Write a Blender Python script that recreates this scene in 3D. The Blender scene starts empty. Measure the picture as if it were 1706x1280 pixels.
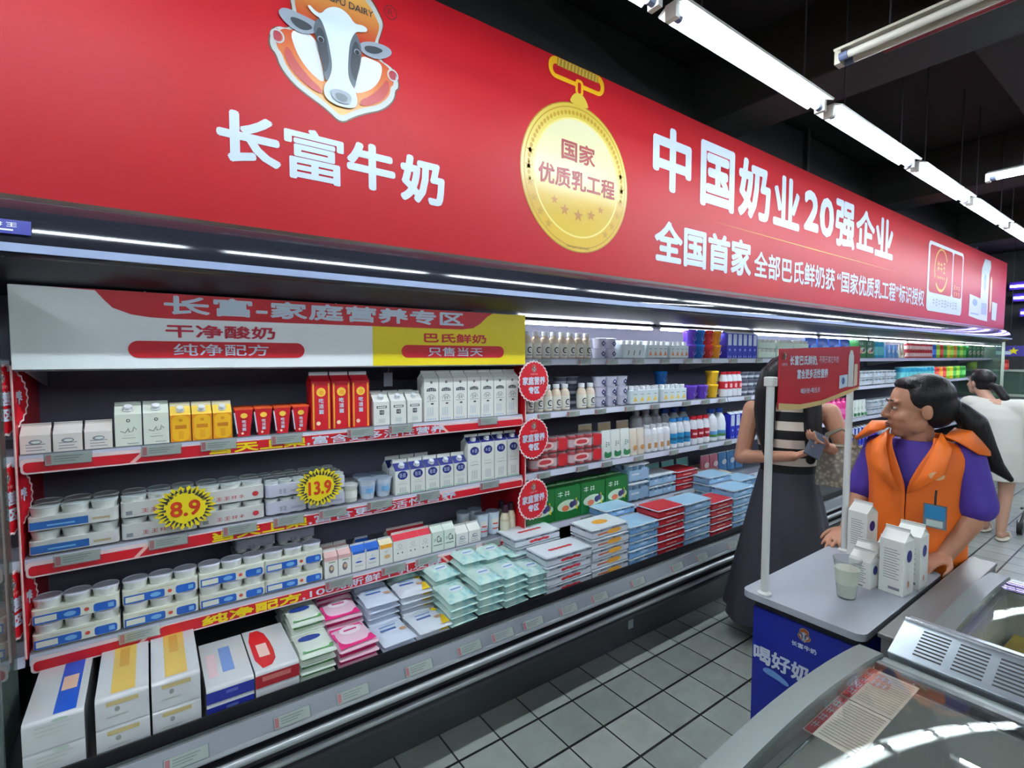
import bpy, bmesh, math, random
from mathutils import Vector, Matrix
random.seed(7)
SC = bpy.context.scene
COL = SC.collection
pi = math.pi

# ------------------------------------------------------------------ camera
F_PX, W_PX = 840.5, 1706.0
cam_d = bpy.data.cameras.new('camera')
cam_d.sensor_fit = 'HORIZONTAL'; cam_d.sensor_width = 36.0
cam_d.lens = 36.0 * F_PX / W_PX
cam_d.clip_start = 0.02; cam_d.clip_end = 80
cam = bpy.data.objects.new('camera', cam_d); COL.objects.link(cam)
yaw, pitch, roll = math.radians(35.8276), math.radians(3.1473), math.radians(0.085)
fw = Vector((math.cos(pitch)*math.sin(yaw), math.cos(pitch)*math.cos(yaw), -math.sin(pitch)))
rt = Vector((math.cos(yaw), -math.sin(yaw), 0)); up = rt.cross(fw)
r2 = rt*math.cos(roll) + up*math.sin(roll); u2 = -rt*math.sin(roll) + up*math.cos(roll)
CAM_H = 1.629
cam.matrix_world = Matrix(((r2.x, u2.x, -fw.x, 0), (r2.y, u2.y, -fw.y, 0), (r2.z, u2.z, -fw.z, CAM_H), (0, 0, 0, 1)))
SC.camera = cam

# ------------------------------------------------------------------ world and exposure
wd = bpy.data.worlds.new('world'); SC.world = wd; wd.use_nodes = True
wd.node_tree.nodes['Background'].inputs[0].default_value = (0.75, 0.82, 0.9, 1)
wd.node_tree.nodes['Background'].inputs[1].default_value = 0.02
SC.view_settings.view_transform = 'Standard'; SC.view_settings.look = 'None'
SC.view_settings.gamma = 1.0; SC.view_settings.use_curve_mapping = False
SC.view_settings.exposure = 1.3
TUBE_POWER = 42.0      # strength of the fluorescent tubes of the shop
LED_POWER = 24.0        # strength of the LED tubes inside the display case

# ------------------------------------------------------------------ materials
def lin(c):
    c = c/255.0
    return c/12.92 if c <= 0.04045 else ((c+0.055)/1.055)**2.4
def rgb(r, g, b): return (lin(r), lin(g), lin(b), 1.0)
MATS = {}
def mat(name, col=(200, 200, 200), rough=0.5, metal=0.0, spec=0.5, emit=0.0, coat=0.0, bump=0.0, bscale=60, var=0.0):
    if name in MATS: return MATS[name]
    m = bpy.data.materials.new(name); m.use_nodes = True
    nt = m.node_tree; b = nt.nodes['Principled BSDF']
    c = rgb(*col)
    b.inputs['Base Color'].default_value = c
    b.inputs['Roughness'].default_value = rough
    b.inputs['Metallic'].default_value = metal
    b.inputs['Specular IOR Level'].default_value = spec
    if coat: b.inputs['Coat Weight'].default_value = coat; b.inputs['Coat Roughness'].default_value = 0.08
    if emit:
        b.inputs['Emission Color'].default_value = c; b.inputs['Emission Strength'].default_value = emit
    if bump or var:
        tc = nt.nodes.new('ShaderNodeTexCoord'); nz = nt.nodes.new('ShaderNodeTexNoise')
        nz.inputs['Scale'].default_value = bscale; nz.inputs['Detail'].default_value = 3
        nt.links.new(tc.outputs['Object'], nz.inputs['Vector'])
        if bump:
            bp = nt.nodes.new('ShaderNodeBump'); bp.inputs['Strength'].default_value = bump; bp.inputs['Distance'].default_value = 0.01
            nt.links.new(nz.outputs['Fac'], bp.inputs['Height']); nt.links.new(bp.outputs['Normal'], b.inputs['Normal'])
        if var:
            mx = nt.nodes.new('ShaderNodeMix'); mx.data_type = 'RGBA'
            mx.inputs[6].default_value = tuple(v*(1-var) for v in c[:3]) + (1,)
            mx.inputs[7].default_value = tuple(min(1, v*(1+var)) for v in c[:3]) + (1,)
            nt.links.new(nz.outputs['Fac'], mx.inputs[0]); nt.links.new(mx.outputs[2], b.inputs['Base Color'])
    MATS[name] = m
    return m
def C(r, g, b, rough=0.4, **k): return mat('print_%d_%d_%d_%d' % (r, g, b, int(rough*100)), (r, g, b), rough, **k)

def glass(name, tint=(215, 235, 230), clear=0.8, rough=0.02, ior=1.45):
    if name in MATS: return MATS[name]
    m = bpy.data.materials.new(name); m.use_nodes = True; nt = m.node_tree; nt.nodes.clear()
    o = nt.nodes.new('ShaderNodeOutputMaterial'); tr = nt.nodes.new('ShaderNodeBsdfTransparent'); gl = nt.nodes.new('ShaderNodeBsdfGlossy')
    mx = nt.nodes.new('ShaderNodeMixShader'); lw = nt.nodes.new('ShaderNodeLayerWeight'); df = nt.nodes.new('ShaderNodeBsdfDiffuse'); m2 = nt.nodes.new('ShaderNodeMixShader')
    pw = nt.nodes.new('ShaderNodeMath'); pw.operation = 'POWER'; pw.inputs[1].default_value = 4.0; ma = nt.nodes.new('ShaderNodeMath'); ma.operation = 'MULTIPLY_ADD'; ma.inputs[1].default_value = 0.7; ma.inputs[2].default_value = ((ior-1)/(ior+1))**2*1.6
    lw.inputs[0].default_value = 0.5
    tr.inputs[0].default_value = rgb(*tint); df.inputs[0].default_value = rgb(*tint); m2.inputs[0].default_value = 1-clear
    gl.inputs['Roughness'].default_value = rough
    nt.links.new(tr.outputs[0], m2.inputs[1]); nt.links.new(df.outputs[0], m2.inputs[2])
    nt.links.new(lw.outputs['Facing'], pw.inputs[0]); nt.links.new(pw.outputs[0], ma.inputs[0])
    nt.links.new(ma.outputs[0], mx.inputs[0]); nt.links.new(m2.outputs[0], mx.inputs[1]); nt.links.new(gl.outputs[0], mx.inputs[2])
    nt.links.new(mx.outputs[0], o.inputs[0])
    MATS[name] = m
    return m

def floor_tile_material():
    m = bpy.data.materials.new('floor_tiles'); m.use_nodes = True; nt = m.node_tree; b = nt.nodes['Principled BSDF']
    N = nt.nodes.new; L = nt.links.new
    geo = N('ShaderNodeNewGeometry'); sep = N('ShaderNodeSeparateXYZ'); L(geo.outputs['Position'], sep.inputs[0])
    def op(o, a, bb=None):
        n = N('ShaderNodeMath'); n.operation = o
        for i, v in enumerate((a, bb)):
            if v is None: continue
            if hasattr(v, 'links'): L(v, n.inputs[i])
            else: n.inputs[i].default_value = v
        return n.outputs[0]
    T = 0.205
    def cell(s, off):
        u = op('DIVIDE', op('SUBTRACT', s, off - 40*T), T)
        fr = op('FRACT', u); d = op('MINIMUM', fr, op('SUBTRACT', 1.0, fr))
        return op('FLOOR', u), d
    cx, dx = cell(sep.outputs[0], 0.1465); cy, dy = cell(sep.outputs[1], 0.06)
    gx = op('LESS_THAN', dx, 0.019); gy = op('LESS_THAN', dy, 0.028)
    g = op('MAXIMUM', gx, gy)
    cmb = N('ShaderNodeCombineXYZ'); L(cx, cmb.inputs[0]); L(cy, cmb.inputs[1])
    wn = N('ShaderNodeTexWhiteNoise'); wn.noise_dimensions = '3D'; L(cmb.outputs[0], wn.inputs['Vector'])
    ramp = N('ShaderNodeValToRGB'); L(wn.outputs['Value'], ramp.inputs[0])
    ramp.color_ramp.elements[0].color = rgb(142, 149, 142); ramp.color_ramp.elements[1].color = rgb(164, 170, 161)
    nz = N('ShaderNodeTexNoise'); nz.inputs['Scale'].default_value = 9; L(geo.outputs['Position'], nz.inputs['Vector'])
    mul = N('ShaderNodeMix'); mul.data_type = 'RGBA'; mul.blend_type = 'MULTIPLY'; mul.inputs[0].default_value = 0.25
    L(ramp.outputs[0], mul.inputs[6]); L(nz.outputs['Fac'], mul.inputs[7])
    mx = N('ShaderNodeMix'); mx.data_type = 'RGBA'; L(g, mx.inputs[0]); L(mul.outputs[2], mx.inputs[6]); mx.inputs[7].default_value = rgb(26, 30, 27)
    L(mx.outputs[2], b.inputs['Base Color'])
    b.inputs['Roughness'].default_value = 0.32
    bp = N('ShaderNodeBump'); bp.inputs['Strength'].default_value = 0.4; bp.inputs['Distance'].default_value = 0.004; L(op('SUBTRACT', 1.0, g), bp.inputs['Height']); L(bp.outputs[0], b.inputs['Normal'])
    return m

# frequently used materials
M_BLACK = mat('black_lacquer', (30, 31, 36), 0.22, spec=0.6)
M_BLACKM = mat('black_matt', (34, 34, 40), 0.6)
M_BACK = mat('case_back_navy', (112, 112, 132), 0.55)
M_ALU = mat('aluminium', (190, 195, 200), 0.3, metal=0.9)
M_STEEL = mat('stainless', (205, 208, 212), 0.22, metal=1.0)
M_GREYP = mat('grey_plastic', (150, 156, 160), 0.45)
M_SHELF = mat('shelf_rail_grey', (178, 182, 196), 0.4)
M_WHITE = mat('white_plastic', (226, 229, 232), 0.4)
M_WHITEP = mat('white_board', (244, 248, 248), 0.45)
M_CREAM = mat('carton_white', (228, 230, 222), 0.42, var=0.04, bscale=30)
M_RED = mat('print_red', (204, 22, 38), 0.38)
M_DRED = mat('print_dark_red', (182, 18, 36), 0.4)
M_YEL = mat('print_yellow', (238, 214, 20), 0.4)
M_LETTER = mat('letter_white', (206, 218, 232), 0.5)
M_NAVY = mat('print_navy', (30, 38, 120), 0.4)
M_INK = mat('print_ink', (52, 56, 66), 0.5)
M_GREYINK = mat('print_grey_ink', (128, 134, 142), 0.5)
M_GOLD = mat('print_gold', (226, 178, 40), 0.35)
M_BLUE = mat('print_blue', (32, 96, 190), 0.4)
M_LBLUE = mat('print_light_blue', (120, 178, 224), 0.4)
M_CLEAR = glass('clear_plastic', (244, 246, 246), 0.96, 0.06)
M_FILM = glass('shrink_film', (245, 248, 250), 0.94, 0.12, 1.3)
M_GLASS = glass('freezer_glass', (242, 244, 242), 0.985, 0.012, 1.45)
M_GLASS2 = glass('end_glass', (190, 215, 200), 0.86, 0.02, 1.45)

# ------------------------------------------------------------------ mesh builder
def chaikin(p, n=2):
    for _ in range(n):
        q = []
        for i in range(len(p)):
            a, b = Vector(p[i]), Vector(p[(i+1) % len(p)])
            q += [tuple(a*0.75+b*0.25), tuple(a*0.25+b*0.75)]
        p = q
    return p
TXT = {}
def text_geo(s, bold):
    k = (s, bold)
    if k in TXT: return TXT[k]
    c = bpy.data.curves.new('t', 'FONT'); c.body = s; c.offset = bold; c.resolution_u = 3; c.fill_mode = 'FRONT'
    o = bpy.data.objects.new('t', c); COL.objects.link(o)
    dg = bpy.context.evaluated_depsgraph_get()
    me = bpy.data.meshes.new_from_object(o.evaluated_get(dg))
    vs = [(v.co.x, v.co.y) for v in me.vertices]; fs = [tuple(p.vertices) for p in me.polygons]
    bpy.data.objects.remove(o); bpy.data.curves.remove(c); bpy.data.meshes.remove(me)
    x0, x1 = min(v[0] for v in vs), max(v[0] for v in vs); y0, y1 = min(v[1] for v in vs), max(v[1] for v in vs)
    vs = [((v[0]-x0)/(x1-x0), (v[1]-y0)/(y1-y0)) for v in vs]
    TXT[k] = (vs, fs)
    return TXT[k]

class MB:
    def __init__(s): s.v = []; s.f = []; s.m = []; s.mats = []
    def mi(s, m):
        if m not in s.mats: s.mats.append(m)
        return s.mats.index(m)
    def add(s, vs, fs, m):
        o = len(s.v); s.v += [tuple(v) for v in vs]; k = s.mi(m)
        for f in fs: s.f.append(tuple(i+o for i in f)); s.m.append(k)
        return s
    def box(s, x0, x1, y0, y1, z0, z1, m):
        return s.add([(x0, y0, z0), (x1, y0, z0), (x1, y1, z0), (x0, y1, z0), (x0, y0, z1), (x1, y0, z1), (x1, y1, z1), (x0, y1, z1)],
                     [(3, 2, 1, 0), (4, 5, 6, 7), (0, 1, 5, 4), (1, 2, 6, 5), (2, 3, 7, 6), (3, 0, 4, 7)], m)
    def rbox(s, x0, x1, y0, y1, z0, z1, r, m, n=4):
        pts = []
        for (cx, cy, a0) in ((x1-r, y1-r, 0), (x0+r, y1-r, 90), (x0+r, y0+r, 180), (x1-r, y0+r, 270)):
            for i in range(n+1):
                a = math.radians(a0+90*i/n); pts.append((cx+r*math.cos(a), cy+r*math.sin(a)))
        return s.prism([(p[0], p[1], z0) for p in pts], (0, 0, z1-z0), m)
    def prism(s, poly, vec, m, mcap=None):
        n = len(poly); a = [Vector(p) for p in poly]; v = Vector(vec)
        s.add(a+[p+v for p in a], [(i, (i+1) % n, n+(i+1) % n, n+i) for i in range(n)], m)
        return s.add(a+[p+v for p in a], [tuple(range(n-1, -1, -1)), tuple(range(n, 2*n))], mcap or m)
    def lathe(s, prof, n, m, cx=0, cy=0, ms=None, sx=1.0, sy=1.0):
        vs = []
        for r, z in prof:
            for i in range(n):
                a = 2*pi*(i+0.5)/n; vs.append((cx+r*sx*math.cos(a), cy+r*sy*math.sin(a), z))
        for j in range(len(prof)-1):
            s.add(vs[j*n:(j+2)*n], [(i, (i+1) % n, n+(i+1) % n, n+i) for i in range(n)], ms[j] if ms else m)
        if prof[0][0] > 1e-5: s.add(vs[:n], [tuple(range(n-1, -1, -1))], ms[0] if ms else m)
        if prof[-1][0] > 1e-5: s.add(vs[-n:], [tuple(range(n))], ms[-1] if ms else m)
        return s
    def tube(s, pts, r, m, n=8, closed=False):
        P = [Vector(p) for p in pts]; k = len(P); rings = []
        rr = r if isinstance(r, (list, tuple)) else [r]*k
        ref = None
        for i in range(k):
            t = (P[(i+1) % k]-P[i-1]) if closed else (P[min(i+1, k-1)]-P[max(i-1, 0)])
            t.normalize()
            if ref is None: ref = t.orthogonal().normalized()
            ref = (ref-t*ref.dot(t)).normalized(); b = t.cross(ref)
            rings.append([P[i]+(ref*math.cos(2*pi*j/n)+b*math.sin(2*pi*j/n))*rr[i] for j in range(n)])
        vs = [p for g in rings for p in g]; fs = []
        for i in range(k if closed else k-1):
            a, b2 = i*n, ((i+1) % k)*n
            for j in range(n): fs.append((a+j, a+(j+1) % n, b2+(j+1) % n, b2+j))
        if not closed: fs += [tuple(range(n-1, -1, -1)), tuple(range((k-1)*n, k*n))]
        return s.add(vs, fs, m)
    def ell(s, c, r, m, n=16, k=10, R=None):
        vs = []; R = R or Matrix.Identity(3)
        for j in range(k+1):
            t = pi*j/k
            for i in range(n):
                a = 2*pi*i/n
                vs.append(R @ Vector((r[0]*math.sin(t)*math.cos(a), r[1]*math.sin(t)*math.sin(a), -r[2]*math.cos(t))) + Vector(c))
        return s.add(vs, [(j*n+i, j*n+(i+1) % n, (j+1)*n+(i+1) % n, (j+1)*n+i) for j in range(k) for i in range(n)], m)
    # flat print helpers on a plane: o origin, ux right, uz up, both unit vectors
    def poly(s, pts, m, o=(0, 0, 0), ux=(1, 0, 0), uz=(0, 0, 1)):
        o = Vector(o); ux = Vector(ux); uz = Vector(uz)
        return s.add([o+ux*p[0]+uz*p[1] for p in pts], [tuple(range(len(pts)))], m)
    def rect(s, x0, x1, z0, z1, m, y=0.0):
        return s.poly([(x0, z0), (x1, z0), (x1, z1), (x0, z1)], m, (0, y, 0))
    def disc(s, cx, cz, rx, rz, m, y=0.0, n=20, o=None, ux=(1, 0, 0), uz=(0, 0, 1)):
        return s.poly([(cx+rx*math.cos(2*pi*i/n), cz+rz*math.sin(2*pi*i/n)) for i in range(n)], m, o or (0, y, 0), ux, uz)
    def ring(s, cx, cz, r0, r1, m, o, ux=(1, 0, 0), uz=(0, 0, 1), n=40, a0=0, a1=2*pi):
        o = Vector(o); ux = Vector(ux); uz = Vector(uz); vs = []
        for i in range(n+1):
            a = a0+(a1-a0)*i/n
            for r in (r0, r1): vs.append(o+ux*(cx+r*math.cos(a))+uz*(cz+r*math.sin(a)))
        return s.add(vs, [(2*i, 2*i+1, 2*i+3, 2*i+2) for i in range(n)], m)
    def text(s, t, x0, x1, z0, z1, m, o=(0, 0, 0), ux=(1, 0, 0), uz=(0, 0, 1), bold=0.0):
        vs, fs = text_geo(t, 0.0); o = Vector(o); ux = Vector(ux); uz = Vector(uz)
        nn = ux.cross(uz); r = bold*(z1-z0)*1.05; W, H_ = x1-x0-2*r, z1-z0-2*r
        for k in range(8 if bold else 1):   # heavier strokes: the same strokes laid out around a small circle
            dx, dz = (r+r*math.cos(k*pi/4), r+r*math.sin(k*pi/4)) if bold else (0, 0)
            s.add([o+nn*(k*1e-4)+ux*(x0+dx+W*a)+uz*(z0+dz+H_*b) for a, b in vs], fs, m)
        return s
    def scrawl(s, n, x0, x1, z0, z1, m, o=(0, 0, 0), ux=(1, 0, 0), uz=(0, 0, 1), bold=0.0, tall=False):
        """small print too fine to read: n clusters of short strokes"""
        o = Vector(o); ux = Vector(ux); uz = Vector(uz); w = (x1-x0)/n; h = z1-z0; rg = random.Random(n*7+int(abs(x0)*1e4))
        def bar(a, b, c, d): s.add([o+ux*a+uz*c, o+ux*b+uz*c, o+ux*b+uz*d, o+ux*a+uz*d], [(0, 1, 2, 3)], m)
        for i in range(n):
            a, b = x0+w*(i+.08), x0+w*(i+.9); t = h*.13; k = (b-a)*.15
            for f in ((.86, .45, .0) if rg.random() < .5 else (.7, .3)): bar(a+rg.random()*k, b-rg.random()*k, z0+h*f, z0+h*f+t)
            for f in ((.5,) if rg.random() < .5 else (.2, .72)): bar(a+(b-a)*f-k*.4, a+(b-a)*f+k*.4, z0+h*rg.random()*.15, z1)
        return s
    def xf(s, M, i0=0):
        s.v = s.v[:i0]+[tuple(M @ Vector(v)) for v in s.v[i0:]]
        return s
    def mesh(s, name, smooth=0.6):
        me = bpy.data.meshes.new(name); me.from_pydata(s.v, [], s.f)
        for m in s.mats: me.materials.append(m)
        me.polygons.foreach_set('material_index', s.m)
        me.update()
        if smooth:
            me.polygons.foreach_set('use_smooth', [True]*len(me.polygons)); me.set_sharp_from_angle(angle=smooth)
        return me

def obj(name, mb, parent=None, bevel=0.0, loc=None):
    me = mb.mesh(name) if isinstance(mb, MB) else mb
    o = bpy.data.objects.new(name, me); COL.objects.link(o)
    if parent is not None: o.parent = parent
    if loc: o.location = loc
    if bevel:
        b = o.modifiers.new('bevel', 'BEVEL'); b.width = bevel; b.segments = 2; b.limit_method = 'ANGLE'; b.angle_limit = 0.6
    return o
def tag(o, label, cat, group=None, kind=None):
    o['label'] = label; o['category'] = cat
    if group: o['group'] = group
    if kind: o['kind'] = kind
    return o
def thing(name, label, cat, loc=(0, 0, 0), rz=0.0, group=None):
    o = bpy.data.objects.new(name, None); COL.objects.link(o); o.empty_display_size = 0.05
    o.location = loc; o.rotation_euler = (0, 0, rz)
    return tag(o, label, cat, group)
def struct(name, mb, bevel=0.0):
    o = obj(name, mb, None, bevel); o['kind'] = 'structure'
    return o
# a prototype is (name, [(part, mesh, [(subpart, mesh)...])...]); spawn copies share the meshes
def spawn(proto, loc, label, cat, group=None, rz=0.0):
    name, parts = proto
    r = thing(name, label, cat, loc, rz, group)
    for p in parts:
        o = obj(p[0], p[1], r)
        for q in (p[2] if len(p) > 2 else ()): obj(q[0], q[1], o)
    return r
ORD = ['first', 'second', 'third', 'fourth', 'fifth', 'sixth', 'seventh', 'eighth', 'ninth', 'tenth', 'eleventh', 'twelfth', 'thirteenth', 'fourteenth', 'fifteenth']
NUM = {1: 'one', 2: 'two', 3: 'three', 4: 'four', 5: 'five', 6: 'six', 7: 'seven', 8: 'eight', 9: 'nine', 10: 'ten', 12: 'twelve', 14: 'fourteen'}
def nth(i, n):
    if n == 1: return 'single'
    if n == 2: return ('leftmost', 'rightmost')[i]
    if i == 0: return 'leftmost'
    if i == n-1: return 'rightmost'
    if n == 3: return 'middle'
    return ORD[i] + ' from left'
def row(proto, n, x0, x1, y, z, desc, where, cat, group, jit=0.0, rz=0.0):
    p = (x1-x0)/n
    for i in range(n):
        k = nth(i, n)
        lab = '%s %s' % (desc, where) if n == 1 else ('%s, %s of %s, %s' % (desc, k, NUM[n], where) if 'from' in k else '%s %s of %s %s' % (k, desc, NUM[n], where))
        spawn(proto, (x0+p*(i+0.5), y+random.uniform(-jit, jit), z), lab, cat, group, rz+random.uniform(-jit, jit)*2)

exec_parts = []
# ------------------------------------------------------------------ room
Xa, Xb, Ya, Yb, ZC = -4.0, 14.2, -6.5, 3.4, 3.75
struct('floor', MB().box(Xa, Xb, Ya, Yb, -0.05, 0, floor_tile_material()))
M_CEIL = mat('ceiling_dark', (20, 18, 16), 0.9, var=0.3, bscale=1.5)
struct('ceiling', MB().box(Xa, Xb, Ya, Yb, ZC, ZC+0.05, M_CEIL))
M_WALLD = mat('wall_dark_grey', (92, 94, 92), 0.8, var=0.08, bscale=2)
struct('wall_back', MB().box(Xa, Xb, Yb, Yb+0.08, 0, ZC, mat('wall_back_dark', (58, 58, 56), 0.85)))
struct('wall_right', MB().box(Xb, Xb+0.08, Ya, Yb, 0, ZC, M_WALLD))
struct('wall_left', MB().box(Xa-0.08, Xa, Ya, Yb, 0, ZC, mat('wall_side_grey', (120, 122, 120), 0.8)))
struct('wall_front', MB().box(Xa, Xb, Ya-0.08, Ya, 0, ZC, mat('wall_side_grey', (120, 122, 120), 0.8)))
M_BEAM = mat('beam_olive', (30, 28, 22), 0.85, var=0.2, bscale=3)
for i, x in enumerate((3.3, 6.6, 9.9)):
    struct('trim_%d' % (i+1), MB().box(x, x+0.42, Ya, Yb, 3.3, ZC-0.001, M_BEAM), 0.01)
struct('trim_4', MB().box(Xa, Xb, 0.55, 0.9, 3.42, ZC-0.002, M_BEAM), 0.01)
pr = obj('ceiling_pipe', MB().tube([(2.95, 1.0, 3.12), (2.97, -0.5, 3.12), (2.99, -4, 3.12)], 0.018, mat('pipe_red', (120, 24, 34), 0.5)))
tag(pr, 'thin red sprinkler pipe running under the dark ceiling', 'pipe')
du = thing('ventilation_duct', 'dark metal duct high behind the red fascia sign', 'duct')
obj('duct_body', MB().box(0.0, 11.0, 2.3, 2.9, 3.3, 3.7, mat('duct_dark', (34, 33, 30), 0.6)), du, 0.01)
obj('flange', MB().box(5.0, 5.05, 2.27, 2.93, 3.27, 3.73, mat('duct_flange', (54, 52, 48), 0.5)), du)

# ------------------------------------------------------------------ fluorescent battens
M_TUBE = mat('tube_light', (230, 242, 255), 0.3, emit=TUBE_POWER)
M_TUBE_OFF = mat('tube_unlit', (205, 200, 186), 0.3)
M_BATTEN = mat('batten_white', (222, 224, 216), 0.4)
M_BATTEN2 = mat('batten_cream', (176, 170, 150), 0.45)
M_ENDCAP = mat('lamp_endcap', (90, 100, 130), 0.4)
def batten(length, lit):
    m = M_BATTEN if lit else M_BATTEN2
    h = length/2
    prof = [(-0.062, 0.030), (-0.066, 0.038), (-0.024, 0.06), (0.024, 0.06), (0.066, 0.038), (0.062, 0.030), (0.026, 0.046), (-0.026, 0.046)]
    hb = MB().prism([(-h, p[0], p[1]) for p in prof], (2*h, 0, 0), m)
    tb = MB()
    for dy in ((0.0,) if lit else (-0.03, 0.03)):
        tb.tube([(-h+0.045, dy, 0.012), (h-0.045, dy, 0.012)], 0.015, M_TUBE if lit else M_TUBE_OFF, 12)
    caps = []
    for s in (-1, 1):
        cb = MB()
        for dy in ((0.0,) if lit else (-0.03, 0.03)):
            cb.tube([(s*(h-0.044), dy, 0.012), (s*(h-0.012), dy, 0.012)], 0.017, M_ENDCAP, 10)
        cb.box(s*h-0.012, s*h+0.012, -0.024, 0.024, -0.008, 0.05, m)
        caps.append(('end_cap', cb.mesh('end_cap')))
    rods = [('hanging_rod', MB().tube([(s*h*0.7, 0, 0.05), (s*h*0.7, 0, 0.84)], 0.004, M_BLACKM, 6).mesh('hanging_rod')) for s in (-1, 1)]
    return ('fluorescent_lamp', [('housing', hb.mesh('housing')), ('tube', tb.mesh('tube'))] + caps + rods)
LAMP = batten(1.21, True); LAMP_OFF = batten(1.21, False)
k = 0
for i in range(-3, 8):
    xc = 1.57+0.655+1.31*i
    lab = {-1: 'lit fluorescent batten mostly out of frame above the cow emblem', 0: 'nearest bright fluorescent batten above the big white characters'}.get(i)
    spawn(LAMP, (xc, 1.23, 2.885), lab or 'bright fluorescent batten, %s along the row in front of the red fascia' % ORD[i+3], 'lamp', 'lamps in the row before the fascia')
spawn(LAMP_OFF, (2.48, 0.40, 2.9), 'unlit cream twin tube batten hanging crosswise under the dark ceiling', 'lamp', None, pi/2)
spawn(LAMP, (4.97, 0.40, 2.9), 'lit batten hanging crosswise beyond the unlit one', 'lamp', None, pi/2)
for x, y in [(7.47, -0.4), (9.97, -0.4), (-1.8, -0.6)]+[(xx, yy) for yy in (-1.75, -3.2, -4.7) for xx in (-1.8, 0.0, 2.48, 4.97, 7.47)]:  # battens out of view, added as fill light for shelves and floor
    spawn(LAMP, (x, y, 2.9), 'unseen lit batten added as fill, hanging crosswise deeper in the shop', 'lamp', 'unseen fill lamps deeper in the shop', pi/2)

# ------------------------------------------------------------------ display case
CX0, CX1 = -1.35, 11.22
S_TOP = dict(S=1.617, A=1.327, B=1.005, C=0.703); DECK = 0.48
SF, SB = 2.10, 2.52           # shelf front and back
case = thing('refrigerated_display_case', 'long black open dairy display case with four shelves and bumper rails', 'display case', (0, 0, 0))
obj('back_panel', MB().box(CX0, CX1, SB, SB+0.05, 0.3, 2.07, M_BACK), case)
# lower body: cross section extruded along X
low = [(1.87, 0.0), (1.87, 0.19), (1.745, 0.235), (1.745, 0.40), (1.72, 0.42), (1.745, 0.475), (1.765, 0.475), (1.775, 0.462), (1.78, DECK-0.002), (SB, DECK-0.002), (SB, 0.0)]
obj('base', MB().prism([(CX0, p[0], p[1]) for p in low], (CX1-CX0, 0, 0), mat('case_base_black', (66, 70, 72), 0.4)), case, 0.004)
for z, y in ((0.365, 1.715), (0.30, 1.725)):
    rb = MB()
    rb.box(CX0, CX1, y-0.014, 1.748, z-0.02, z+0.02, M_BLACKM)
    rb.tube([(CX0, y-0.014, z+0.008), (CX1, y-0.014, z+0.008)], 0.0125, mat('rail_bright', (176, 182, 184), .28, metal=.5), 12)
    r = obj('bumper_rail', rb, case)
    r['label'] = 'chromed bumper rail on black carrier'
nb = MB().box(2.16, 2.20, 1.862, 1.869, 0.085, 0.135, M_GREYP)
obj('rating_plate', nb, case)
# price rail on the lip
pl = MB()
pl.prism([(CX0, 1.7155, 0.421), (CX0, 1.7395, 0.473), (CX0, 1.7375, 0.476), (CX0, 1.7125, 0.423)], (CX1-CX0, 0, 0), mat('lip_rail_grey', (136, 142, 148), 0.35, metal=0.3))
obj('lip_rail', pl, case)
obj('lip_edge', MB().tube([(CX0, 1.714, 0.414), (CX1, 1.714, 0.414)], 0.009, mat('rail_bright', (176, 182, 184), .28, metal=.5), 8), case)
# product fence on the deck front
obj('deck_fence', MB().box(CX0, CX1, 1.775, 1.781, 0.462, 0.51, mat('fence_black', (26, 26, 30), 0.35)), case)
# canopy
cp = [(2.0, 2.075), (1.955, 2.055), (1.915, 2.01), (1.892, 1.955), (1.885, 1.93), (1.885, 1.905), (1.90, 1.893), (2.055, 1.848), (2.12, 1.842), (SB, 1.842), (SB, 2.075)]
cb_ = MB().prism([(CX0, p[0], p[1]) for p in cp], (CX1-CX0, 0, 0), mat('canopy_black', (34, 36, 44), 0.09, spec=0.6))
ku = cb_.mi(mat('canopy_underside', (40, 38, 44), 0.42))
for i in range(6, 9): cb_.m[i] = ku
obj('canopy', cb_, case)
obj('canopy_lip', MB().box(CX0, CX1, 1.8815, 1.8845, 1.906, 1.929, mat('canopy_lip_grey', (150, 164, 196), 0.35)), case)
obj('canopy_trim', MB().box(CX0, CX1, 1.985, 2.0, 2.062, 2.08, mat('canopy_trim_dark', (60, 44, 34), 0.3)), case)
bd = MB().box(-0.42, -0.245, 1.887, 1.8905, 1.953, 1.992, mat('badge_blue', (28, 36, 132), 0.3))
bd.scrawl(5, -0.40, -0.27, 1.972, 1.984, M_WHITE, (0, 1.8862, 0), bold=0.02); bd.rect(-0.38, -0.28, 1.961, 1.9655, M_WHITE, 1.8862)
bd.v = [(v[0], v[1]+(v[2]-1.97)*0.28+0.003, v[2]) for v in bd.v]
bad = obj('badge', bd, case); bad['label'] = 'small blue badge with white lettering'
M_LED = mat('case_led', (236, 244, 255), 0.3, emit=LED_POWER)
for i in range(8):
    xa = 1.64+1.2*i
    obj('led_tube', MB().tube([(xa, 2.2, 1.812), (xa+1.1, 2.2, 1.812)], 0.0075, M_LED, 10), case)
    obj('led_holder', MB().box(xa-0.03, xa+1.13, 2.185, 2.215, 1.825, 1.842, M_BLACKM), case)
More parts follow.
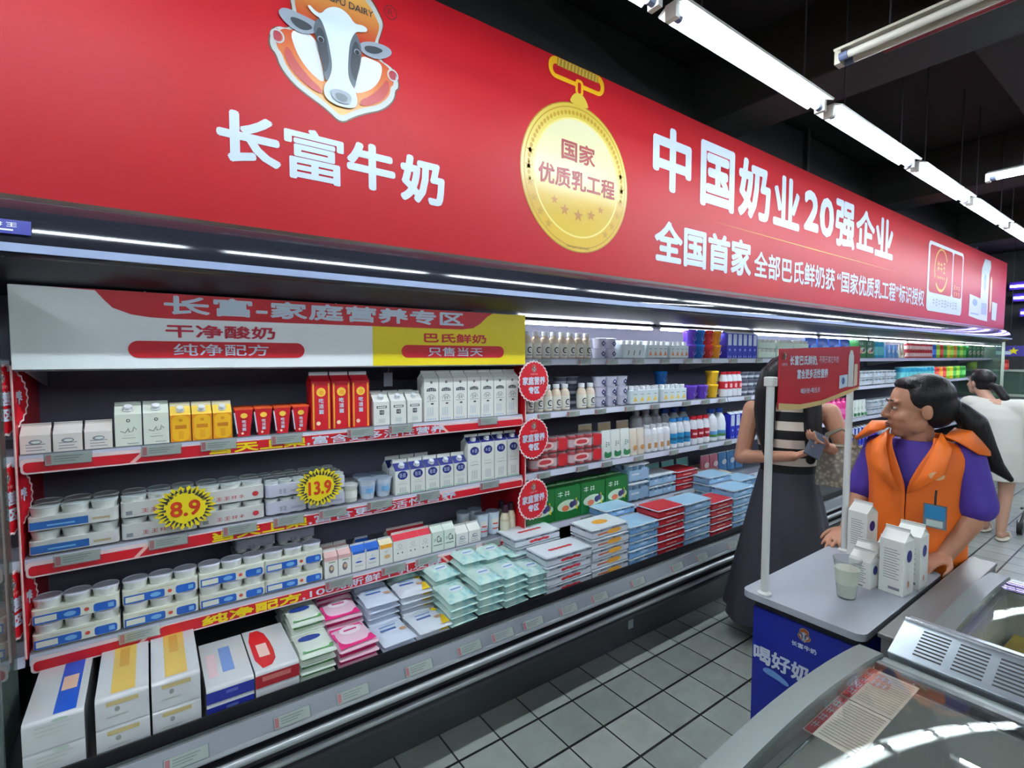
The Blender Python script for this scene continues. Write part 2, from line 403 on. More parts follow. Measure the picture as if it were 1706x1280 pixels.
# shelves by section
secs = [(CX0, -0.335), (-0.325, 1.587), (1.60, 3.50), (3.505, 5.405), (5.41, 7.31), (7.315, 9.215), (9.22, 11.18)]
M_SHTOP = mat('shelf_top_grey', (120, 122, 132), 0.4)
for (a, b) in secs:
    for key in 'SABC':
        z = S_TOP[key]
        o = obj('shelf', MB().box(a, b, SF+0.006, SB-0.001, z-0.022, z-0.001, M_SHTOP), case)
        obj('price_rail', MB().prism([(a, SF+0.005, z-0.004), (a, SF-0.004, z-0.034), (a, SF-0.001, z-0.036), (a, SF+0.012, z-0.03), (a, SF+0.012, z-0.004)], (b-a, 0, 0), M_SHELF), o)
        for x in (a+0.02, b-0.02):
            obj('bracket', MB().prism([(x-0.004, SB-0.002, z-0.024), (x-0.004, SF+0.05, z-0.024), (x-0.004, SF+0.05, z-0.04), (x-0.004, SB-0.002, z-0.10)], (0.008, 0, 0), mat('bracket_white', (200, 202, 206), 0.4)), o)
M_PANRED = mat('divider_red', (206, 22, 34), 0.4)
for x in (-0.33, 1.5935):
    d = obj('divider_panel', MB().box(x-0.003, x+0.003, SF-0.012, SB-0.003, DECK+0.215, 1.60, M_PANRED), case)
    d['label'] = 'red printed side divider between shelf bays'
    obj('divider_trim', MB().tube([(x, SF-0.014, 0.70), (x, SF-0.014, 1.60)], 0.003, C(232, 196, 190), 6), d)
ep = obj('end_panel', MB().box(CX1-0.025, CX1-0.015, 1.99, SB-0.004, DECK+0.001, 1.84, M_GLASS2), case)
ep['label'] = 'clear glass end panel of the case'
obj('end_post', MB().box(CX1-0.045, CX1-0.01, 1.955, 1.988, 0.482, 1.89, mat('post_pale_green', (196, 208, 188), 0.4)), case)
lp = obj('end_panel', MB().box(-0.352, -0.347, 1.80, 2.07, 0.52, 1.84, glass('left_glass', (150, 170, 160), 0.7, 0.05)), case)
obj('end_post', MB().box(-0.362, -0.333, 1.784, 1.80, 0.482, 1.84, mat('post_grey_green', (84, 96, 92), 0.35)), case)

# ------------------------------------------------------------------ fascia sign
def gradient_print(name, stops, axis, a, b, rough=0.35):
    m = bpy.data.materials.new(name); m.use_nodes = True; nt = m.node_tree; bs = nt.nodes['Principled BSDF']
    tc = nt.nodes.new('ShaderNodeTexCoord'); sp = nt.nodes.new('ShaderNodeSeparateXYZ'); mr = nt.nodes.new('ShaderNodeMapRange'); rp = nt.nodes.new('ShaderNodeValToRGB')
    nt.links.new(tc.outputs['Object'], sp.inputs[0]); nt.links.new(sp.outputs[axis], mr.inputs[0])
    mr.inputs[1].default_value = a; mr.inputs[2].default_value = b
    nt.links.new(mr.outputs[0], rp.inputs[0]); nt.links.new(rp.outputs[0], bs.inputs['Base Color'])
    e = rp.color_ramp.elements; e[0].position, e[0].color = stops[0][0], rgb(*stops[0][1]); e[1].position, e[1].color = stops[-1][0], rgb(*stops[-1][1])
    for p, c in stops[1:-1]:
        q = e.new(p); q.color = rgb(*c)
    bs.inputs['Roughness'].default_value = rough
    return m
M_FASCIA = mat('fascia_red', (158, 11, 22), 0.5, spec=0.25)
M_FLET = mat('fascia_letter', (176, 188, 202), .55)
M_FWHITE = mat('fascia_white', (180, 184, 184), .55)
M_FGOLD = mat('fascia_gold', (184, 140, 30), .45)
BY = 2.0
fas = thing('fascia_sign', 'long red fascia sign with white lettering, cow emblem and gold medal above the case', 'sign', (0, 0, 0))
obj('panel', MB().box(-1.35, 11.3, BY, BY+0.06, 2.08, 3.14, M_FASCIA), fas, 0.003)
EM = dict(
    shield=[(0.465, 2.975), (0.50, 3.03), (0.56, 3.062), (0.63, 3.075), (0.70, 3.062), (0.761, 3.025), (0.795, 2.975), (0.806, 2.95), (0.79, 2.90), (0.782, 2.877), (0.787, 2.83), (0.80, 2.806), (0.82, 2.803), (0.85, 2.788), (0.866, 2.75), (0.866, 2.722), (0.852, 2.712), (0.849, 2.681), (0.83, 2.65), (0.791, 2.615), (0.73, 2.588), (0.68, 2.56), (0.631, 2.522), (0.58, 2.56), (0.52, 2.588), (0.465, 2.615), (0.42, 2.66), (0.405, 2.705), (0.39, 2.716), (0.384, 2.745), (0.395, 2.785), (0.417, 2.803), (0.44, 2.803), (0.458, 2.82), (0.465, 2.876), (0.455, 2.92)],
    cavL=[(0.452, 2.80), (0.50, 2.82), (0.545, 2.80), (0.55, 2.76), (0.568, 2.697), (0.572, 2.65), (0.53, 2.668), (0.495, 2.70), (0.468, 2.742)],
    cavR=[(0.80, 2.796), (0.755, 2.80), (0.71, 2.80), (0.703, 2.741), (0.684, 2.68), (0.684, 2.648), (0.72, 2.662), (0.76, 2.69), (0.792, 2.737)],
    head=[(0.512, 2.905), (0.522, 2.912), (0.54, 2.897), (0.562, 2.895), (0.582, 2.925), (0.622, 2.945), (0.662, 2.934), (0.686, 2.905), (0.715, 2.912), (0.735, 2.908), (0.736, 2.895), (0.718, 2.886), (0.690, 2.879), (0.668, 2.836), (0.661, 2.784), (0.657, 2.72), (0.663, 2.684), (0.690, 2.65), (0.694, 2.60), (0.665, 2.582), (0.61, 2.58), (0.570, 2.596), (0.564, 2.635), (0.589, 2.673), (0.60, 2.72), (0.591, 2.779), (0.583, 2.819), (0.562, 2.878), (0.535, 2.883)],
    patL=[(0.547, 2.878), (0.568, 2.874), (0.586, 2.832), (0.592, 2.779), (0.601, 2.72), (0.588, 2.672), (0.572, 2.656), (0.566, 2.71), (0.548, 2.764), (0.541, 2.81), (0.53, 2.83)],
    patR=[(0.686, 2.881), (0.705, 2.85), (0.713, 2.82), (0.709, 2.768), (0.692, 2.703), (0.682, 2.658), (0.66, 2.695), (0.655, 2.744), (0.663, 2.804), (0.669, 2.843)],
    earL=[(0.412, 2.851), (0.435, 2.874), (0.505, 2.868), (0.559, 2.859), (0.545, 2.822), (0.498, 2.80), (0.458, 2.807), (0.424, 2.829)],
    earR=[(0.700, 2.843), (0.759, 2.869), (0.829, 2.869), (0.842, 2.846), (0.80, 2.812), (0.758, 2.802), (0.715, 2.809)],
    earLi=[(0.45, 2.848), (0.50, 2.85), (0.538, 2.836), (0.50, 2.812), (0.462, 2.822)],
    earRi=[(0.722, 2.838), (0.765, 2.852), (0.808, 2.848), (0.77, 2.82), (0.728, 2.818)],
    muz=[(0.588, 2.625), (0.605, 2.64), (0.655, 2.64), (0.672, 2.622), (0.662, 2.597), (0.630, 2.59), (0.60, 2.597)])
M_EMO = gradient_print('emblem_orange', [(0.0, (192, 142, 48)), (0.3, (180, 96, 28)), (0.62, (156, 35, 20)), (1.0, (192, 152, 72))], 2, 2.53, 3.05)
M_EMO2 = C(172, 83, 25); M_COWG = C(73, 81, 88); M_COWD = C(41, 48, 54); M_COWL = C(120, 128, 137); M_EMRIM = C(156, 161, 156); M_EMDK = C(72, 43, 24)
def emblem(mb, o, ux, uz, s, full=True):
    o = Vector(o); ux = Vector(ux); uz = Vector(uz); n = ux.cross(uz); st = 0.0006 if full else 0.0003; k = [0]
    def P(pts, m, sc=1.0, cen=(0.628, 2.79)):
        k[0] += 1
        q = [((cen[0]+(p[0]-cen[0])*sc-0.628)*s, (cen[1]+(p[1]-cen[1])*sc-2.78)*s) for p in pts]
        mb.poly(chaikin(q, 2 if full else 1), m, o+n*st*k[0], ux, uz)
    P(EM['shield'], M_EMDK, 1.025); P(EM['shield'], M_EMRIM); P(EM['shield'], M_EMO if full else M_EMO2, 0.915)
    P(EM['cavL'], M_FWHITE); P(EM['cavR'], M_FWHITE)
    if full:
        # scroll curls at the two ends of the ribbon
        for cx, a in ((0.41, 2.765), (0.842, 2.765)):
            k[0] += 1
            mb.disc((cx-0.628)*s, (a-2.78)*s, 0.013*s, 0.026*s, C(140, 32, 48), o=o+n*st*k[0], ux=ux, uz=uz)
            mb.ring((cx-0.628)*s, (a-2.78)*s, 0.018*s, 0.024*s, M_EMRIM, o+n*st*(k[0]+0.5), ux, uz, 20)
        P([(0.428, 2.72), (0.445, 2.745), (0.47, 2.70), (0.52, 2.65), (0.56, 2.628), (0.56, 2.605), (0.50, 2.625), (0.45, 2.665)], C(152, 41, 35))
        P([(0.83, 2.72), (0.815, 2.745), (0.79, 2.70), (0.74, 2.65), (0.705, 2.628), (0.705, 2.605), (0.76, 2.625), (0.81, 2.665)], C(152, 41, 35))
        k[0] += 1
        i0 = len(mb.v); mb.text('CHANGFU DAIRY', -0.135*s, 0.135*s, 0.178*s, 0.203*s, M_COWD, o+n*st*k[0], ux, uz, 0.01)
    for e in ('earL', 'earR'): P(EM[e], M_COWL)
    P(EM['earLi'], M_COWD); P(EM['earRi'], M_COWD)
    P(EM['patL'], M_COWG); P(EM['patR'], M_COWG)
    P(EM['head'], M_FLET)
    P(EM['patL'], M_COWD, 0.72, (0.556, 2.76)); P(EM['patR'], M_COWD, 0.72, (0.698, 2.76))
    if full:
        for ex in (0.558, 0.694):
            k[0] += 1; mb.disc((ex-0.628)*s, (2.802-2.78)*s, 0.012*s, 0.011*s, M_COWL, o=o+n*st*k[0], ux=ux, uz=uz)
            k[0] += 1; mb.disc((ex-0.628)*s, (2.80-2.78)*s, 0.009*s, 0.009*s, C(12, 12, 16), o=o+n*st*k[0], ux=ux, uz=uz)
    P(EM['muz'], M_COWL)
    if full: P(EM['muz'], M_COWG, 0.6, (0.63, 2.607))
eb = MB(); emblem(eb, (0.628, BY-0.001, 2.78), (1, 0, 0), (0, 0, 1), 1.0)
rr = MB()
e_o = obj('cow_emblem', eb, fas); e_o['label'] = 'cow head emblem on orange shield'
rr.ring(0.837, 3.011, 0.024, 0.028, C(96, 19, 25), (0, BY-0.001, 0), n=24); rr.text('R', 0.826, 0.849, 2.997, 3.026, C(96, 19, 25), (0, BY-0.001, 0))
obj('registered_mark', rr, fas)
tb = MB()
for ch, x0, x1, z0, z1 in (('长', .212, .414, 2.295, 2.47), ('富', .425, .64, 2.28, 2.47), ('牛', .651, .85, 2.292, 2.473), ('奶', .871, 1.078, 2.277, 2.47)):
    tb.text(ch, x0, x1, z0, z1, M_FLET, (0, BY-0.0015, 0), bold=0.022 if ch == '富' else 0.04)
obj('brand_lettering', tb, fas)
tb = MB()
for ch, x0, x1, z0, z1 in (('中', 2.473, 2.852, 2.64, 3.025), ('国', 2.95, 3.35, 2.62, 3.04), ('奶', 3.399, 3.841, 2.625, 3.04), ('业', 3.884, 4.303, 2.636, 3.027), ('2', 4.375, 4.639, 2.671, 3.0), ('0', 4.655, 4.93, 2.66, 2.995), ('强', 4.96, 5.38, 2.614, 3.03), ('企', 5.40, 5.848, 2.645, 3.026), ('业', 5.86, 6.343, 2.633, 3.027)):
    tb.text(ch, x0, x1, z0, z1, M_FLET, (0, BY-0.0015, 0), bold=0.035 if ch not in '20' else 0.05)
obj('headline_lettering', tb, fas)
tb = MB()
for t, x0, x1, z0, z1, bo in (('全国首家', 2.50, 3.593, 2.205, 2.463, 0.035), ('全部巴氏鲜奶获', 3.634, 4.99, 2.216, 2.41, 0.02), ('“国家优质乳工程”', 5.035, 6.547, 2.215, 2.41, 0.02), ('标识授权', 6.56, 7.372, 2.215, 2.41, 0.02)):
    tb.text(t, x0, x1, z0, z1, M_FLET, (0, BY-0.0015, 0), bold=bo)
obj('subline_lettering', tb, fas)
obj('gold_line', MB().poly([(3.066, 2.535), (4.6, 2.526), (6.513, 2.529), (4.6, 2.534)], M_FGOLD, (0, BY-0.0015, 0)), fas)
# gold medal
mx, mz, mr = 1.872, 2.563, 0.383
M_MED = gradient_print('medal_gold', [(0.0, (190, 156, 32)), (0.35, (171, 134, 16)), (0.6, (195, 180, 96)), (1.0, (185, 160, 56))], 2, mz-mr, mz+mr, 0.3)
M_MEDC = gradient_print('medal_centre', [(0.0, (180, 152, 32)), (0.3, (172, 140, 24)), (0.5, (188, 179, 120)), (1.0, (192, 188, 152))], 2, mz-0.29, mz+0.29, 0.3)
md = MB(); o_ = lambda q: (0, BY-0.001-0.0006*q, 0)
md.disc(mx, mz, mr, mr, C(140, 102, 8), n=64, o=o_(0)); md.disc(mx, mz, mr*0.985, mr*0.985, M_MED, n=64, o=o_(1))
md.ring(mx, mz, mr*0.93, mr*0.945, C(156, 121, 19), o_(2), n=64); md.ring(mx, mz, mr*0.775, mr*0.80, C(200, 185, 104), o_(2), n=64)
md.disc(mx, mz, mr*0.775, mr*0.775, M_MEDC, n=64, o=o_(3))
for i in range(44):
    a = math.radians(-10+200*i/43)
    md.disc(mx+mr*0.865*math.cos(a), mz+mr*0.865*math.sin(a), 0.010, 0.012, C(163, 128, 24), n=8, o=o_(3))
def star(mb, cx, cz, r, m, o, ux=(1, 0, 0), uz=(0, 0, 1)):
    mb.poly([(cx+(r if j % 2 == 0 else r*0.42)*math.cos(pi/2+j*pi/5), cz+(r if j % 2 == 0 else r*0.42)*math.sin(pi/2+j*pi/5)) for j in range(10)], m, o, ux, uz)
for i in range(6):
    for s in (-1, 1):
        a = math.radians(-90+s*(38+i*13)); star(md, mx+mr*0.865*math.cos(a), mz+mr*0.865*math.sin(a), 0.026, C(160, 124, 16), o_(3))
for i, (dx, dz, r) in enumerate(((-0.165, -0.135, 0.024), (-0.095, -0.175, 0.032), (0, -0.19, 0.036), (0.095, -0.175, 0.032), (0.165, -0.135, 0.024))): star(md, mx+dx, mz+dz, r, C(148, 96, 11), o_(4))
md.text('国家', 1.752, 1.992, 2.643, 2.748, C(136, 32, 35), o_(5), bold=0.025); md.text('优质乳工程', 1.60, 2.147, 2.50, 2.602, C(136, 32, 35), o_(5), bold=0.025)
md.text('CHINA QUALITY MILK PROJECT', 1.79, 1.96, 2.197, 2.213, C(72, 56, 8), o_(3))
m_o = obj('gold_medal', md, fas); m_o['label'] = 'printed gold medal with dark red characters'
bk = MB()
def rrect(x0, x1, z0, z1, r, n=6):
    p = []
    for cx, cz, a0 in ((x1-r, z1-r, 0), (x0+r, z1-r, 90), (x0+r, z0+r, 180), (x1-r, z0+r, 270)):
        for i in range(n+1):
            a = math.radians(a0+90*i/n); p.append((cx+r*math.cos(a), cz+r*math.sin(a)))
    return p
M_GOLD2 = C(206, 156, 24, 0.3)
bk.poly(rrect(1.664, 2.058, 3.03, 3.136, 0.05), M_GOLD2, o_(1)); bk.poly(rrect(1.692, 2.03, 3.052, 3.10, 0.022), M_FASCIA, o_(2))
bk.rect(1.72, 2.01, 3.094, 3.134, C(152, 116, 32), BY-0.003)
for i in range(12): bk.poly([(1.725+i*0.024, 3.096), (1.733+i*0.024, 3.096), (1.739+i*0.024, 3.132), (1.731+i*0.024, 3.132)], C(188, 164, 72), o_(4))
bk.poly(rrect(1.845, 1.90, 2.99, 3.07, 0.02), M_GOLD2, o_(4)); bk.poly(rrect(1.861, 1.884, 3.0, 3.055, 0.01), M_FASCIA, o_(5))
bk.poly(chaikin([(1.80, 2.935), (1.82, 2.975), (1.85, 3.0), (1.895, 3.0), (1.925, 2.975), (1.945, 2.935)]), M_MED, o_(5))
obj('medal_buckle', bk, fas)
# approval card with the round mark
cd = MB()
cd.poly(rrect(7.46, 8.88, 2.18, 3.0, 0.07), M_FLET, o_(1)); cd.poly(rrect(7.52, 8.40, 2.40, 2.96, 0.05), M_FASCIA, o_(2)); cd.poly(rrect(8.44, 8.84, 2.40, 2.96, 0.05), M_FASCIA, o_(2))
cd.ring(7.955, 2.695, 0.235, 0.26, M_FGOLD, o_(3), n=40, a0=0.5, a1=3.6); cd.ring(7.955, 2.695, 0.235, 0.27, M_FGOLD, o_(3), n=40, a0=3.9, a1=6.0)
cd.scrawl(3, 7.79, 8.12, 2.66, 2.79, M_FGOLD, o_(4), bold=0.03)
for i in range(5): star(cd, 7.83+i*0.062, 2.60, 0.024, M_FGOLD, o_(4))
for j in range(2): cd.scrawl(3, 8.48, 8.78, 2.50-j*0.08, 2.55-j*0.08, C(192, 120, 48), o_(4))
cd.scrawl(9, 7.66, 8.68, 2.25, 2.335, M_GREYINK, o_(3), bold=0.01)
obj('approval_card', cd, fas)
pk = MB()
M_PP = C(164, 177, 177); M_PP2 = C(96, 128, 152)
pk.poly([(9.24, 2.20), (9.86, 2.165), (9.86, 2.47), (9.24, 2.50)], M_PP, o_(1)); pk.disc(9.52, 2.40, 0.13, 0.05, M_PP2, o=o_(2)); pk.rect(9.32, 9.76, 2.23, 2.25, M_PP2, o_(2)[1])
pk.poly([(9.80, 2.17), (10.22, 2.16), (10.22, 2.86), (10.30, 2.96), (10.26, 3.06), (9.95, 3.06), (9.80, 2.9)], M_PP, o_(2)); pk.disc(10.0, 2.72, 0.08, 0.12, M_PP2, o=o_(3)); pk.rect(9.86, 10.16, 2.25, 2.42, C(120, 140, 152), o_(3)[1])
pk.poly(chaikin([(10.30, 2.30), (10.42, 2.30), (10.42, 2.72), (10.38, 2.84), (10.33, 2.84), (10.30, 2.72)]), C(185, 152, 96), o_(2))
pk.poly([(10.48, 2.20), (10.74, 2.19), (10.78, 2.46), (10.46, 2.47)], M_FLET, o_(2))
obj('product_picture', pk, fas)

# ------------------------------------------------------------------ shelf signs of the promoted bay
sg = thing('header_board', 'white and yellow header board hung under the canopy of the promoted bay', 'sign', (0, 0, 0))
SY = 2.062
obj('board', MB().box(-0.325, 1.572, SY, SY+0.008, 1.586, 1.838, M_WHITEP), sg, 0.002)
q = lambda n: (0, SY-0.0005-0.0005*n, 0)
yb = MB().poly([(0.768, 1.588), (1.571, 1.588), (1.571, 1.837), (0.768, 1.837)], M_YEL, q(1)); obj('yellow_field', yb, sg)
rb = MB().poly([(-0.24, 1.8375)] + [(-0.127, 1.834), (-0.105, 1.805), (-0.085, 1.782), (-0.038, 1.763), (0.011, 1.756), (0.06, 1.754)] + [(1.20, 1.754), (1.26, 1.762), (1.30, 1.785), (1.34, 1.82), (1.372, 1.8375)], M_RED, q(2)); obj('red_field', rb, sg)
tb = MB(); tb.text('长富-家庭营养专区', 0.05, 1.207, 1.768, 1.833, M_LETTER, q(3), bold=0.04); obj('title_lettering', tb, sg)
tb = MB(); tb.text('干净酸奶', 0.052, 0.392, 1.69, 1.736, C(196, 30, 60), q(3), bold=0.03); obj('red_lettering', tb, sg); obj('red_lettering', MB().text('巴氏鲜奶', 1.003, 1.333, 1.69, 1.733, M_RED, q(3), bold=0.035), sg)
for nm, x0, x1, t, a, b in (('pill', -0.05, 0.495, '纯净配方', 0.073, 0.367), ('pill', 0.896, 1.437, '只售当天', 1.022, 1.312)):
    pb = MB(); pb.poly(rrect(x0, x1, 1.622, 1.678, 0.0279), M_RED, q(3)); pb.text(t, a, b, 1.629, 1.670, M_LETTER, q(4), bold=0.012); obj(nm, pb, sg)
for x in (0.0, 0.62, 1.25): obj('hook', MB().tube([(x, SY+0.006, 1.84), (x, SY+0.02, 1.846), (x, SY+0.02, 1.858)], 0.003, M_STEEL, 6), sg)
def strip(key, label, yel, ya, yb_, wht, wa, wb):
    z = S_TOP[key]; y = SF-0.0068; t = thing('shelf_strip', label, 'shelf strip', (0, 0, 0), 0, 'red shelf strips of the promoted bay')
    b = MB(); o = lambda n: (0, y-0.0004*n, 0)
    b.add([], [], M_RED)
    zz0, zz1 = z-0.060, z-0.012
    b.prism([(p[0], y, p[1]) for p in rrect(-0.322, 1.582, zz0, zz1, 0.012)], (0, 0.0025, 0), C(232, 206, 204))
    obj('strip', b, t)
    r = MB(); r.poly(rrect(-0.316, 1.577, zz0+0.005, zz1-0.012, 0.011), M_RED, o(1))
    r.poly([(-0.02, zz1-0.013), (0.02, zz1-0.004), (1.05, zz1-0.004), (1.13, zz1-0.013)], M_RED, o(1))
    obj('red_print', r, t)
    r = MB(); r.poly([(-0.06, zz0+0.004), (-0.045, zz0+0.004), (-0.01, zz1-0.008), (-0.025, zz1-0.008)], C(240, 190, 180), o(2)); r.poly([(1.13, zz0+0.004), (1.145, zz0+0.004), (1.11, zz1-0.01), (1.095, zz1-0.01)], C(240, 190, 180), o(2)); obj('wave_line', r, t)
    r = MB(); r.text(yel, ya, yb_, zz0+0.006, zz1-0.006, M_YEL, o(2), bold=0.05); obj('yellow_lettering', r, t)
    r = MB(); r.text(wht, wa, wb, zz0+0.006, zz1-0.007, M_LETTER, o(2), bold=0.02); obj('white_lettering', r, t)
strip('A', 'red strip with lettering on the uppermost open shelf of the promoted bay', '当天上架', 0.17, 0.50, ',富含更多活性营养', 0.505, 1.12)
strip('B', 'red strip with lettering on the middle shelf under the burst price signs', '当天上架', 0.17, 0.50, ',富含更多活性营养', 0.505, 1.18)
strip('C', 'red strip with lettering on the lowest shelf above the flat milk boxes', '纯净配方', 0.13, 0.47, ',100%新鲜牛乳发酵', 0.475, 1.10)
M_DISCRIM = C(240, 222, 220)
for side, x, rz in (('right', 1.637, 0.10), ('left', -0.352, 1.15)):
    for z, wh in ((1.497, 'upper'), (1.197, 'middle'), (0.872, 'lower')):
        t = thing('round_sign', '%s scalloped red disc sign on the %s divider of the promoted bay' % (wh, 'far' if side == 'right' else 'near left'), 'sign', (x, SF-0.028, z), rz, 'scalloped disc signs on the dividers')
        pts = [((0.112 if i % 2 == 0 else 0.105)*math.cos(2*pi*i/56), (0.112 if i % 2 == 0 else 0.105)*math.sin(2*pi*i/56)) for i in range(56)]
        obj('plate', MB().prism([(p[0], 0, p[1]) for p in pts], (0, 0.003, 0), M_DISCRIM), t)
        pts = [((0.104 if i % 2 == 0 else 0.098)*math.cos(2*pi*i/56), (0.104 if i % 2 == 0 else 0.098)*math.sin(2*pi*i/56)) for i in range(56)]
        obj('red_face', MB().poly(pts, M_RED, (0, -0.0008, 0)), t)
        b = MB(); b.text('家庭营养', -0.082, 0.082, -0.018, 0.026, M_LETTER, (0, -0.0016, 0), bold=0.03)
        obj('lettering', b, t)
        obj('lettering', MB().text('专区', -0.040, 0.040, -0.065, -0.025, M_LETTER, (0, -0.0016, 0), bold=0.05), t)
        b = MB(); emblem(b, (0, -0.001, 0.066), (1, 0, 0), (0, 0, 1), 0.075, False); b.text('长富牛奶', -0.026, 0.026, 0.034, 0.044, C(240, 190, 180), (0, -0.0016, 0)); obj('cow_emblem', b, t)
        obj('clip', MB().box(-0.01, 0.01, 0.0035, 0.02, -0.02, 0.02, M_CLEAR), t)
def burst(x, z, txt, label):
    t = thing('price_burst', label, 'price sign', (x, SF-0.02, z), 0, 'burst price signs')
    n = 22; pts = []
    for i in range(2*n):
        a = 2*pi*i/(2*n); r = (1.0 if i % 2 == 0 else 0.84)
        pts.append((0.093*r*math.cos(a), 0.078*r*math.sin(a)))
    obj('card', MB().prism([(p[0], 0, p[1]) for p in pts], (0, 0.002, 0), mat('burst_yellow', (236, 214, 20), 0.5)), t)
    b = MB()
    for i in range(34):
        a = 2*pi*i/34+0.06; r0 = random.uniform(0.60, 0.74); r1 = random.uniform(0.88, 0.97); w = 0.0046
        ca, sa = math.cos(a), math.sin(a)
        b.poly([(0.093*r0*ca-w*sa, 0.078*r0*sa+w*ca), (0.093*r1*ca, 0.078*r1*sa), (0.093*r0*ca+w*sa, 0.078*r0*sa-w*ca)], M_INK, (0, -0.0006, 0))
    for i in range(11):
        a = math.radians(160-14*i); b.scrawl(1, 0.093*0.62*math.cos(a)-0.006, 0.093*0.62*math.cos(a)+0.006, 0.078*0.66*math.sin(a)-0.006+0.006, 0.078*0.66*math.sin(a)+0.012, C(24, 24, 24), (0, -0.0008, 0), bold=0.05)
    obj('black_rays', b, t)
    b = MB(); b.text(txt, -0.045, 0.045, -0.03, 0.025, C(206, 60, 24), (0, -0.0012, 0), bold=0.035); obj('price', b, t)
    obj('clip', MB().box(-0.006, 0.006, 0.0025, 0.012, -0.085, -0.02, M_CLEAR), t)
burst(0.092, 1.098, '8.9', 'yellow burst card priced 8.9 in front of the clear yogurt cups')
burst(0.548, 1.102, '13.9', 'yellow burst card priced 13.9 in front of the lilac labelled packs')
# price tags
M_TAG = mat('tag_paper', (196, 204, 192), 0.5); M_TAGR = C(214, 120, 126); M_TAGB = C(150, 160, 158)
def tag_mesh(w, h):
    b = MB(); b.box(-w/2, w/2, 0, 0.002, 0, h, M_TAG)
    b.rect(-w/2+0.002, -w/2+0.014, 0.003, h-0.003, M_TAGR, -0.0005)
    for i in range(3): b.rect(-w/2+0.02, w/2-0.02-0.01*i, h*0.7-i*h*0.22, h*0.7-i*h*0.22+0.003, M_TAGB, -0.0005)
    b2 = MB().box(-w/2-0.003, w/2+0.003, -0.0032, -0.0018, -0.002, h+0.002, M_CLEAR)
    return ('price_tag', [('card', b.mesh('card')), ('clear_holder', b2.mesh('clear_holder'))])
TAG = tag_mesh(0.11, 0.034); TAG2 = tag_mesh(0.09, 0.03)
for key, xs, wh in (('A', (-0.21, 0.03, 0.20, 0.43, 0.72, 0.90, 1.36), 'uppermost open shelf'), ('B', (-0.20, 0.04, 0.26, 0.43, 0.60, 0.80, 1.03, 1.37), 'middle shelf'), ('C', (-0.05, 0.62, 0.86, 1.02, 1.23, 1.38), 'lowest shelf')):
    for i, x in enumerate(xs):
        r = spawn(TAG, (x, SF-0.012, S_TOP[key]-0.037), '%s paper price tag from left clipped over the red strip of the %s' % (ORD[i], wh), 'price tag', 'price tags on the promoted bay')
for key, wh in (('S', 'top shelf'), ('A', 'second shelf'), ('B', 'third shelf'), ('C', 'fourth shelf')):
    x = 1.72; i = 0
    while x < 4.2:
        spawn(TAG2, (x, SF-0.010, S_TOP[key]-0.036), '%s price tag beyond the promoted bay along the %s' % (ORD[min(i, 14)], wh), 'price tag', 'price tags beyond the promoted bay'); x += random.uniform(0.2, 0.36); i += 1
x = -0.25; i = 0
while x < 3.6:
    r = spawn(TAG, (x, 1.7265, 0.4435), '%s price tag from left along the sloping front rail of the case' % ORD[i] if i < 15 else 'price tag at the distant end of the sloping front rail', 'price tag', 'price tags on the front rail')
    r.rotation_euler = (-0.45, 0, 0); r.location = (x, 1.7105, 0.4255); x += random.uniform(0.16, 0.34); i += 1
# ------------------------------------------------------------------ product prototypes
def bottom_lines(b, w, d, z0, n, m, step=0.008):
    for i in range(n): b.rect(-w*0.32, w*0.32-(i % 2)*w*0.1, z0+i*step, z0+i*step+0.0022, m, -d/2-0.0006)
def carton(name, w, d, hb, hr, hf, body, fin=None, roof=None, cap=None, prints=None, side=None):
    """gable-top carton, ridge along X, front at -Y"""
    b = MB(); side = side or body; roof = roof or body; fin = fin or body
    x, y = w/2, d/2
    b.add([(-x, -y, 0), (x, -y, 0), (x, -y, hb), (-x, -y, hb)], [(0, 1, 2, 3)], body)
    b.add([(-x, y, 0), (x, y, 0), (x, y, hb), (-x, y, hb)], [(3, 2, 1, 0)], body)
    b.add([(-x, -y, 0), (-x, y, 0), (-x, y, hb), (-x, -y, hb)], [(3, 2, 1, 0)], side)
    b.add([(x, -y, 0), (x, y, 0), (x, y, hb), (x, -y, hb)], [(0, 1, 2, 3)], side)
    b.add([(-x, -y, 0), (x, -y, 0), (x, y, 0), (-x, y, 0)], [(3, 2, 1, 0)], body)
    b.add([(-x, -y, hb), (x, -y, hb), (x, -0.0015, hr), (-x, -0.0015, hr)], [(0, 1, 2, 3)], roof)
    b.add([(-x, y, hb), (x, y, hb), (x, 0.0015, hr), (-x, 0.0015, hr)], [(3, 2, 1, 0)], roof)
    for s in (-1, 1):   # folded-in gable triangles
        b.add([(s*x, -y, hb), (s*x, y, hb), (s*x*0.45, 0, hr-0.004), (s*x, -0.0015, hr), (s*x, 0.0015, hr)], [(0, 1, 2), (0, 2, 3), (1, 4, 2), (3, 2, 4)], side)
    if prints: prints(b, w, d, hb, hr)
    f = MB().box(-x*0.985, x*0.985, -0.0016, 0.0016, hr-0.002, hf, fin)
    f.rect(-x*0.985, x*0.985, hf-0.004, hf-0.0025, M_GREYINK, -0.0019)
    parts = [('body', b.mesh('body', 0.3)), ('top_seam', f.mesh('top_seam'))]
    if cap:
        c = MB(); r = cap[0]; c.lathe([(r*1.15, 0), (r*1.15, 0.003), (r, 0.004), (r, 0.013), (r*0.86, 0.0155), (0, 0.0158)], 18, cap[1])
        th = math.atan2(hr-hb, d/2); c.xf(Matrix.Translation((0, -d*0.25, (hb+hr)/2+0.0004)) @ Matrix.Rotation(pi/2*0+th*0.75, 4, 'X'))
        parts.append(('cap', c.mesh('cap')))
    return (name, parts)
def fr(d): return -d/2-0.0006
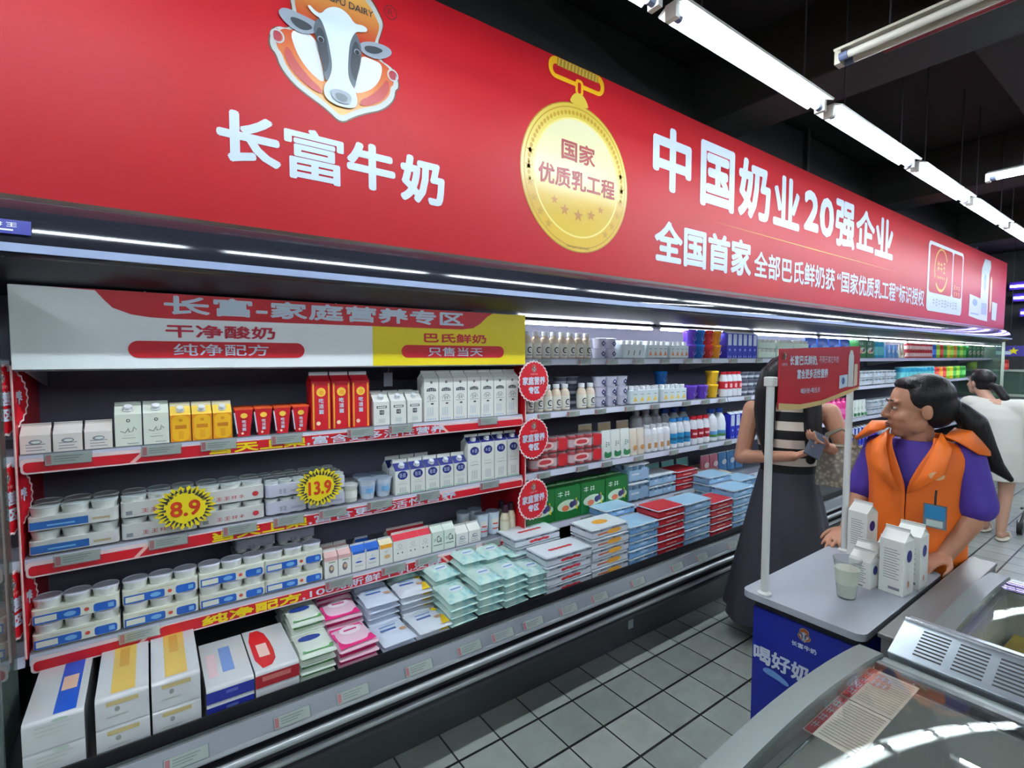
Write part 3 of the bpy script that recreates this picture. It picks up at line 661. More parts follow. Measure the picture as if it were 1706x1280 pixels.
def p_short(b, w, d, hb, hr):
    b.disc(0, hb*0.62, w*0.22, hb*0.13, M_GREYINK, fr(d)); b.disc(w*0.02, hb*0.62, w*0.16, hb*0.07, M_CREAM, fr(d)-0.0004); bottom_lines(b, w, d, hb*0.15, 3, M_GREYINK, 0.009)
def p_script(b, w, d, hb, hr):
    b.ring(0, hb*0.80, 0.003, 0.0055, M_INK, (0, fr(d), 0), n=14)
    b.tube([(-w*0.30, fr(d), hb*0.48), (-w*0.12, fr(d), hb*0.42), (0, fr(d), hb*0.56), (w*0.02, fr(d), hb*0.44), (w*0.16, fr(d), hb*0.46), (w*0.2, fr(d), hb*0.60), (w*0.30, fr(d), hb*0.5)], 0.0009, M_INK, 5)
    b.rect(-w*0.18, w*0.18, hb*0.33, hb*0.335, M_GREYINK, fr(d)); b.rect(-w*0.25, w*0.25, hb*0.24, hb*0.255, M_GREYINK, fr(d)); b.rect(-w*0.05, w*0.38, hb*0.06, hb*0.08, M_GREYINK, fr(d))
def p_yellow(b, w, d, hb, hr):
    y = fr(d)
    b.poly(chaikin([(-w*0.46, 0.002), (w*0.46, 0.002), (w*0.40, hb*0.5), (w*0.46, hb*0.98), (-w*0.46, hb*0.98), (-w*0.40, hb*0.5)]), C(238, 180, 30), (0, y, 0))
    b.rect(-w*0.28, w*0.28, hb*0.48, hb*0.62, C(196, 120, 20), y-0.0005); b.rect(-w*0.12, w*0.12, hb*0.1, hb*0.4, C(226, 160, 20), y-0.0005); b.disc(0, hb*0.8, w*0.1, hb*0.06, C(210, 140, 20), y-0.0005)
def p_redtall(b, w, d, hb, hr):
    y = fr(d)
    b.rect(-w*0.44, -w*0.36, 0.004, hb*0.96, C(232, 168, 40), y); b.rect(w*0.36, w*0.44, 0.004, hb*0.96, C(232, 168, 40), y)
    b.disc(0, hb*0.78, w*0.24, w*0.24, C(240, 196, 70), y-0.0004, 24); b.disc(w*.02, hb*.77, w*.13, w*.13, C(232, 168, 40), y-.0008)
    for i, ch in enumerate('吃活菌'): b.text(ch, -w*0.13, w*0.13, hb*(0.56-i*0.115), hb*(0.655-i*0.115), M_LETTER, (0, y-0.0004, 0), bold=0.03)
    b.disc(-w*0.16, hb*0.14, w*0.11, w*0.11, C(250, 220, 190), y-0.0004)
def p_half(b, w, d, hb, hr):
    y = fr(d); b.rect(-w*0.32, w*0.32, hb*0.72, hb*0.82, M_INK, y); b.rect(-w*0.26, w*0.26, hb*0.745, hb*0.795, M_CREAM, y-0.0004)
    b.rect(-w*0.14, w*0.14, hb*0.45, hb*0.64, M_INK, y); b.scrawl(2, -w*0.11, w*0.11, hb*0.49, hb*0.60, M_CREAM, (0, y-0.0005, 0), bold=0.03); b.rect(-w*0.2, w*0.2, hb*0.1, hb*0.28, C(204, 212, 206), y)
def p_tallw(b, w, d, hb, hr):
    y = fr(d); b.ring(0, hb*0.91, 0.002, 0.006, M_INK, (0, y, 0), n=14)
    b.poly([(-w*0.34, hb*0.70), (-w*0.30, hb*0.76), (0, hb*0.785), (w*0.30, hb*0.76), (w*0.34, hb*0.70)], M_INK, (0, y, 0)); b.scrawl(4, -w*0.28, w*0.28, hb*0.712, hb*0.752, M_CREAM, (0, y-0.0005, 0), bold=0.03)
    b.ring(0, hb*0.52, w*0.25, w*0.275, M_INK, (0, y, 0), n=24, a0=0, a1=pi); b.rect(-w*0.33, w*0.33, hb*0.465, hb*0.472, M_INK, y); b.scrawl(2, -w*0.17, w*0.17, hb*0.50, hb*0.58, M_INK, (0, y, 0), bold=0.05)
    b.disc(0.004, hb*0.405, 0.008, 0.004, M_INK, y)
    for i in (-1, 0, 1): b.rect(-w*0.22+i*w*0.16+w*0.08, -w*0.22+i*w*0.16+w*0.19, hb*0.12, hb*0.32, C(206, 212, 212), y)
    for i in range(5): b.rect(-w*0.36+i*w*0.15, -w*0.30+i*w*0.15, hb*0.03, hb*0.06, M_LBLUE, y)
def p_oval(b, w, d, hb, hr):
    y = fr(d); b.disc(0, hb*0.80, w*0.34, w*0.28, M_NAVY, y, 24); b.scrawl(2, -w*0.24, w*0.24, hb*0.80-w*0.12, hb*0.80+w*0.12, M_LETTER, (0, y-0.0005, 0), bold=0.03)
    b.rect(-w*0.25, w*0.25, hb*0.52, hb*0.53, C(190, 186, 140), y); b.rect(-w*0.3, w*0.3, hb*0.44, hb*0.45, M_GREYINK, y)
    for i in (-1, 0, 1): b.rect(i*w*0.16-w*0.05, i*w*0.16+w*0.05, hb*0.08, hb*0.30, C(200, 204, 202), y)
    b.rect(-w*0.4, w*0.4, 0.003, 0.006, C(80, 190, 150), y)
def p_pinkroof(b, w, d, hb, hr):
    y = fr(d); b.rect(-w*0.2, w*0.3, hb*0.72, hb*0.76, C(90, 150, 80), y); b.disc(0, hb*0.42, w*0.2, hb*0.2, C(120, 116, 120), y); b.disc(w*0.03, hb*0.45, w*0.12, hb*0.1, C(216, 180, 140), y-0.0004)
    th = [(-w/2, -d/2, hb), (w/2, -d/2, hb)]
    for i in range(14):
        xx = -w/2+w*(i+0.3)/14; b.add([(xx, -d/2-0.0006, hb+0.0005), (xx+w*0.03, -d/2-0.0006, hb+0.0005), (xx+w*0.03, -0.004, hr-0.002+0.0008), (xx, -0.004, hr-0.002+0.0008)], [(0, 1, 2, 3)], C(226, 120, 120))
    for i in range(14): xx = -w/2+w*(i+0.3)/14; b.rect(xx, xx+w*0.03, hb*0.82, hb, C(226, 120, 120), y)
def p_blue2(b, w, d, hb, hr):
    y = fr(d); b.rect(-w*0.45, w*0.45, hb*0.86, hb, M_BLUE, y); b.disc(0, hb*0.45, w*0.25, hb*0.04, M_BLUE, y); b.rect(-w*0.3, w*0.3, hb*0.25, hb*0.27, M_GREYINK, y); b.disc(0, hb*0.62, w*0.12, hb*0.07, C(206, 214, 220), y)
def p_orange(b, w, d, hb, hr):
    y = fr(d); b.rect(-w*0.46, w*0.46, hb*0.80, hb, C(240, 166, 40), y); b.disc(0.004, hb*0.38, w*0.24, hb*0.1, C(214, 180, 130), y); b.disc(0, hb*0.62, w*0.12, hb*0.06, C(206, 206, 190), y)
def p_faces(b, w, d, hb, hr):
    y = fr(d)
    for s in (-1, 1): b.disc(s*w*0.17, hb*0.38, w*0.05, w*0.06, M_INK, y, 10)
    b.ring(0, hb*0.72, w*0.12, w*0.14, M_GREYINK, (0, y, 0), n=18); b.rect(-w*0.3, w*0.3, hb*0.56, hb*0.57, M_GREYINK, y)
def p_ca(b, w, d, hb, hr):
    y = fr(d); b.text('Ca', -w*0.10, w*0.34, hb*0.45, hb*0.78, C(64, 84, 76), (0, y, 0), bold=0.01); b.scrawl(2, -w*0.34, -w*0.16, hb*0.52, hb*0.66, C(64, 84, 76), (0, y, 0)); b.rect(-w*0.38, w*0.38, hb*0.30, hb*0.335, C(64, 84, 76), y); b.rect(-w*0.46, -w*0.44, 0.003, hb*0.97, C(120, 180, 130), y)
M_PINKW = mat('carton_pinkish', (232, 222, 214), 0.42); M_YROOF = mat('carton_pale_yellow', (236, 226, 190), 0.42)
CT_SHORT = carton('milk_carton', .070, .07, .056, .080, .090, M_PINKW, prints=p_short)
CT_SCRIPT = carton('milk_carton', .072, .07, .106, .134, .145, mat('carton_green_white', (220, 226, 210), .42), cap=(.0125, M_WHITE), prints=p_script)
CT_YEL = carton('milk_carton', .061, .062, .094, .122, .136, mat('carton_amber', (226, 140, 24), .4), M_YROOF, mat('carton_gold_roof', (238, 200, 80), .4), (.0115, M_WHITE), p_yellow)
CT_RED = carton('yogurt_carton', .076, .075, .198, .222, .236, M_RED, M_WHITE, prints=p_redtall)
CT_HALF = carton('milk_carton', .072, .07, .103, .131, .144, M_CREAM, cap=(.0125, M_WHITE), prints=p_half)
CT_TALL = carton('milk_carton', .0735, .072, .198, .224, .234, M_CREAM, prints=p_tallw)
CT_OV5 = carton('milk_carton', .070, .07, .108, .138, .155, M_CREAM, None, M_NAVY, (.0125, M_WHITE), p_oval)
CT_OV = carton('milk_carton', .074, .072, .195, .222, .235, M_CREAM, None, M_NAVY, (.0135, M_WHITE), p_oval)
CT_PINK = carton('milk_carton', .053, .055, .088, .106, .116, M_CREAM, prints=p_pinkroof)
CT_BLUE = carton('milk_carton', .059, .056, .088, .106, .114, M_CREAM, M_WHITE, M_BLUE, prints=p_blue2)
CT_ORG = carton('milk_carton', .060, .056, .090, .106, .114, M_CREAM, M_WHITE, M_YROOF, prints=p_orange)
CT_FACE = carton('milk_carton', .062, .06, .093, .114, .124, M_CREAM, M_PINKW, C(214, 44, 64), prints=p_faces)
CT_CA = carton('milk_carton', .061, .06, .094, .114, .122, mat('carton_mint_white', (216, 228, 214), .42), prints=p_ca)
CT_WHITE = carton('milk_carton', .068, .065, .060, .088, .098, M_CREAM, prints=p_short)

def wedge_pack(name):
    """red trapezoid pouch pack standing up, narrower at the base"""
    w0, w1, h, d = .040, .060, .10, .05; b = MB()
    b.add([(-w0/2, -d*0.4, 0), (w0/2, -d*0.4, 0), (w0/2, d*0.4, 0), (-w0/2, d*0.4, 0), (-w1/2, -d/2, h), (w1/2, -d/2, h), (w1/2, d/2, h), (-w1/2, d/2, h)],
          [(3, 2, 1, 0), (4, 5, 6, 7), (0, 1, 5, 4), (1, 2, 6, 5), (2, 3, 7, 6), (3, 0, 4, 7)], M_RED)
    y = -d/2-0.0012
    b.disc(0, .078, .012, .010, C(240, 196, 70), y)
    for i, ch in enumerate('吃活菌'): b.text(ch, -.007, .007, .050-i*.0145, .062-i*.0145, M_LETTER, (0, y, 0), bold=.03)
    b.disc(-.006, .012, .0045, .0045, C(250, 220, 190), y)
    t = MB().box(-w1/2-.001, w1/2+.001, -d/2-.0015, d/2+.0015, h, h+.006, C(232, 90, 40)); s = MB().tube([(-w1/2-.002, -d/2-.002, h*.9), (-w0/2-.003, -d*.4-.003, .012)], .0025, M_LETTER, 6)
    return (name, [('body', b.mesh('body')), ('folded_rim', t.mesh('folded_rim')), ('straw', s.mesh('straw'))])
WEDGE = wedge_pack('yogurt_carton')

def cup_mesh(r0, r1, h, m, label=None, l0=.3, l1=.75, n=20):
    b = MB(); rr = lambda t: r0+(r1-r0)*t
    b.lathe([(r0*.9, 0), (r0, .002), (rr(l0), h*l0), (rr(l1), h*l1), (r1, h*.96), (r1*1.04, h*.965), (r1*1.04, h)], n, m, ms=[m, m, label or m, m, m, m])
    return b
def cup_pack(name, w, h, cupm, lidm, sleevem, prints, nx=3, ny=1, d=None, lid_h=.006):
    """row of cups held by a printed card sleeve"""
    r1 = w/nx/2*.96; parts = []; d = d or r1*2
    cm = cup_mesh(r1*.78, r1, h-lid_h, cupm)
    lm = MB().lathe([(r1*1.05, h-lid_h), (r1*1.05, h-.001), (r1*.95, h), (r1*.9, h-.0015), (0, h-.0015)], 20, lidm)
    for j in range(ny):
        for i in range(nx):
            cx = -w/2+w/nx*(i+.5); cy = -d/2+r1*1.06+j*2.1*r1
            a = MB(); a.v = [(v[0]+cx, v[1]+cy, v[2]) for v in cm.v]; a.f = cm.f; a.m = cm.m; a.mats = cm.mats
            l = MB(); l.v = [(v[0]+cx, v[1]+cy, v[2]) for v in lm.v]; l.f = lm.f; l.m = lm.m; l.mats = lm.mats
            parts.append(('cup', a.mesh('cup'), [('lid', l.mesh('lid'))]))
    s = MB(); sleevem(s, w, d, h)
    if prints: prints(s, w, d, h)
    parts.append(('sleeve', s.mesh('sleeve')))
    return (name, parts)
M_CUPW = mat('cup_frosted', (218, 222, 216), .35, var=.05, bscale=40); M_LIDW = mat('lid_white', (224, 228, 240), .3); M_LIDC = mat('lid_clear', (196, 206, 206), .18, spec=.7)
M_SLV = mat('sleeve_cream', (220, 222, 206), .42); M_SLVG = mat('sleeve_grey', (206, 206, 202), .42); M_SLVL = mat('sleeve_lilac', (196, 198, 214), .42)
def sl_box(m, z0, z1):
    def f(s, w, d, h): s.rbox(-w/2, w/2, -d/2-.002, d/2+.002, h*z0, h*z1, min(.012, d/4), m, 3)
    return f
def pr_bluebar(s, w, d, h):
    y = -d/2-.0027
    s.rect(-w*.48, -w*.2, h*.06, h*.42, M_BLUE, y); s.rect(-w*.46, -w*.225, h*.12, h*.36, M_SLV, y-.0004); s.poly(rrect(-w*.215, w*.04, h*.06, h*.42, .006), M_BLUE, (0, y, 0)); s.disc(-w*.08, h*.24, w*.07, h*.1, M_LBLUE, y-.0004)
    s.disc(w*.11, h*.26, w*.03, h*.08, C(206, 80, 60), y); s.poly(rrect(w*.19, w*.46, h*.06, h*.42, .008), M_BLUE, (0, y, 0)); s.rect(w*.36, w*.43, h*.15, h*.34, M_LBLUE, y-.0004)
    s.rect(-w*.3, w*.2, h*.5, h*.53, C(190, 190, 150), y)
def pr_bluewide(s, w, d, h):
    y = -d/2-.0027; s.rect(-w*.48, w*.15, h*.10, h*.42, C(40, 100, 170), y); s.rect(w*.2, w*.4, h*.2, h*.3, C(186, 170, 130), y); s.rect(-w*.3, 0, h*.2, h*.27, M_LBLUE, y-.0004)
def pr_redwords(s, w, d, h):
    y = -d/2-.0027; s.scrawl(4, -w*.25, w*.2, h*.2, h*.38, C(196, 84, 84), (0, y, 0)); s.disc(w*.36, h*.34, w*.05, h*.13, C(206, 60, 66), y); s.rect(-w*.44, -w*.36, h*.16, h*.34, M_GREYINK, y)
def pr_lilac(s, w, d, h):
    y = -d/2-.0027; s.scrawl(2, -w*.2, 0, h*.25, h*.5, M_GREYINK, (0, y, 0)); s.rect(w*.1, w*.4, h*.3, h*.42, C(170, 172, 190), y)
CP_BLUE = cup_pack('yogurt_cup_pack', .218, .078, M_CUPW, M_LIDW, sl_box(M_SLV, .04, .62), pr_bluebar)
CP_WIDE = cup_pack('yogurt_cup_pack', .222, .074, M_CUPW, M_LIDC, sl_box(M_SLVG, .05, .6), pr_bluewide, 3, 2, .145)
CP_REDW = cup_pack('yogurt_cup_pack', .216, .073, M_CUPW, M_LIDC, sl_box(M_SLVG, .05, .72), pr_redwords, 3, 2, .142)
CP_LIL = cup_pack('yogurt_cup_pack', .150, .066, M_CUPW, M_LIDC, sl_box(M_SLVL, .10, .8), pr_lilac, 3, 4, .20)
CP_BOX = cup_pack('yogurt_cup_pack', .150, .058, M_CUPW, M_LIDC, sl_box(M_SLVL, .30, .95), pr_lilac, 3, 3, .15)
def cup(name, r0, r1, h, m, lidm, label=None, lid_h=.004, prints=None, l0=.3, l1=.75):
    b = cup_mesh(r0, r1, h-lid_h, m, label, l0, l1)
    l = MB().lathe([(r1*1.07, h-lid_h), (r1*1.07, h-.001), (r1, h), (0, h)], 20, lidm)
    parts = [('cup', b.mesh('cup')), ('lid', l.mesh('lid'))]
    if prints:
        p = MB(); prints(p); parts.append(('label', p.mesh('label')))
    return (name, parts)
def curved_print(b, r, z0, z1, a0, a1, m, n=8):
    vs = []
    for i in range(n+1):
        a = -pi/2+a0+(a1-a0)*i/n; vs += [(r*math.cos(a), r*math.sin(a), z0), (r*math.cos(a), r*math.sin(a), z1)]
    b.add(vs, [(2*i, 2*i+2, 2*i+3, 2*i+1) for i in range(n)], m)
CUP_FOIL = cup('yogurt_cup', .028, .039, .085, mat('cup_ice_white', (206, 218, 230), .35), mat('foil_lid', (190, 206, 226), .25, metal=.3), C(176, 200, 226), prints=lambda p: curved_print(p, .0365, .03, .05, -.5, .4, M_LBLUE))
CUP_JAR = cup('yogurt_jar', .03, .033, .075, mat('jar_glass_white', (214, 216, 206), .25), mat('jar_lid', (206, 210, 206), .3), M_SLV, .010, lambda p: curved_print(p, .0335, .02, .05, -.8, .8, M_CREAM))
CUP_TALLB = cup('yogurt_cup', .031, .036, .118, mat('cup_pale_blue', (206, 220, 230), .35), mat('foil_lid', (190, 206, 226), .25, metal=.3), None, .003, lambda p: (curved_print(p, .0355, .05, .085, -.7, .5, C(226, 226, 220)), curved_print(p, .036, .055, .062, -.5, .3, C(206, 70, 60)), curved_print(p, .035, .03, .036, -.6, .6, C(206, 70, 60))))

def bottle(name, prof, m, capm, cap, label=None, lab=None, n=18, prints=None):
    """prof: body profile, cap: (r, z0, z1), label: (z0, z1, material)"""
    b = MB().lathe(prof, n, m); parts = [('body', b.mesh('body'))]
    c = MB().lathe([(cap[0], cap[1]), (cap[0], cap[2]-.002), (cap[0]*.9, cap[2]), (0, cap[2])], n, capm); parts.append(('cap', c.mesh('cap')))
    if label:
        rmax = max(r for r, z in prof)+.0008; p = MB().lathe([(rmax, label[0]), (rmax, label[1])], n, label[2])
        p.f = p.f[:n]; p.m = p.m[:n]
        if prints: prints(p, rmax+.0006)
        parts.append(('label', p.mesh('label')))
    return (name, parts)
M_BEIGE = mat('bottle_beige', (214, 196, 174), .35); M_BOTW = mat('bottle_white', (226, 230, 234), .3)
def p_c(p, r):
    for i in range(16):
        a = math.radians(50+260*i/16)
        curved_print(p, r, .046+.014*math.sin(a)-.003, .046+.014*math.sin(a)+.003, (.013*math.cos(a)-.003)/r, (.013*math.cos(a)+.003)/r, M_INK, 1)
    curved_print(p, r+.0003, .0445, .048, -.2, .45, C(110, 120, 150), 3); curved_print(p, r, .016, .022, -.6, .6, M_GREYINK)
BT_C = bottle('yogurt_drink_bottle', [(.026, 0), (.029, .004), (.029, .085), (.024, .108), (.017, .118), (.017, .126)], M_BEIGE, M_WHITE, (.019, .124, .146), (.008, .082, C(222, 220, 206)), prints=p_c)
BT_DARK = bottle('coffee_milk_bottle', [(.023, 0), (.026, .004), (.026, .075), (.017, .098), (.0135, .115), (.0135, .13)], mat('bottle_cream', (216, 206, 176), .25), mat('cap_dark_brown', (58, 36, 52), .35), (.0165, .105, .145), (.012, .06, C(220, 216, 190)))
BT_SLIM = bottle('yogurt_drink_bottle', [(.022, 0), (.025, .004), (.025, .07), (.02, .085), (.016, .09), (.016, .096)], M_BOTW, M_WHITE, (.018, .093, .112))
BT_BIG = bottle('milk_jug', [(.045, 0), (.05, .006), (.05, .12), (.04, .17), (.022, .20), (.022, .212)], M_BOTW, mat('cap_blue', (36, 90, 190), .35), (.026, .205, .238), (.03, .075, C(90, 150, 200)), prints=lambda p, r: curved_print(p, r, .032, .05, -1.4, 1.4, C(80, 140, 70)))
BT_PLAIN = bottle('milk_jug', [(.045, 0), (.05, .006), (.05, .13), (.04, .19), (.022, .21), (.022, .22)], M_BOTW, M_WHITE, (.026, .215, .245))

def multi(name, unit, nx, ny, px, py, sleeve=None, part='bottle'):
    """several bottles or cups shrink-wrapped into one pack; each unit keeps its body and cap"""
    parts = []; um = unit[1]
    for j in range(ny):
        for i in range(nx):
            dx, dy = px*(i-(nx-1)/2), py*(j-(ny-1)/2); subs = []; main = None
            for k, p in enumerate(um):
                c = p[1].copy(); c.transform(Matrix.Translation((dx, dy, 0)))
                if k == 0: main = c
                else: subs.append((p[0], c))
            parts.append((part, main, subs))
    if sleeve:
        s = MB(); sleeve(s, nx*px, ny*py); parts.append(('sleeve', s.mesh('sleeve')))
    return (name, parts)
def slv(m, z0, z1, prints=None):
    def f(s, w, d):
        s.rbox(-w/2-.001, w/2+.001, -d/2-.001, d/2+.001, z0, z1, .014, m, 3)
        if prints: prints(s, w, d)
    return f
def p_tri(colr):
    def f(s, w, d):
        y = -d/2-.0018
        for i in range(4):
            x = -w*.36+w*.24*i; s.poly([(x-w*.08, .018), (x+w*.08, .018), (x, .052)], colr, (0, y, 0)); s.rect(x-w*.06, x+w*.06, .06, .064, M_GREYINK, y)
    return f
M_SLVI = mat('sleeve_ice', (206, 220, 222), .4)
PK_GREEN = multi('yogurt_drink_pack', BT_SLIM, 4, 2, .052, .052, slv(M_SLVI, .004, .086, lambda s, w, d: [s.poly([(-w*.3+i*w*.25, .02), (-w*.26+i*w*.25, .02), (-w*.22+i*w*.25, .05), (-w*.26+i*w*.25, .05)], C(60, 120, 90), (0, -d/2-.0018, 0)) for i in range(3)]))
PK_ORG = multi('yogurt_drink_pack', BT_SLIM, 4, 2, .052, .052, slv(M_SLVI, .004, .086, p_tri(C(220, 140, 90))))
PK_YEL = multi('yogurt_drink_pack', BT_SLIM, 5, 2, .054, .052, slv(M_SLVI, .004, .086, p_tri(C(232, 200, 100))))
DIA = cup('yogurt_cup', .032, .041, .060, mat('cup_lilac_white', (206, 206, 222), .35), mat('foil_lid_lilac', (196, 198, 214), .25, metal=.3), None, .003,
          lambda p: (p.poly([(-.018, .028), (0, .010), (.018, .028), (0, .046)], C(44, 40, 96), (0, -.0405, 0)), p.poly([(-.008, .028), (0, .022), (.008, .028), (0, .034)], M_LETTER, (0, -.0412, 0))))
DARKCUP = cup('yogurt_cup', .032, .041, .060, mat('cup_slate', (92, 98, 116), .35), mat('foil_lid_grey', (176, 182, 190), .25, metal=.3), C(200, 206, 216), .003, None, .3, .6)
def mug(col, name):
    m = mat('tub_'+name, col, .3, coat=.3); lm = mat('tub_lid_'+name, tuple(min(255, int(v*1.12)+12) for v in col), .25)
    b = cup_mesh(.036, .046, .084, m); l = MB().lathe([(.049, .084), (.05, .09), (.047, .098), (.030, .0985), (.030, .0955), (0, .0955)], 20, lm)
    r = MB(); r.ring(0, .045, .016, .021, mat('tub_mark_'+name, tuple(min(255, int(v*.5+120)) for v in col), .4), (0, -.0455, 0), n=24, a0=pi*.95, a1=2.05*pi)
    return ('yogurt_tub', [('tub', b.mesh('tub')), ('lid', l.mesh('lid')), ('mark', r.mesh('mark'))])
MUGS = {n: mug(c, n) for n, c in (('purple', (92, 56, 170)), ('blue', (24, 110, 190)), ('red', (206, 40, 40)), ('orange', (232, 150, 30)), ('yellow', (226, 176, 30)))}
def p_bluec(b, w, d, hb, hr):
    y = fr(d); b.rect(-w*.34, w*.34, hb*.52, hb*.97, M_LETTER, y); b.disc(0, hb*.86, w*.2, hb*.06, C(190, 200, 226), y-.0004); b.poly([(-w*.2, hb*.34), (0, hb*.28), (w*.2, hb*.34), (0, hb*.40)], C(150, 180, 240), (0, y, 0))
    for s in (-1, 1): b.rect(s*w*.2-w*.08, s*w*.2+w*.08, .004, hb*.1, C(150, 180, 240), y)
CT_DBLUE = carton('milk_carton', .068, .068, .185, .20, .206, mat('carton_deep_blue', (28, 40, 176), .4), C(150, 130, 80), M_LETTER, None, p_bluec)
BT_RED = bottle('yogurt_drink_bottle', [(.027, 0), (.031, .004), (.031, .12), (.026, .15), (.02, .165), (.02, .172)], M_BOTW, mat('cap_red', (206, 30, 50), .35), (.0225, .168, .188), (.06, .115, C(206, 30, 50)), prints=lambda p, r: curved_print(p, r, .07, .1, -.5, .5, C(240, 190, 190)))
BT_BLUEC = bottle('milk_bottle', [(.03, 0), (.034, .004), (.034, .12), (.029, .155), (.021, .175), (.021, .182)], M_BOTW, mat('cap_light_blue', (60, 140, 206), .35), (.0245, .178, .2), (.03, .1, C(40, 140, 190)), prints=lambda p, r: curved_print(p, r, .055, .07, -1.4, 1.4, C(30, 90, 120)))
BT_REDC = bottle('milk_bottle', [(.03, 0), (.034, .004), (.034, .12), (.029, .155), (.021, .175), (.021, .182)], M_BOTW, mat('cap_red', (206, 30, 50), .35), (.0245, .178, .2), (.045, .11, C(170, 24, 44)), prints=lambda p, r: curved_print(p, r, .07, .085, -.8, .8, C(236, 190, 190)))
BT_PINK = bottle('yogurt_drink_bottle', [(.04, 0), (.046, .004), (.046, .13), (.036, .17), (.022, .185), (.022, .19)], mat('bottle_pink', (226, 50, 140), .3), mat('cap_pink', (236, 90, 160), .35), (.026, .187, .212), (.05, .11, C(236, 120, 180)))
BT_PIC = bottle('milk_bottle', [(.028, 0), (.031, .004), (.031, .12), (.025, .145), (.017, .155), (.017, .16)], M_BOTW, M_BOTW, (.02, .158, .176), (.02, .11, C(228, 228, 226)), prints=lambda p, r: curved_print(p, r, .025, .06, -.5, .6, C(190, 140, 80)))
CAN_RED = bottle('milk_drink_can', [(.026, 0), (.03, .004), (.03, .075), (.026, .082)], mat('can_red', (196, 34, 44), .3), mat('can_top', (196, 196, 200), .25, metal=.6), (.027, .082, .086), (.015, .06, C(230, 196, 196)))
PK_RED4 = multi('red_drink_pack', CAN_RED, 4, 2, .066, .062, slv(M_FILM, .006, .088, lambda s, w, d: [s.poly(chaikin([(-w*.40, .022), (w*.02, .022), (w*.1, .045), (0, .066), (-w*.36, .066)]), C(232, 196, 190), (0, -d/2-.002, 0)), s.poly(chaikin([(-w*.33, .032), (-w*.02, .032), (w*.02, .045), (-w*.04, .056), (-w*.3, .056)]), C(196, 60, 66), (0, -d/2-.0026, 0)), s.rect(w*.2, w*.46, .012, .075, C(196, 34, 44), -d/2-.002)]), 'can')
def pouch(name, w, d, h, m, prints=None, lean=0.0):
    """standing pouch: wide gusset below, crimped flat top"""
    b = MB(); n = 6; P = []
    for j in range(n+1):
        t = j/n; dd = d*(1-t)**.7*.5+.0012; ww = w*(.5-.02*math.sin(pi*t)); z = h*t
        P.append([(-ww, -dd*.4, z), (-ww*.6, -dd*.9, z), (0, -dd, z), (ww*.6, -dd*.9, z), (ww, -dd*.4, z), (ww, dd*.4, z), (0, dd, z), (-ww, dd*.4, z)])
    vs = [p for r in P for p in r]; k = 8
    b.add(vs, [(j*k+i, j*k+(i+1) % k, (j+1)*k+(i+1) % k, (j+1)*k+i) for j in range(n) for i in range(k)], m)
    b.add(P[0], [tuple(range(7, -1, -1))], m); b.add(P[-1], [tuple(range(8))], m)
    c = MB().box(-w*.49, w*.49, -.0016, .0016, h*.955, h*1.02, C(214, 220, 216))
    parts = [('pouch', b.mesh('pouch', 1.0)), ('crimped_top', c.mesh('crimped_top'))]
    if prints: p = MB(); prints(p, w, d, h); parts.append(('label', p.mesh('label')))
    return (name, parts)
def p_greenp(p, w, d, h):
    p.poly(chaikin([(-w*.4, h*.06), (w*.4, h*.06), (w*.34, h*.3), (0, h*.2), (-w*.36, h*.34)]), C(50, 130, 80), (0, -d*.50-.001, 0)); p.scrawl(2, -w*.24, w*.24, h*.45, h*.62, C(60, 110, 90), (0, -d*.42, 0), bold=.02)
PO_GREEN = pouch('milk_pouch', .082, .05, .172, mat('pouch_white', (222, 228, 222), .35), p_greenp)
PO_CREAM = pouch('milk_pouch', .066, .045, .165, mat('pouch_cream', (224, 214, 196), .35), lambda p, w, d, h: p.disc(0, h*.28, w*.3, h*.1, C(206, 150, 90), -d*.5-.002))
PO_KRAFT = pouch('kraft_pouch', .115, .05, .20, mat('pouch_kraft', (206, 188, 150), .5), lambda p, w, d, h: p.disc(0, h*.45, w*.24, h*.1, C(110, 90, 60), -d*.38))
PO_BLUEBIG = pouch('milk_powder_bag', .225, .09, .185, mat('bag_blue', (36, 92, 200), .35), lambda p, w, d, h: (p.disc(0, h*.55, w*.3, h*.14, C(110, 160, 236), -d*.37), p.rect(-w*.4, w*.4, h*.1, h*.25, C(206, 226, 244), -d*.52)))
PO_TEAL = pouch('snack_bag', .15, .06, .13, mat('bag_teal', (120, 196, 190), .3), lambda p, w, d, h: p.disc(0, h*.5, w*.25, h*.15, C(226, 240, 236), -d*.42))
PO_PINKB = pouch('snack_bag', .11, .055, .15, mat('bag_pink', (224, 130, 150), .3), lambda p, w, d, h: p.disc(0, h*.5, w*.3, h*.15, C(246, 220, 224), -d*.42))
PO_SKYB = pouch('snack_bag', .11, .055, .15, mat('bag_sky', (90, 150, 206), .3), lambda p, w, d, h: p.disc(0, h*.5, w*.3, h*.15, C(226, 236, 246), -d*.42))

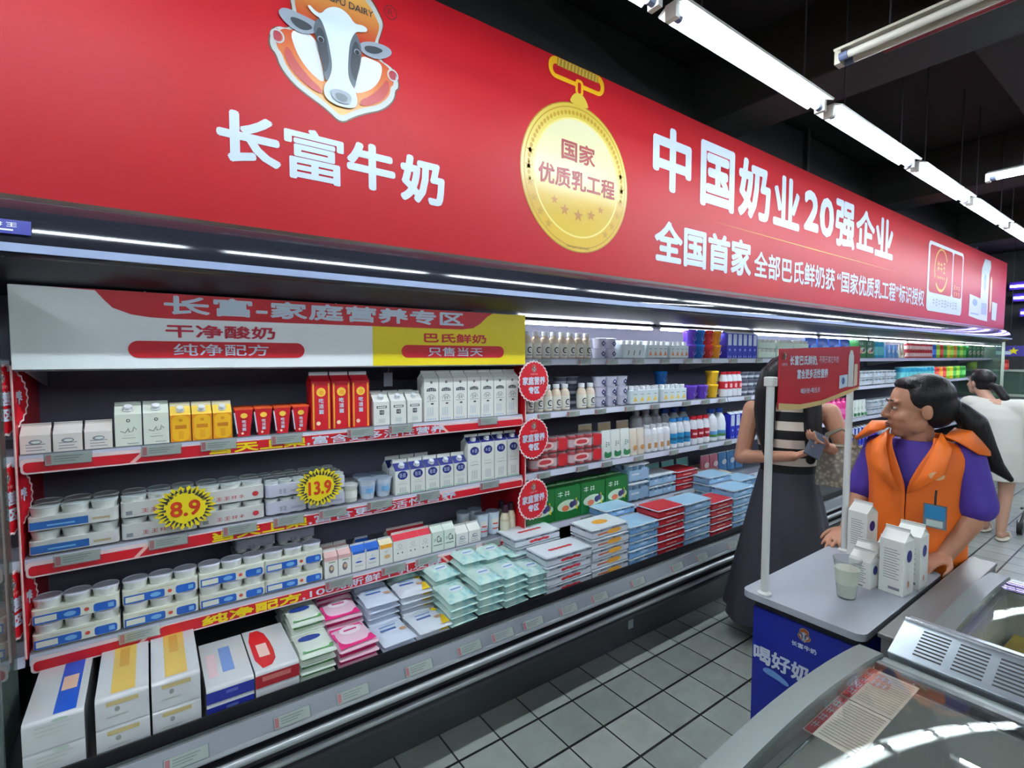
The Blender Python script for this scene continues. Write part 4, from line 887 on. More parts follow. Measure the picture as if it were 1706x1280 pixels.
def block_pack(name, w, d, h, m, top, prints=None, side=None, film=True):
    """cups blister pack: moulded cup row visible under a printed card"""
    b = MB(); n = 3; r = w/n/2
    for i in range(n):
        x = -w/2+r*(2*i+1)
        for s in (-1, 1):
            b.lathe([(r*.80, .001), (r*.86, .003), (r*.97, h*.9)], 14, m, x, s*d*.25, sy=min(1.0, d*.25/r))
    rim = MB().rbox(-w/2-.006, w/2+.006, -d/2-.005, d/2+.005, h*.90, h*.965, .012, C(206, 214, 220, .25), 3)
    c = MB().rbox(-w/2+.004, w/2-.004, -d/2+.004, d/2-.004, h*.965, h, .01, top, 3)
    xw, yw = w/2+.0008, d/2+.0012; s = MB().add([(sx*xw, sy*yw, zz) for zz in (h*.12, h*.66) for sx, sy in ((-1, -1), (1, -1), (1, 1), (-1, 1))], [(i, (i+1) % 4, 4+(i+1) % 4, 4+i) for i in range(4)], side or m)
    if prints: prints(s, c, w, d, h)
    return (name, [('cup_row', b.mesh('cup_row')), ('rim', rim.mesh('rim')), ('card_top', c.mesh('card_top')), ('sleeve', s.mesh('sleeve'))])
def pb_red(s, c, w, d, h):
    for i in range(5): s.disc(-w*.14+i*w*.085, h*.38+(i % 2)*h*.05, w*.055, h*.15, C(206, 50, 60), -d/2-.0018)
    for i in range(5): c.add([(-w*.2+i*w*.1+w*.07*math.cos(t*pi/4), -d*.05+d*.07*math.sin(t*pi/4), h+.0005) for t in range(8)], [tuple(range(8))], C(206, 50, 60))
def pb_orange(s, c, w, d, h):
    s.disc(w*.1, h*.45, w*.2, h*.25, C(236, 170, 60), -d/2-.0018); s.rect(-w*.35, -w*.05, h*.35, h*.5, C(206, 100, 60), -d/2-.0018); c.add([(w*.2*math.cos(t*pi/4), d*.2*math.sin(t*pi/4), h+.0005) for t in range(8)], [tuple(range(8))], C(236, 170, 60))
def pb_blue(s, c, w, d, h): s.rect(-w*.3, w*.3, h*.3, h*.34, C(200, 220, 240), -d/2-.0018); s.disc(0, h*.5, w*.14, h*.12, C(190, 214, 236), -d/2-.0018)
def pb_redp(s, c, w, d, h): s.rect(-w*.2, w*.2, h*.34, h*.44, C(240, 200, 180), -d/2-.0018); c.add([(w*.2*math.cos(t*pi/4), d*.15*math.sin(t*pi/4), h+.0005) for t in range(8)], [tuple(range(8))], C(200, 60, 50))
M_ICE = mat('cup_ice', (196, 208, 220), .3); M_CARDW = mat('card_white', (226, 236, 240), .3); M_CARDB = mat('card_blue', (110, 160, 206), .35); M_CARDR = mat('card_red', (196, 40, 48), .35); M_CARDL = mat('card_sky', (160, 200, 226), .35)
BP_RED = block_pack('yogurt_cup_pack', .29, .16, .047, M_ICE, M_CARDW, pb_red, mat('film_white', (208, 214, 222), .2))
BP_ORG = block_pack('yogurt_cup_pack', .27, .16, .052, M_ICE, M_CARDW, pb_orange, mat('film_white', (208, 214, 222), .2))
BP_BLUE = block_pack('yogurt_cup_pack', .24, .16, .044, M_CARDL, M_CARDL, pb_blue, M_CARDB)
BP_REDP = block_pack('yogurt_cup_pack', .235, .16, .044, M_CARDR, M_CARDR, pb_redp, mat('film_red', (186, 36, 46), .3))
BP_SKY = block_pack('yogurt_cup_pack', .26, .16, .052, M_CARDL, M_CARDL, pb_blue, mat('film_sky', (130, 172, 206), .3))
BP_SKY4 = block_pack('yogurt_cup_pack', .185, .16, .122, M_CARDL, M_CARDW, lambda s, c, w, d, h: (s.rect(w*.1, w*.42, h*.15, h*.75, C(150, 184, 214), -d/2-.0018), s.rect(-w*.4, 0, h*.4, h*.5, C(226, 236, 244), -d/2-.0018)), mat('film_pale_blue', (150, 186, 214), .3))
BP_SKYS = block_pack('yogurt_cup_pack', .135, .16, .07, M_CARDL, M_CARDW, pb_blue, mat('film_pale_blue', (150, 186, 214), .3))
def juice_box(name, w, d, h, cols):
    m = mat('carton_green', cols, .35); b = MB().box(-w/2, w/2, -d/2, d/2, 0, h, m); y = -d/2-.0006
    b.poly(chaikin([(-w*.4, h*.5), (0, h*.62), (w*.45, h*.5), (w*.45, h*.3), (0, h*.22), (-w*.4, h*.3)]), C(206, 226, 200), (0, y, 0))
    b.disc(w*.15, h*.42, w*.1, h*.1, C(60, 60, 110), y-.0004); b.disc(w*.27, h*.46, w*.1, h*.1, C(80, 70, 130), y-.0004); b.disc(-w*.1, h*.34, w*.14, h*.09, C(226, 120, 80), y-.0004); b.poly([(w*.32, h*.25), (w*.38, h*.25), (w*.34, h*.6), (w*.30, h*.6)], M_YEL, (0, y-.0004, 0))
    b.scrawl(2, -w*.42, w*.1, h*.70, h*.88, C(226, 240, 226), (0, y-.0004, 0), bold=.03)
    f = MB().box(-w*.5, w*.5, -.002, .002, h, h+.008, C(150, 200, 150)); hd = MB().tube([(-w*.2, 0, h), (-w*.16, 0, h+.012), (w*.16, 0, h+.012), (w*.2, 0, h)], .003, C(60, 140, 70), 6)
    return (name, [('box', b.mesh('box')), ('top_seam', f.mesh('top_seam')), ('handle', hd.mesh('handle'))])
JB1 = juice_box('fruit_milk_box', .196, .13, .185, (26, 112, 48)); JB2 = juice_box('fruit_milk_box', .196, .13, .185, (96, 150, 70))

# ------------------------------------------------------------------ upper shelves of the promoted bay
FY = 2.112
def yc(d): return FY+d/2
z = S_TOP['A']; w_ = 'on uppermost open shelf'
row(CT_SHORT, 3, -.326, -.099, yc(.07), z, 'small squat pinkish milk carton', w_, 'milk carton', 'squat milk cartons', .002)
row(CT_SCRIPT, 2, -.097, .056, yc(.07), z, 'greenish white carton with script and round cap', w_, 'milk carton', 'script cartons', .002)
row(CT_YEL, 3, .056, .249, yc(.062), z, 'amber yellow carton with white cap', w_, 'milk carton', 'amber cartons', .002)
row(WEDGE, 4, .253, .522, yc(.05), z, 'small red tapered yogurt pack', w_+', front row', 'yogurt pack', 'red tapered packs', .003)
row(WEDGE, 4, .262, .53, yc(.05)+.075, z, 'small red tapered yogurt pack', w_+', back row', 'yogurt pack', 'red tapered packs', .003)
row(CT_RED, 3, .527, .772, yc(.075), z, 'tall red yogurt carton with yellow disc', w_, 'yogurt carton', 'tall red cartons', .001)
row(CT_HALF, 3, .783, 1.02, yc(.07), z, 'half litre white carton with cap', w_+', front row', 'milk carton', 'half litre cartons', .002)
row(CT_HALF, 3, .79, 1.025, yc(.07)+.082, z, 'half litre white carton with cap', w_+', back row', 'milk carton', 'half litre cartons', .002)
row(CT_TALL, 7, 1.025, 1.565, yc(.072), z, 'tall white milk carton', w_+' by divider', 'milk carton', 'tall white cartons', .0)
obj_c = thing('shelf_hanger_tag', 'small white tag hanging from the shelf above between red and white cartons', 'tag', (.93, 2.3, 1.53))
obj('card', MB().rbox(-.022, .022, -.001, .001, -.045, .02, .0008, M_SLVL, 2), obj_c); obj('string', MB().tube([(0, 0, .02), (.004, 0, .04), (0, 0, .064)], .001, M_WHITE, 5), obj_c)
z = S_TOP['B']; w_ = 'on middle shelf'
for lv in range(2):
    u = ('lower', 'upper')[lv]; zz = z+lv*.0755
    spawn(CP_WIDE, (-.205, yc(.147), zz), '%s pack of three clear lidded yogurt cups with wide blue band on middle shelf' % u, 'yogurt pack', 'clear lidded yogurt packs')
    spawn(CP_REDW, (.02, yc(.145), zz), '%s red worded yogurt pack next to the wide blue band pack' % u, 'yogurt pack', 'clear lidded yogurt packs')
    spawn(CP_REDW, (.24, yc(.145), zz), '%s red worded yogurt pack next to the lilac packs on middle shelf' % u, 'yogurt pack', 'clear lidded yogurt packs')
    spawn(CP_LIL, (.43, yc(.204), zz-.007*lv), '%s lilac sleeved yogurt pack left behind the 13.9 burst card' % u, 'yogurt pack', 'lilac yogurt packs')
    spawn(CP_LIL, (.585, yc(.204), zz-.007*lv), '%s lilac sleeved yogurt pack right behind the 13.9 burst card' % u, 'yogurt pack', 'lilac yogurt packs')
spawn(CUP_JAR, (.688, yc(.07), z), 'small cream yogurt jar beside the lilac packs, lone in front', 'yogurt jar')
spawn(CUP_JAR, (.715, yc(.07)+.085, z), 'small cream yogurt jar behind the lone front jar', 'yogurt jar')
row(CUP_FOIL, 2, .73, .875, yc(.08), z, 'pale blue foil lidded cup', w_+', front row', 'yogurt cup', 'foil lidded cups', .003)
row(CUP_FOIL, 2, .74, .885, yc(.08)+.088, z, 'pale blue foil lidded cup', w_+', back row', 'yogurt cup', 'foil lidded cups', .003)
row(CT_OV5, 5, .88, 1.255, yc(.07), z, 'half litre carton with navy oval and roof', w_, 'milk carton', 'navy oval half litre cartons', .001)
row(CT_OV5, 3, .88, 1.105, yc(.07)+.088, z, 'half litre carton with navy oval', w_+', back row', 'milk carton', 'navy oval half litre cartons', .001)
row(CT_OV, 4, 1.257, 1.575, yc(.072), z, 'tall litre carton with navy oval', w_+' by divider', 'milk carton', 'tall navy oval cartons', .0)
z = S_TOP['C']; w_ = 'on lowest shelf'
for i, xc in enumerate((-.21, .015, .236, .454)):
    for lv in range(2):
        spawn(CP_BLUE, (xc, yc(.074), z+lv*.0795), '%s white lidded blue label yogurt pack, %s stack from the near end of lowest shelf' % (('lower', 'upper')[lv], ORD[i]), 'yogurt pack', 'white lidded yogurt packs')
for i, xc in enumerate((.34, .50)):
    for lv in range(3):
        spawn(CP_BOX, (xc, 2.355, z+lv*.0595), '%s lilac boxed pack in the %s stack behind the white lidded cups' % (('bottom', 'middle', 'top')[lv], ('first', 'second')[i]), 'yogurt pack', 'boxed packs behind the cups')
row(CT_PINK, 2, .568, .680, yc(.055), z, 'small carton with pink striped roof', w_, 'milk carton', 'pink striped cartons')
row(CT_PINK, 2, .575, .687, yc(.055)+.065, z, 'small carton with pink striped roof', w_+', back row', 'milk carton', 'pink striped cartons')
row(CT_BLUE, 2, .682, .803, yc(.056), z, 'small white carton with blue roof', w_, 'milk carton', 'blue roofed cartons')
spawn(CT_BLUE, (.755, yc(.056)+.066, z), 'small blue roofed carton standing behind the two front ones', 'milk carton', 'blue roofed cartons')
spawn(CT_ORG, (.836, yc(.056), z), 'small white carton with orange band on the lowest shelf', 'milk carton')
row(CT_FACE, 3, .87, 1.057, yc(.06), z, 'small red roofed carton with dots', w_+', front row', 'milk carton', 'red roofed cartons')
row(CT_FACE, 3, .875, 1.062, yc(.06)+.068, z, 'small red roofed carton with dots', w_+', back row', 'milk carton', 'red roofed cartons')
row(CT_CA, 2, 1.060, 1.186, yc(.06), z, 'mint white carton lettered Ca', w_, 'milk carton', 'Ca cartons')
row(CT_WHITE, 2, 1.19, 1.333, yc(.065), z, 'squat white carton with slanted front', w_, 'milk carton', 'squat white cartons')
for i, (x, y) in enumerate(((1.31, 2.245), (1.385, 2.255), (1.37, 2.165), (1.445, 2.175))):
    spawn(CUP_TALLB, (x, y, z), 'tall pale blue yogurt cup, %s of the four beside the dark capped bottles' % ORD[i], 'yogurt cup', 'tall pale blue cups')
for i, (x, y) in enumerate(((1.503, 2.145), (1.556, 2.165), (1.53, 2.215))):
    spawn(BT_DARK, (x, y, z), 'cream bottle with dark cap by the red divider, %s' % ('nearest the front', 'nearest the divider', 'standing behind the other two')[i], 'bottle', 'dark capped bottles')
# ------------------------------------------------------------------ shelves beyond the promoted bay
def at(proto, xs, z, desc, where, cat, group, y=None, d=.07, rz=0.0, levels=1, lh=.1, lvn=('lower', 'upper')):
    n = len(xs)
    for lv in range(levels):
        for i, x in enumerate(xs):
            k = nth(i, n); dd = ('%s %s' % (('bottom', 'middle', 'top')[lv] if levels == 3 else lvn[lv], desc)) if levels > 1 else desc
            lab = '%s %s' % (dd, where) if n == 1 else ('%s, %s of %s, %s' % (dd, k, NUM.get(n, str(n)), where) if 'from' in k else '%s %s of %s %s' % (k, dd, NUM.get(n, str(n)), where))
            spawn(proto, (x, (yc(d) if y is None else y), z+lv*lh), lab, cat, group, rz)
def lsp(a, b, n): return [a+(b-a)*(i+.5)/n for i in range(n)]
z = S_TOP['S']; w_ = 'on top shelf'
at(BT_C, lsp(1.612, 2.11, 8), z, 'beige bottle with ring logo', w_+' beside yellow board', 'bottle', 'ring logo bottles top shelf', d=.06)
at(DIA, [2.195, 2.287], z, 'yogurt cup with navy diamond', w_, 'yogurt cup', 'diamond cups top shelf', d=.085, levels=2, lh=.0605)
at(PK_GREEN, [2.47], z, 'ice white bottle pack with green marks', w_, 'drink pack', None, d=.11)
at(PK_ORG, [2.70, 2.93], z, 'ice white bottle pack with orange triangles', w_, 'drink pack', 'orange triangle packs top shelf', d=.11)
for i, n in enumerate(('purple', 'blue', 'red', 'orange')): at(MUGS[n], [3.10+.103*i], z, '%s lidded yogurt tub' % n, w_+' in the coloured tub stack', 'yogurt tub', 'coloured tubs', d=.10, levels=2, lh=.099)
at(CT_DBLUE, lsp(3.495, 3.92, 6), z, 'deep blue carton with white front', w_, 'milk carton', 'deep blue cartons top shelf', d=.068)
PK_SMALL = multi('yogurt_drink_pack', CUP_JAR, 4, 1, .068, .07, slv(mat('sleeve_pale_green', (206, 224, 206), .4), .004, .05), 'cup')
at(PK_SMALL, [4.08, 4.37, 4.66], z, 'pale green cup pack', w_, 'yogurt pack', 'pale green packs', d=.07, levels=2, lh=.076)
at(PO_BLUEBIG, [4.93, 5.17, 5.41, 5.66], z, 'big blue milk bag', w_+' behind the red board', 'milk bag', 'big blue bags', d=.095)
at(JB2, [5.98, 6.19], z, 'yellow green fruit milk box', w_, 'drink box', 'yellow green boxes', d=.13)
CAN_TEAL = bottle('drink_canister', [(.05, 0), (.058, .004), (.058, .16), (.05, .168)], mat('can_teal', (40, 150, 190), .3), mat('can_lid_teal', (150, 206, 214), .3), (.055, .168, .182), (.03, .12, C(110, 200, 206)))
at(CAN_TEAL, [6.42, 6.56], z, 'teal canister', w_, 'canister', 'teal canisters', d=.116)
at(PO_SKYB, [6.74, 6.87, 7.0], z, 'upright sky blue bag', w_, 'bag', 'sky blue bags top shelf', d=.06)
at(PO_CREAM, [7.12, 7.21], z, 'cream pouch', w_, 'pouch', 'cream pouches top shelf', d=.05)
at(CAN_RED, lsp(7.32, 8.25, 10), z, 'red drink can', w_, 'can', 'red cans top shelf', d=.06, levels=2, lh=.087)
COLS = {'blue': (40, 90, 190), 'red': (206, 50, 40), 'yellow': (226, 200, 50), 'green': (60, 160, 60), 'orange': (232, 130, 40), 'lime': (150, 200, 50)}
def tin(c): return bottle('drink_canister', [(.062, 0), (.07, .004), (.07, .15), (.062, .158)], mat('tin_'+c, COLS[c], .35), mat('tin_lid_'+c, tuple(min(255, v+40) for v in COLS[c]), .3), (.066, .158, .17), (.04, .11, C(*tuple(min(255, v+60) for v in COLS[c]))))
TIN = {c: tin(c) for c in COLS}
for i, c in enumerate(('blue', 'lime', 'red', 'green', 'yellow', 'lime', 'orange', 'green', 'lime', 'green')):
    at(TIN[c], [8.36+.152*i], z, '%s canister, %s along the far coloured run' % (c, ORD[i]), w_, 'canister', None, d=.14)
at(JB1, [9.95, 10.18, 10.41, 10.64], z, 'green box near the glass end', w_, 'drink box', 'green boxes at the far end', d=.13)
z = S_TOP['A']; w_ = 'on second shelf'
at(BT_C, [1.655, 1.72, 1.785, 1.85, 1.915], z, 'beige bottle with ring logo', w_+' beside red disc', 'bottle', 'ring logo bottles second shelf', d=.06)
at(DARKCUP, [1.99, 2.08], z, 'dark slate yogurt cup', w_+', back row', 'yogurt cup', 'slate cups', y=2.27, levels=3, lh=.0605)
at(BT_C, [2.045, 2.115], z, 'beige bottle before the slate cups', w_, 'bottle', 'ring logo bottles before slate cups', d=.06)
at(DIA, [2.20, 2.295, 2.39], z, 'navy diamond yogurt cup', w_, 'yogurt cup', 'diamond cups second shelf', d=.085, levels=3, lh=.0605)
at(PK_YEL, [2.585, 2.89], z, 'ice white bottle pack with yellow triangles', w_, 'drink pack', 'yellow triangle packs', d=.115)
spawn(MUGS['blue'], (2.98, 2.31, z), 'lone blue yogurt tub behind a bottle pack on second shelf, lower', 'yogurt tub'); spawn(MUGS['blue'], (2.98, 2.31, z+.099), 'lone blue yogurt tub rising behind a bottle pack on second shelf', 'yogurt tub')
at(MUGS['purple'], [3.12, 3.255], z, 'purple yogurt tub standing alone', w_, 'yogurt tub', 'purple tubs second shelf', d=.10)
at(MUGS['yellow'], [3.385], z, 'yellow yogurt tub', w_, 'yogurt tub', 'yellow tubs', d=.10, levels=2, lh=.099)
at(BT_RED, lsp(3.47, 3.735, 4), z, 'red capped bottle with red band', w_, 'bottle', 'red banded bottles', d=.063)
at(DARKCUP, [3.79, 3.885, 3.98], z, 'slate yogurt cup near the dark haired shopper', w_, 'yogurt cup', 'slate cups by shopper', d=.085, levels=3, lh=.0605)
at(BP_SKYS, [4.2, 4.4, 4.6, 4.8, 5.0], z, 'pale blue cup pack behind the shopper', w_, 'yogurt pack', 'pale packs behind the shopper', d=.16, levels=2, lh=.0705)
TRAYW = block_pack('yogurt_cup_pack', .30, .16, .075, M_ICE, M_CARDW, pb_blue, mat('film_white', (208, 214, 222), .2))
at(TRAYW, [5.4, 5.75, 6.1, 6.45, 6.8], z, 'white cup tray', w_, 'yogurt pack', 'white cup trays second shelf', d=.16, levels=2, lh=.0755)
at(CAN_TEAL, lsp(7.2, 8.4, 8), z, 'blue canister', w_, 'canister', 'blue canisters second shelf', d=.116)
for i, c in enumerate(('red', 'orange', 'red', 'lime', 'yellow', 'green', 'lime', 'green', 'green')): at(TIN[c], [8.52+.155*i], z, '%s canister, %s from the blue canisters' % (c, ORD[i]), w_, 'canister', None, d=.14)
z = S_TOP['B']; w_ = 'on third shelf'
at(PK_RED4, [1.79], z, 'red drink can pack', w_+' behind middle disc', 'drink pack', 'red can packs', d=.124, levels=2, lh=.0885)
at(PK_RED4, [2.062], z, 'red drink can pack', w_+' beside the green pouches', 'drink pack', 'red can packs', d=.124, levels=2, lh=.0885)
at(PO_GREEN, [2.245, 2.33, 2.415], z, 'white milk pouch with green leaves', w_, 'pouch', 'green leaf pouches', d=.055)
at(PO_CREAM, [2.49, 2.56], z, 'cream milk pouch', w_, 'pouch', 'cream pouches third shelf', d=.05)
at(BT_PIC, lsp(2.60, 2.86, 4), z, 'white bottle with small brown picture', w_, 'bottle', 'picture label bottles', d=.064)
at(PO_KRAFT, [2.19, 2.36, 2.53], z, 'tall kraft pouch', w_+', back row', 'pouch', 'kraft pouches', y=2.26)
at(BT_PLAIN, [2.78, 2.885, 2.99], z, 'plain white jug', w_+', back row', 'milk jug', 'plain white jugs', y=2.36)
at(BT_BIG, [3.10, 3.21, 3.32], z, 'blue capped jug', w_+', back row', 'milk jug', 'blue capped jugs back row', y=2.36)
at(BT_BLUEC, [2.905, 2.98, 3.055], z, 'light blue capped milk bottle', w_, 'milk bottle', 'light blue capped bottles', d=.069)
at(BT_REDC, [3.135, 3.21, 3.285], z, 'red capped milk bottle', w_, 'milk bottle', 'red capped bottles', d=.069)
at(BT_BIG, [3.385, 3.495], z, 'blue capped jug with green band', w_, 'milk jug', 'blue capped jugs front', d=.105)
at(CT_DBLUE, [3.60, 3.675, 3.75, 3.825], z, 'deep blue carton', w_+' by the shopper', 'milk carton', 'deep blue cartons third shelf', d=.07)
at(BT_PINK, lsp(4.72, 5.80, 10), z, 'shiny pink bottle', w_, 'bottle', 'pink bottles', d=.095)
at(PO_GREEN, [5.87, 5.96, 6.05, 6.14], z, 'green leaf pouch', w_+' past the pink bottles', 'pouch', 'green leaf pouches far', d=.055)
at(TRAYW, [6.4, 6.75, 7.1, 7.45, 7.8], z, 'white cup tray', w_, 'yogurt pack', 'white cup trays third shelf', d=.16, levels=2, lh=.0755)
z = S_TOP['C']; w_ = 'on fourth shelf'
at(JB1, [1.72, 1.92, 2.12], z, 'deep green fruit milk box', w_, 'drink box', 'deep green boxes', d=.13)
at(JB2, [2.325], z, 'pale green fruit milk box', w_, 'drink box', None, d=.13)
at(BP_SKY4, [2.53], z, 'tall pale blue cup block', w_, 'yogurt pack', 'tall pale blue blocks', d=.16, levels=2, lh=.1225)
at(BP_SKYS, [2.70, 2.84], z, 'short pale blue cup block', w_, 'yogurt pack', 'short pale blue blocks', d=.16, levels=2, lh=.0705)
at(BP_REDP, [3.04], z, 'red cup pack', w_, 'yogurt pack', 'red packs fourth shelf', d=.16, levels=3, lh=.0445)
at(PO_TEAL, [3.02, 3.20, 3.38], z, 'teal bag', w_+', back row', 'bag', 'teal bags', y=2.40)
at(PO_PINKB, [3.53, 3.65], z, 'pink bag', w_, 'bag', 'pink bags', y=2.30)
at(PO_SKYB, [3.77, 3.89, 4.01], z, 'sky blue bag', w_, 'bag', 'sky blue bags fourth shelf', y=2.30)
at(CT_DBLUE, lsp(5.7, 6.5, 9), z, 'deep blue carton seen past the pole', w_, 'milk carton', 'deep blue cartons fourth shelf', d=.07)
at(TRAYW, [6.75, 7.1, 7.45], z, 'white cup tray', w_, 'yogurt pack', 'white cup trays fourth shelf', d=.16, levels=2, lh=.0755)
def pillow(name, w, l, t, m, prints=None, nx=9, ny=7, crimp=True):
    b = MB(); vs = []
    for s in (1, -1):
        for j in range(ny+1):
            for i in range(nx+1):
                u, v = 2*i/nx-1, 2*j/ny-1
                h = t/2*max(0, (1-u**4)*(1-abs(v)**3))**.6
                vs.append((w/2*u*(1-.04*(1-v*v)), l/2*v*(1-.03*(1-u*u)), t/2+s*h+s*.0004))
    n = (nx+1)*(ny+1); f = []
    for j in range(ny):
        for i in range(nx):
            a = j*(nx+1)+i; f.append((a, a+1, a+nx+2, a+nx+1)); f.append((n+a+nx+1, n+a+nx+2, n+a+1, n+a))
    b.add(vs, f, m)
    parts = [('pouch', b.mesh('pouch', 1.2))]
    if crimp:
        for s in (-1, 1): parts.append(('crimped_edge', MB().box(-w*.48, w*.48, s*l/2-.006, s*l/2+.006, t/2-.0008, t/2+.0008, m).mesh('crimped_edge')))
    if prints:
        p = MB(); prints(p, w, l, t); parts.append(('label', p.mesh('label')))
    return (name, parts)
def mint_material():
    m = bpy.data.materials.new('mint_film'); m.use_nodes = True; nt = m.node_tree; b = nt.nodes['Principled BSDF']
    tc = nt.nodes.new('ShaderNodeTexCoord'); nz = nt.nodes.new('ShaderNodeTexNoise'); nz.inputs['Scale'].default_value = 22; nz.inputs['Detail'].default_value = 3
    rp = nt.nodes.new('ShaderNodeValToRGB'); e = rp.color_ramp.elements
    e[0].position, e[0].color = .35, rgb(206, 228, 220); e[1].position, e[1].color = .72, rgb(110, 176, 186)
    q = e.new(.5); q.color = rgb(196, 226, 216); q = e.new(.62); q.color = rgb(160, 206, 206)
    nt.links.new(tc.outputs['Object'], nz.inputs['Vector']); nt.links.new(nz.outputs['Fac'], rp.inputs[0]); nt.links.new(rp.outputs[0], b.inputs['Base Color'])
    bp = nt.nodes.new('ShaderNodeBump'); bp.inputs['Strength'].default_value = .5; bp.inputs['Distance'].default_value = .004; nt.links.new(nz.outputs['Fac'], bp.inputs['Height']); nt.links.new(bp.outputs['Normal'], b.inputs['Normal'])
    b.inputs['Roughness'].default_value = .22
    return m
def top_print(p, pts, t, m, q=0): p.add([(a, c, t+.0012+.0006*q) for a, c in pts], [tuple(range(len(pts)))], m)
def circ(cx, cy, rx, ry, n=12): return [(cx+rx*math.cos(2*pi*i/n), cy+ry*math.sin(2*pi*i/n)) for i in range(n)]
MINT = pillow('milk_pouch', .134, .160, .0345, mint_material(), lambda p, w, l, t: (top_print(p, circ(0, -.01, .032, .026), t, C(226, 236, 240, .3)), top_print(p, [(-.025, -.016), (.025, -.016), (.025, -.004), (-.025, -.004)], t, C(120, 160, 206, .3), 1)))
def pr_g(p, w, l, t): top_print(p, circ(-.01, .02, .04, .02), t, C(40, 70, 150)); top_print(p, [(-.05, -.07), (.055, -.07), (.055, -.045), (-.05, -.055)], t*.8, C(90, 160, 90))
GRPOUCH = pillow('milk_pouch', .122, .17, .026, mat('film_green_white', (216, 226, 212), .25, bump=.2, bscale=30), pr_g)
def pr_pink(p, w, l, t): top_print(p, circ(.005, .03, .042, .032), t, C(240, 226, 232), 1); top_print(p, [(-.07, -.08), (.07, -.075), (.065, -.03), (.0, -.045), (-.06, -.02)], t*.85, C(222, 40, 120)); top_print(p, [(-.065, .05), (.0, .07), (.065, .045), (.06, .075), (-.06, .078)], t*.75, C(222, 40, 120)); top_print(p, [(-.066, -.02), (-.045, -.02), (-.04, .03), (-.066, .045)], t*.85, C(222, 60, 130)); top_print(p, [(-.02, .024), (.03, .024), (.03, .036), (-.02, .036)], t, C(206, 60, 120), 2)
PINKPOUCH = pillow('milk_pouch', .15, .17, .026, mat('film_pink', (232, 196, 210), .28, bump=.2, bscale=30), pr_pink)
def pr_wb(p, w, l, t): top_print(p, [(-.045, .0), (.02, .0), (.02, .014), (-.045, .014)], t, C(70, 100, 160)); top_print(p, circ(.04, -.015, .016, .012), t, C(190, 150, 120)); top_print(p, [(-.04, .03), (.03, .03), (.03, .04), (-.04, .04)], t, C(120, 150, 190))
WBPOUCH = pillow('milk_pouch', .140, .165, .024, mat('film_blue_white', (206, 216, 230), .25, bump=.2, bscale=30), pr_wb)
def pr_y(p, w, l, t): pr_wb(p, w, l, t); top_print(p, [(.03, -.075), (.068, -.075), (.07, -.01), (.055, .0), (.045, -.03)], t*.86, C(240, 200, 30), 1); top_print(p, [(.05, .04), (.068, .04), (.068, .07), (.045, .07)], t*.8, C(240, 200, 30), 1)
YPOUCH = pillow('milk_pouch', .150, .165, .024, mat('film_yellow_white', (216, 222, 230), .25, bump=.2, bscale=30), pr_y)
def tan_m(): return mat('film_tan', (206, 186, 160), .35, bump=.3, bscale=40, var=.15)
TANBAG = pillow('snack_bag', .12, .15, .026, tan_m())
for j in range(2):
    for i in range(4):
        for lv in range(2-j*0):
            r = spawn(TANBAG, (3.19+.118*i if j == 0 else 3.25+.118*i, 2.19+.17*j, S_TOP['C']+.0005+lv*.027), 'flat tan bag on fourth shelf, %s layer, %s row, %s from the red packs' % (('lower', 'upper')[lv], ('front', 'back')[j], ORD[i]), 'bag', 'flat tan bags', random.uniform(-.12, .12))
# ------------------------------------------------------------------ bottom deck
z = DECK; DYF = 1.80
def stack(proto, x, y, z, n, step, desc, where, cat, group, jit=.003, rj=.02, rz=0.0):
    for i in range(n):
        lv = 'single' if n == 1 else 'bottom' if i == 0 else 'topmost' if i == n-1 else ('middle' if n == 3 else '%s from the bottom' % ORD[i])
        lab = ('%s %s %s' % (lv, desc, where)) if 'from' not in lv else '%s %s, %s' % (desc, where, lv)
        spawn(proto, (x+random.uniform(-jit, jit), y+random.uniform(-jit, jit), z+i*step), lab.replace('single ', ''), cat, group, rz+random.uniform(-rj, rj))
def gift_box(name, w, d, h, body, prints):
    rr_ = .012; pf = [(-d/2, 0)]+[(-d/2+rr_-rr_*math.cos(t*pi/8), h-rr_+rr_*math.sin(t*pi/8)) for t in range(5)]+[(d/2, h), (d/2, 0)]
    b = MB().prism([(-w/2, p[0], p[1]) for p in pf], (w, 0, 0), body); prints(b, w, d, h)
    f = MB(); f.box(-w/2-.0008, w/2+.0008, -d/2+.03, -d/2+.032, h*.2, h+.0008, M_GREYP)
    return (name, [('box', b.mesh('box'))])
M_BOXW = mat('box_white_gloss', (206, 208, 208), .16, spec=.6, coat=.5)
def topp(b, pts, h, m, q=0): b.add([(x, y, h+.0007+.0004*q) for x, y in pts], [tuple(range(len(pts)))], m)
def gb_blue(b, w, d, h):
    topp(b, [(-w*.02, -d/2+.013), (w*.36, -d/2+.013), (w*.36, d*.3), (w*.30, d/2), (-w*.02, d/2)], h, C(24, 84, 196, .2)); topp(b, [(w*.02, -d*.18), (w*.3, -d*.18), (w*.3, d*.02), (w*.02, d*.02)], h, C(230, 190, 160, .3), 1)
    for i in range(3): b.rect(-w*.3, w*.3-i*w*.1, h*(.75-.14*i), h*(.79-.14*i), C(186, 190, 186), -d/2-.0006)
    b.disc(w*.1, h*.88, w*.14, h*.06, C(176, 196, 180), -d/2-.0006)
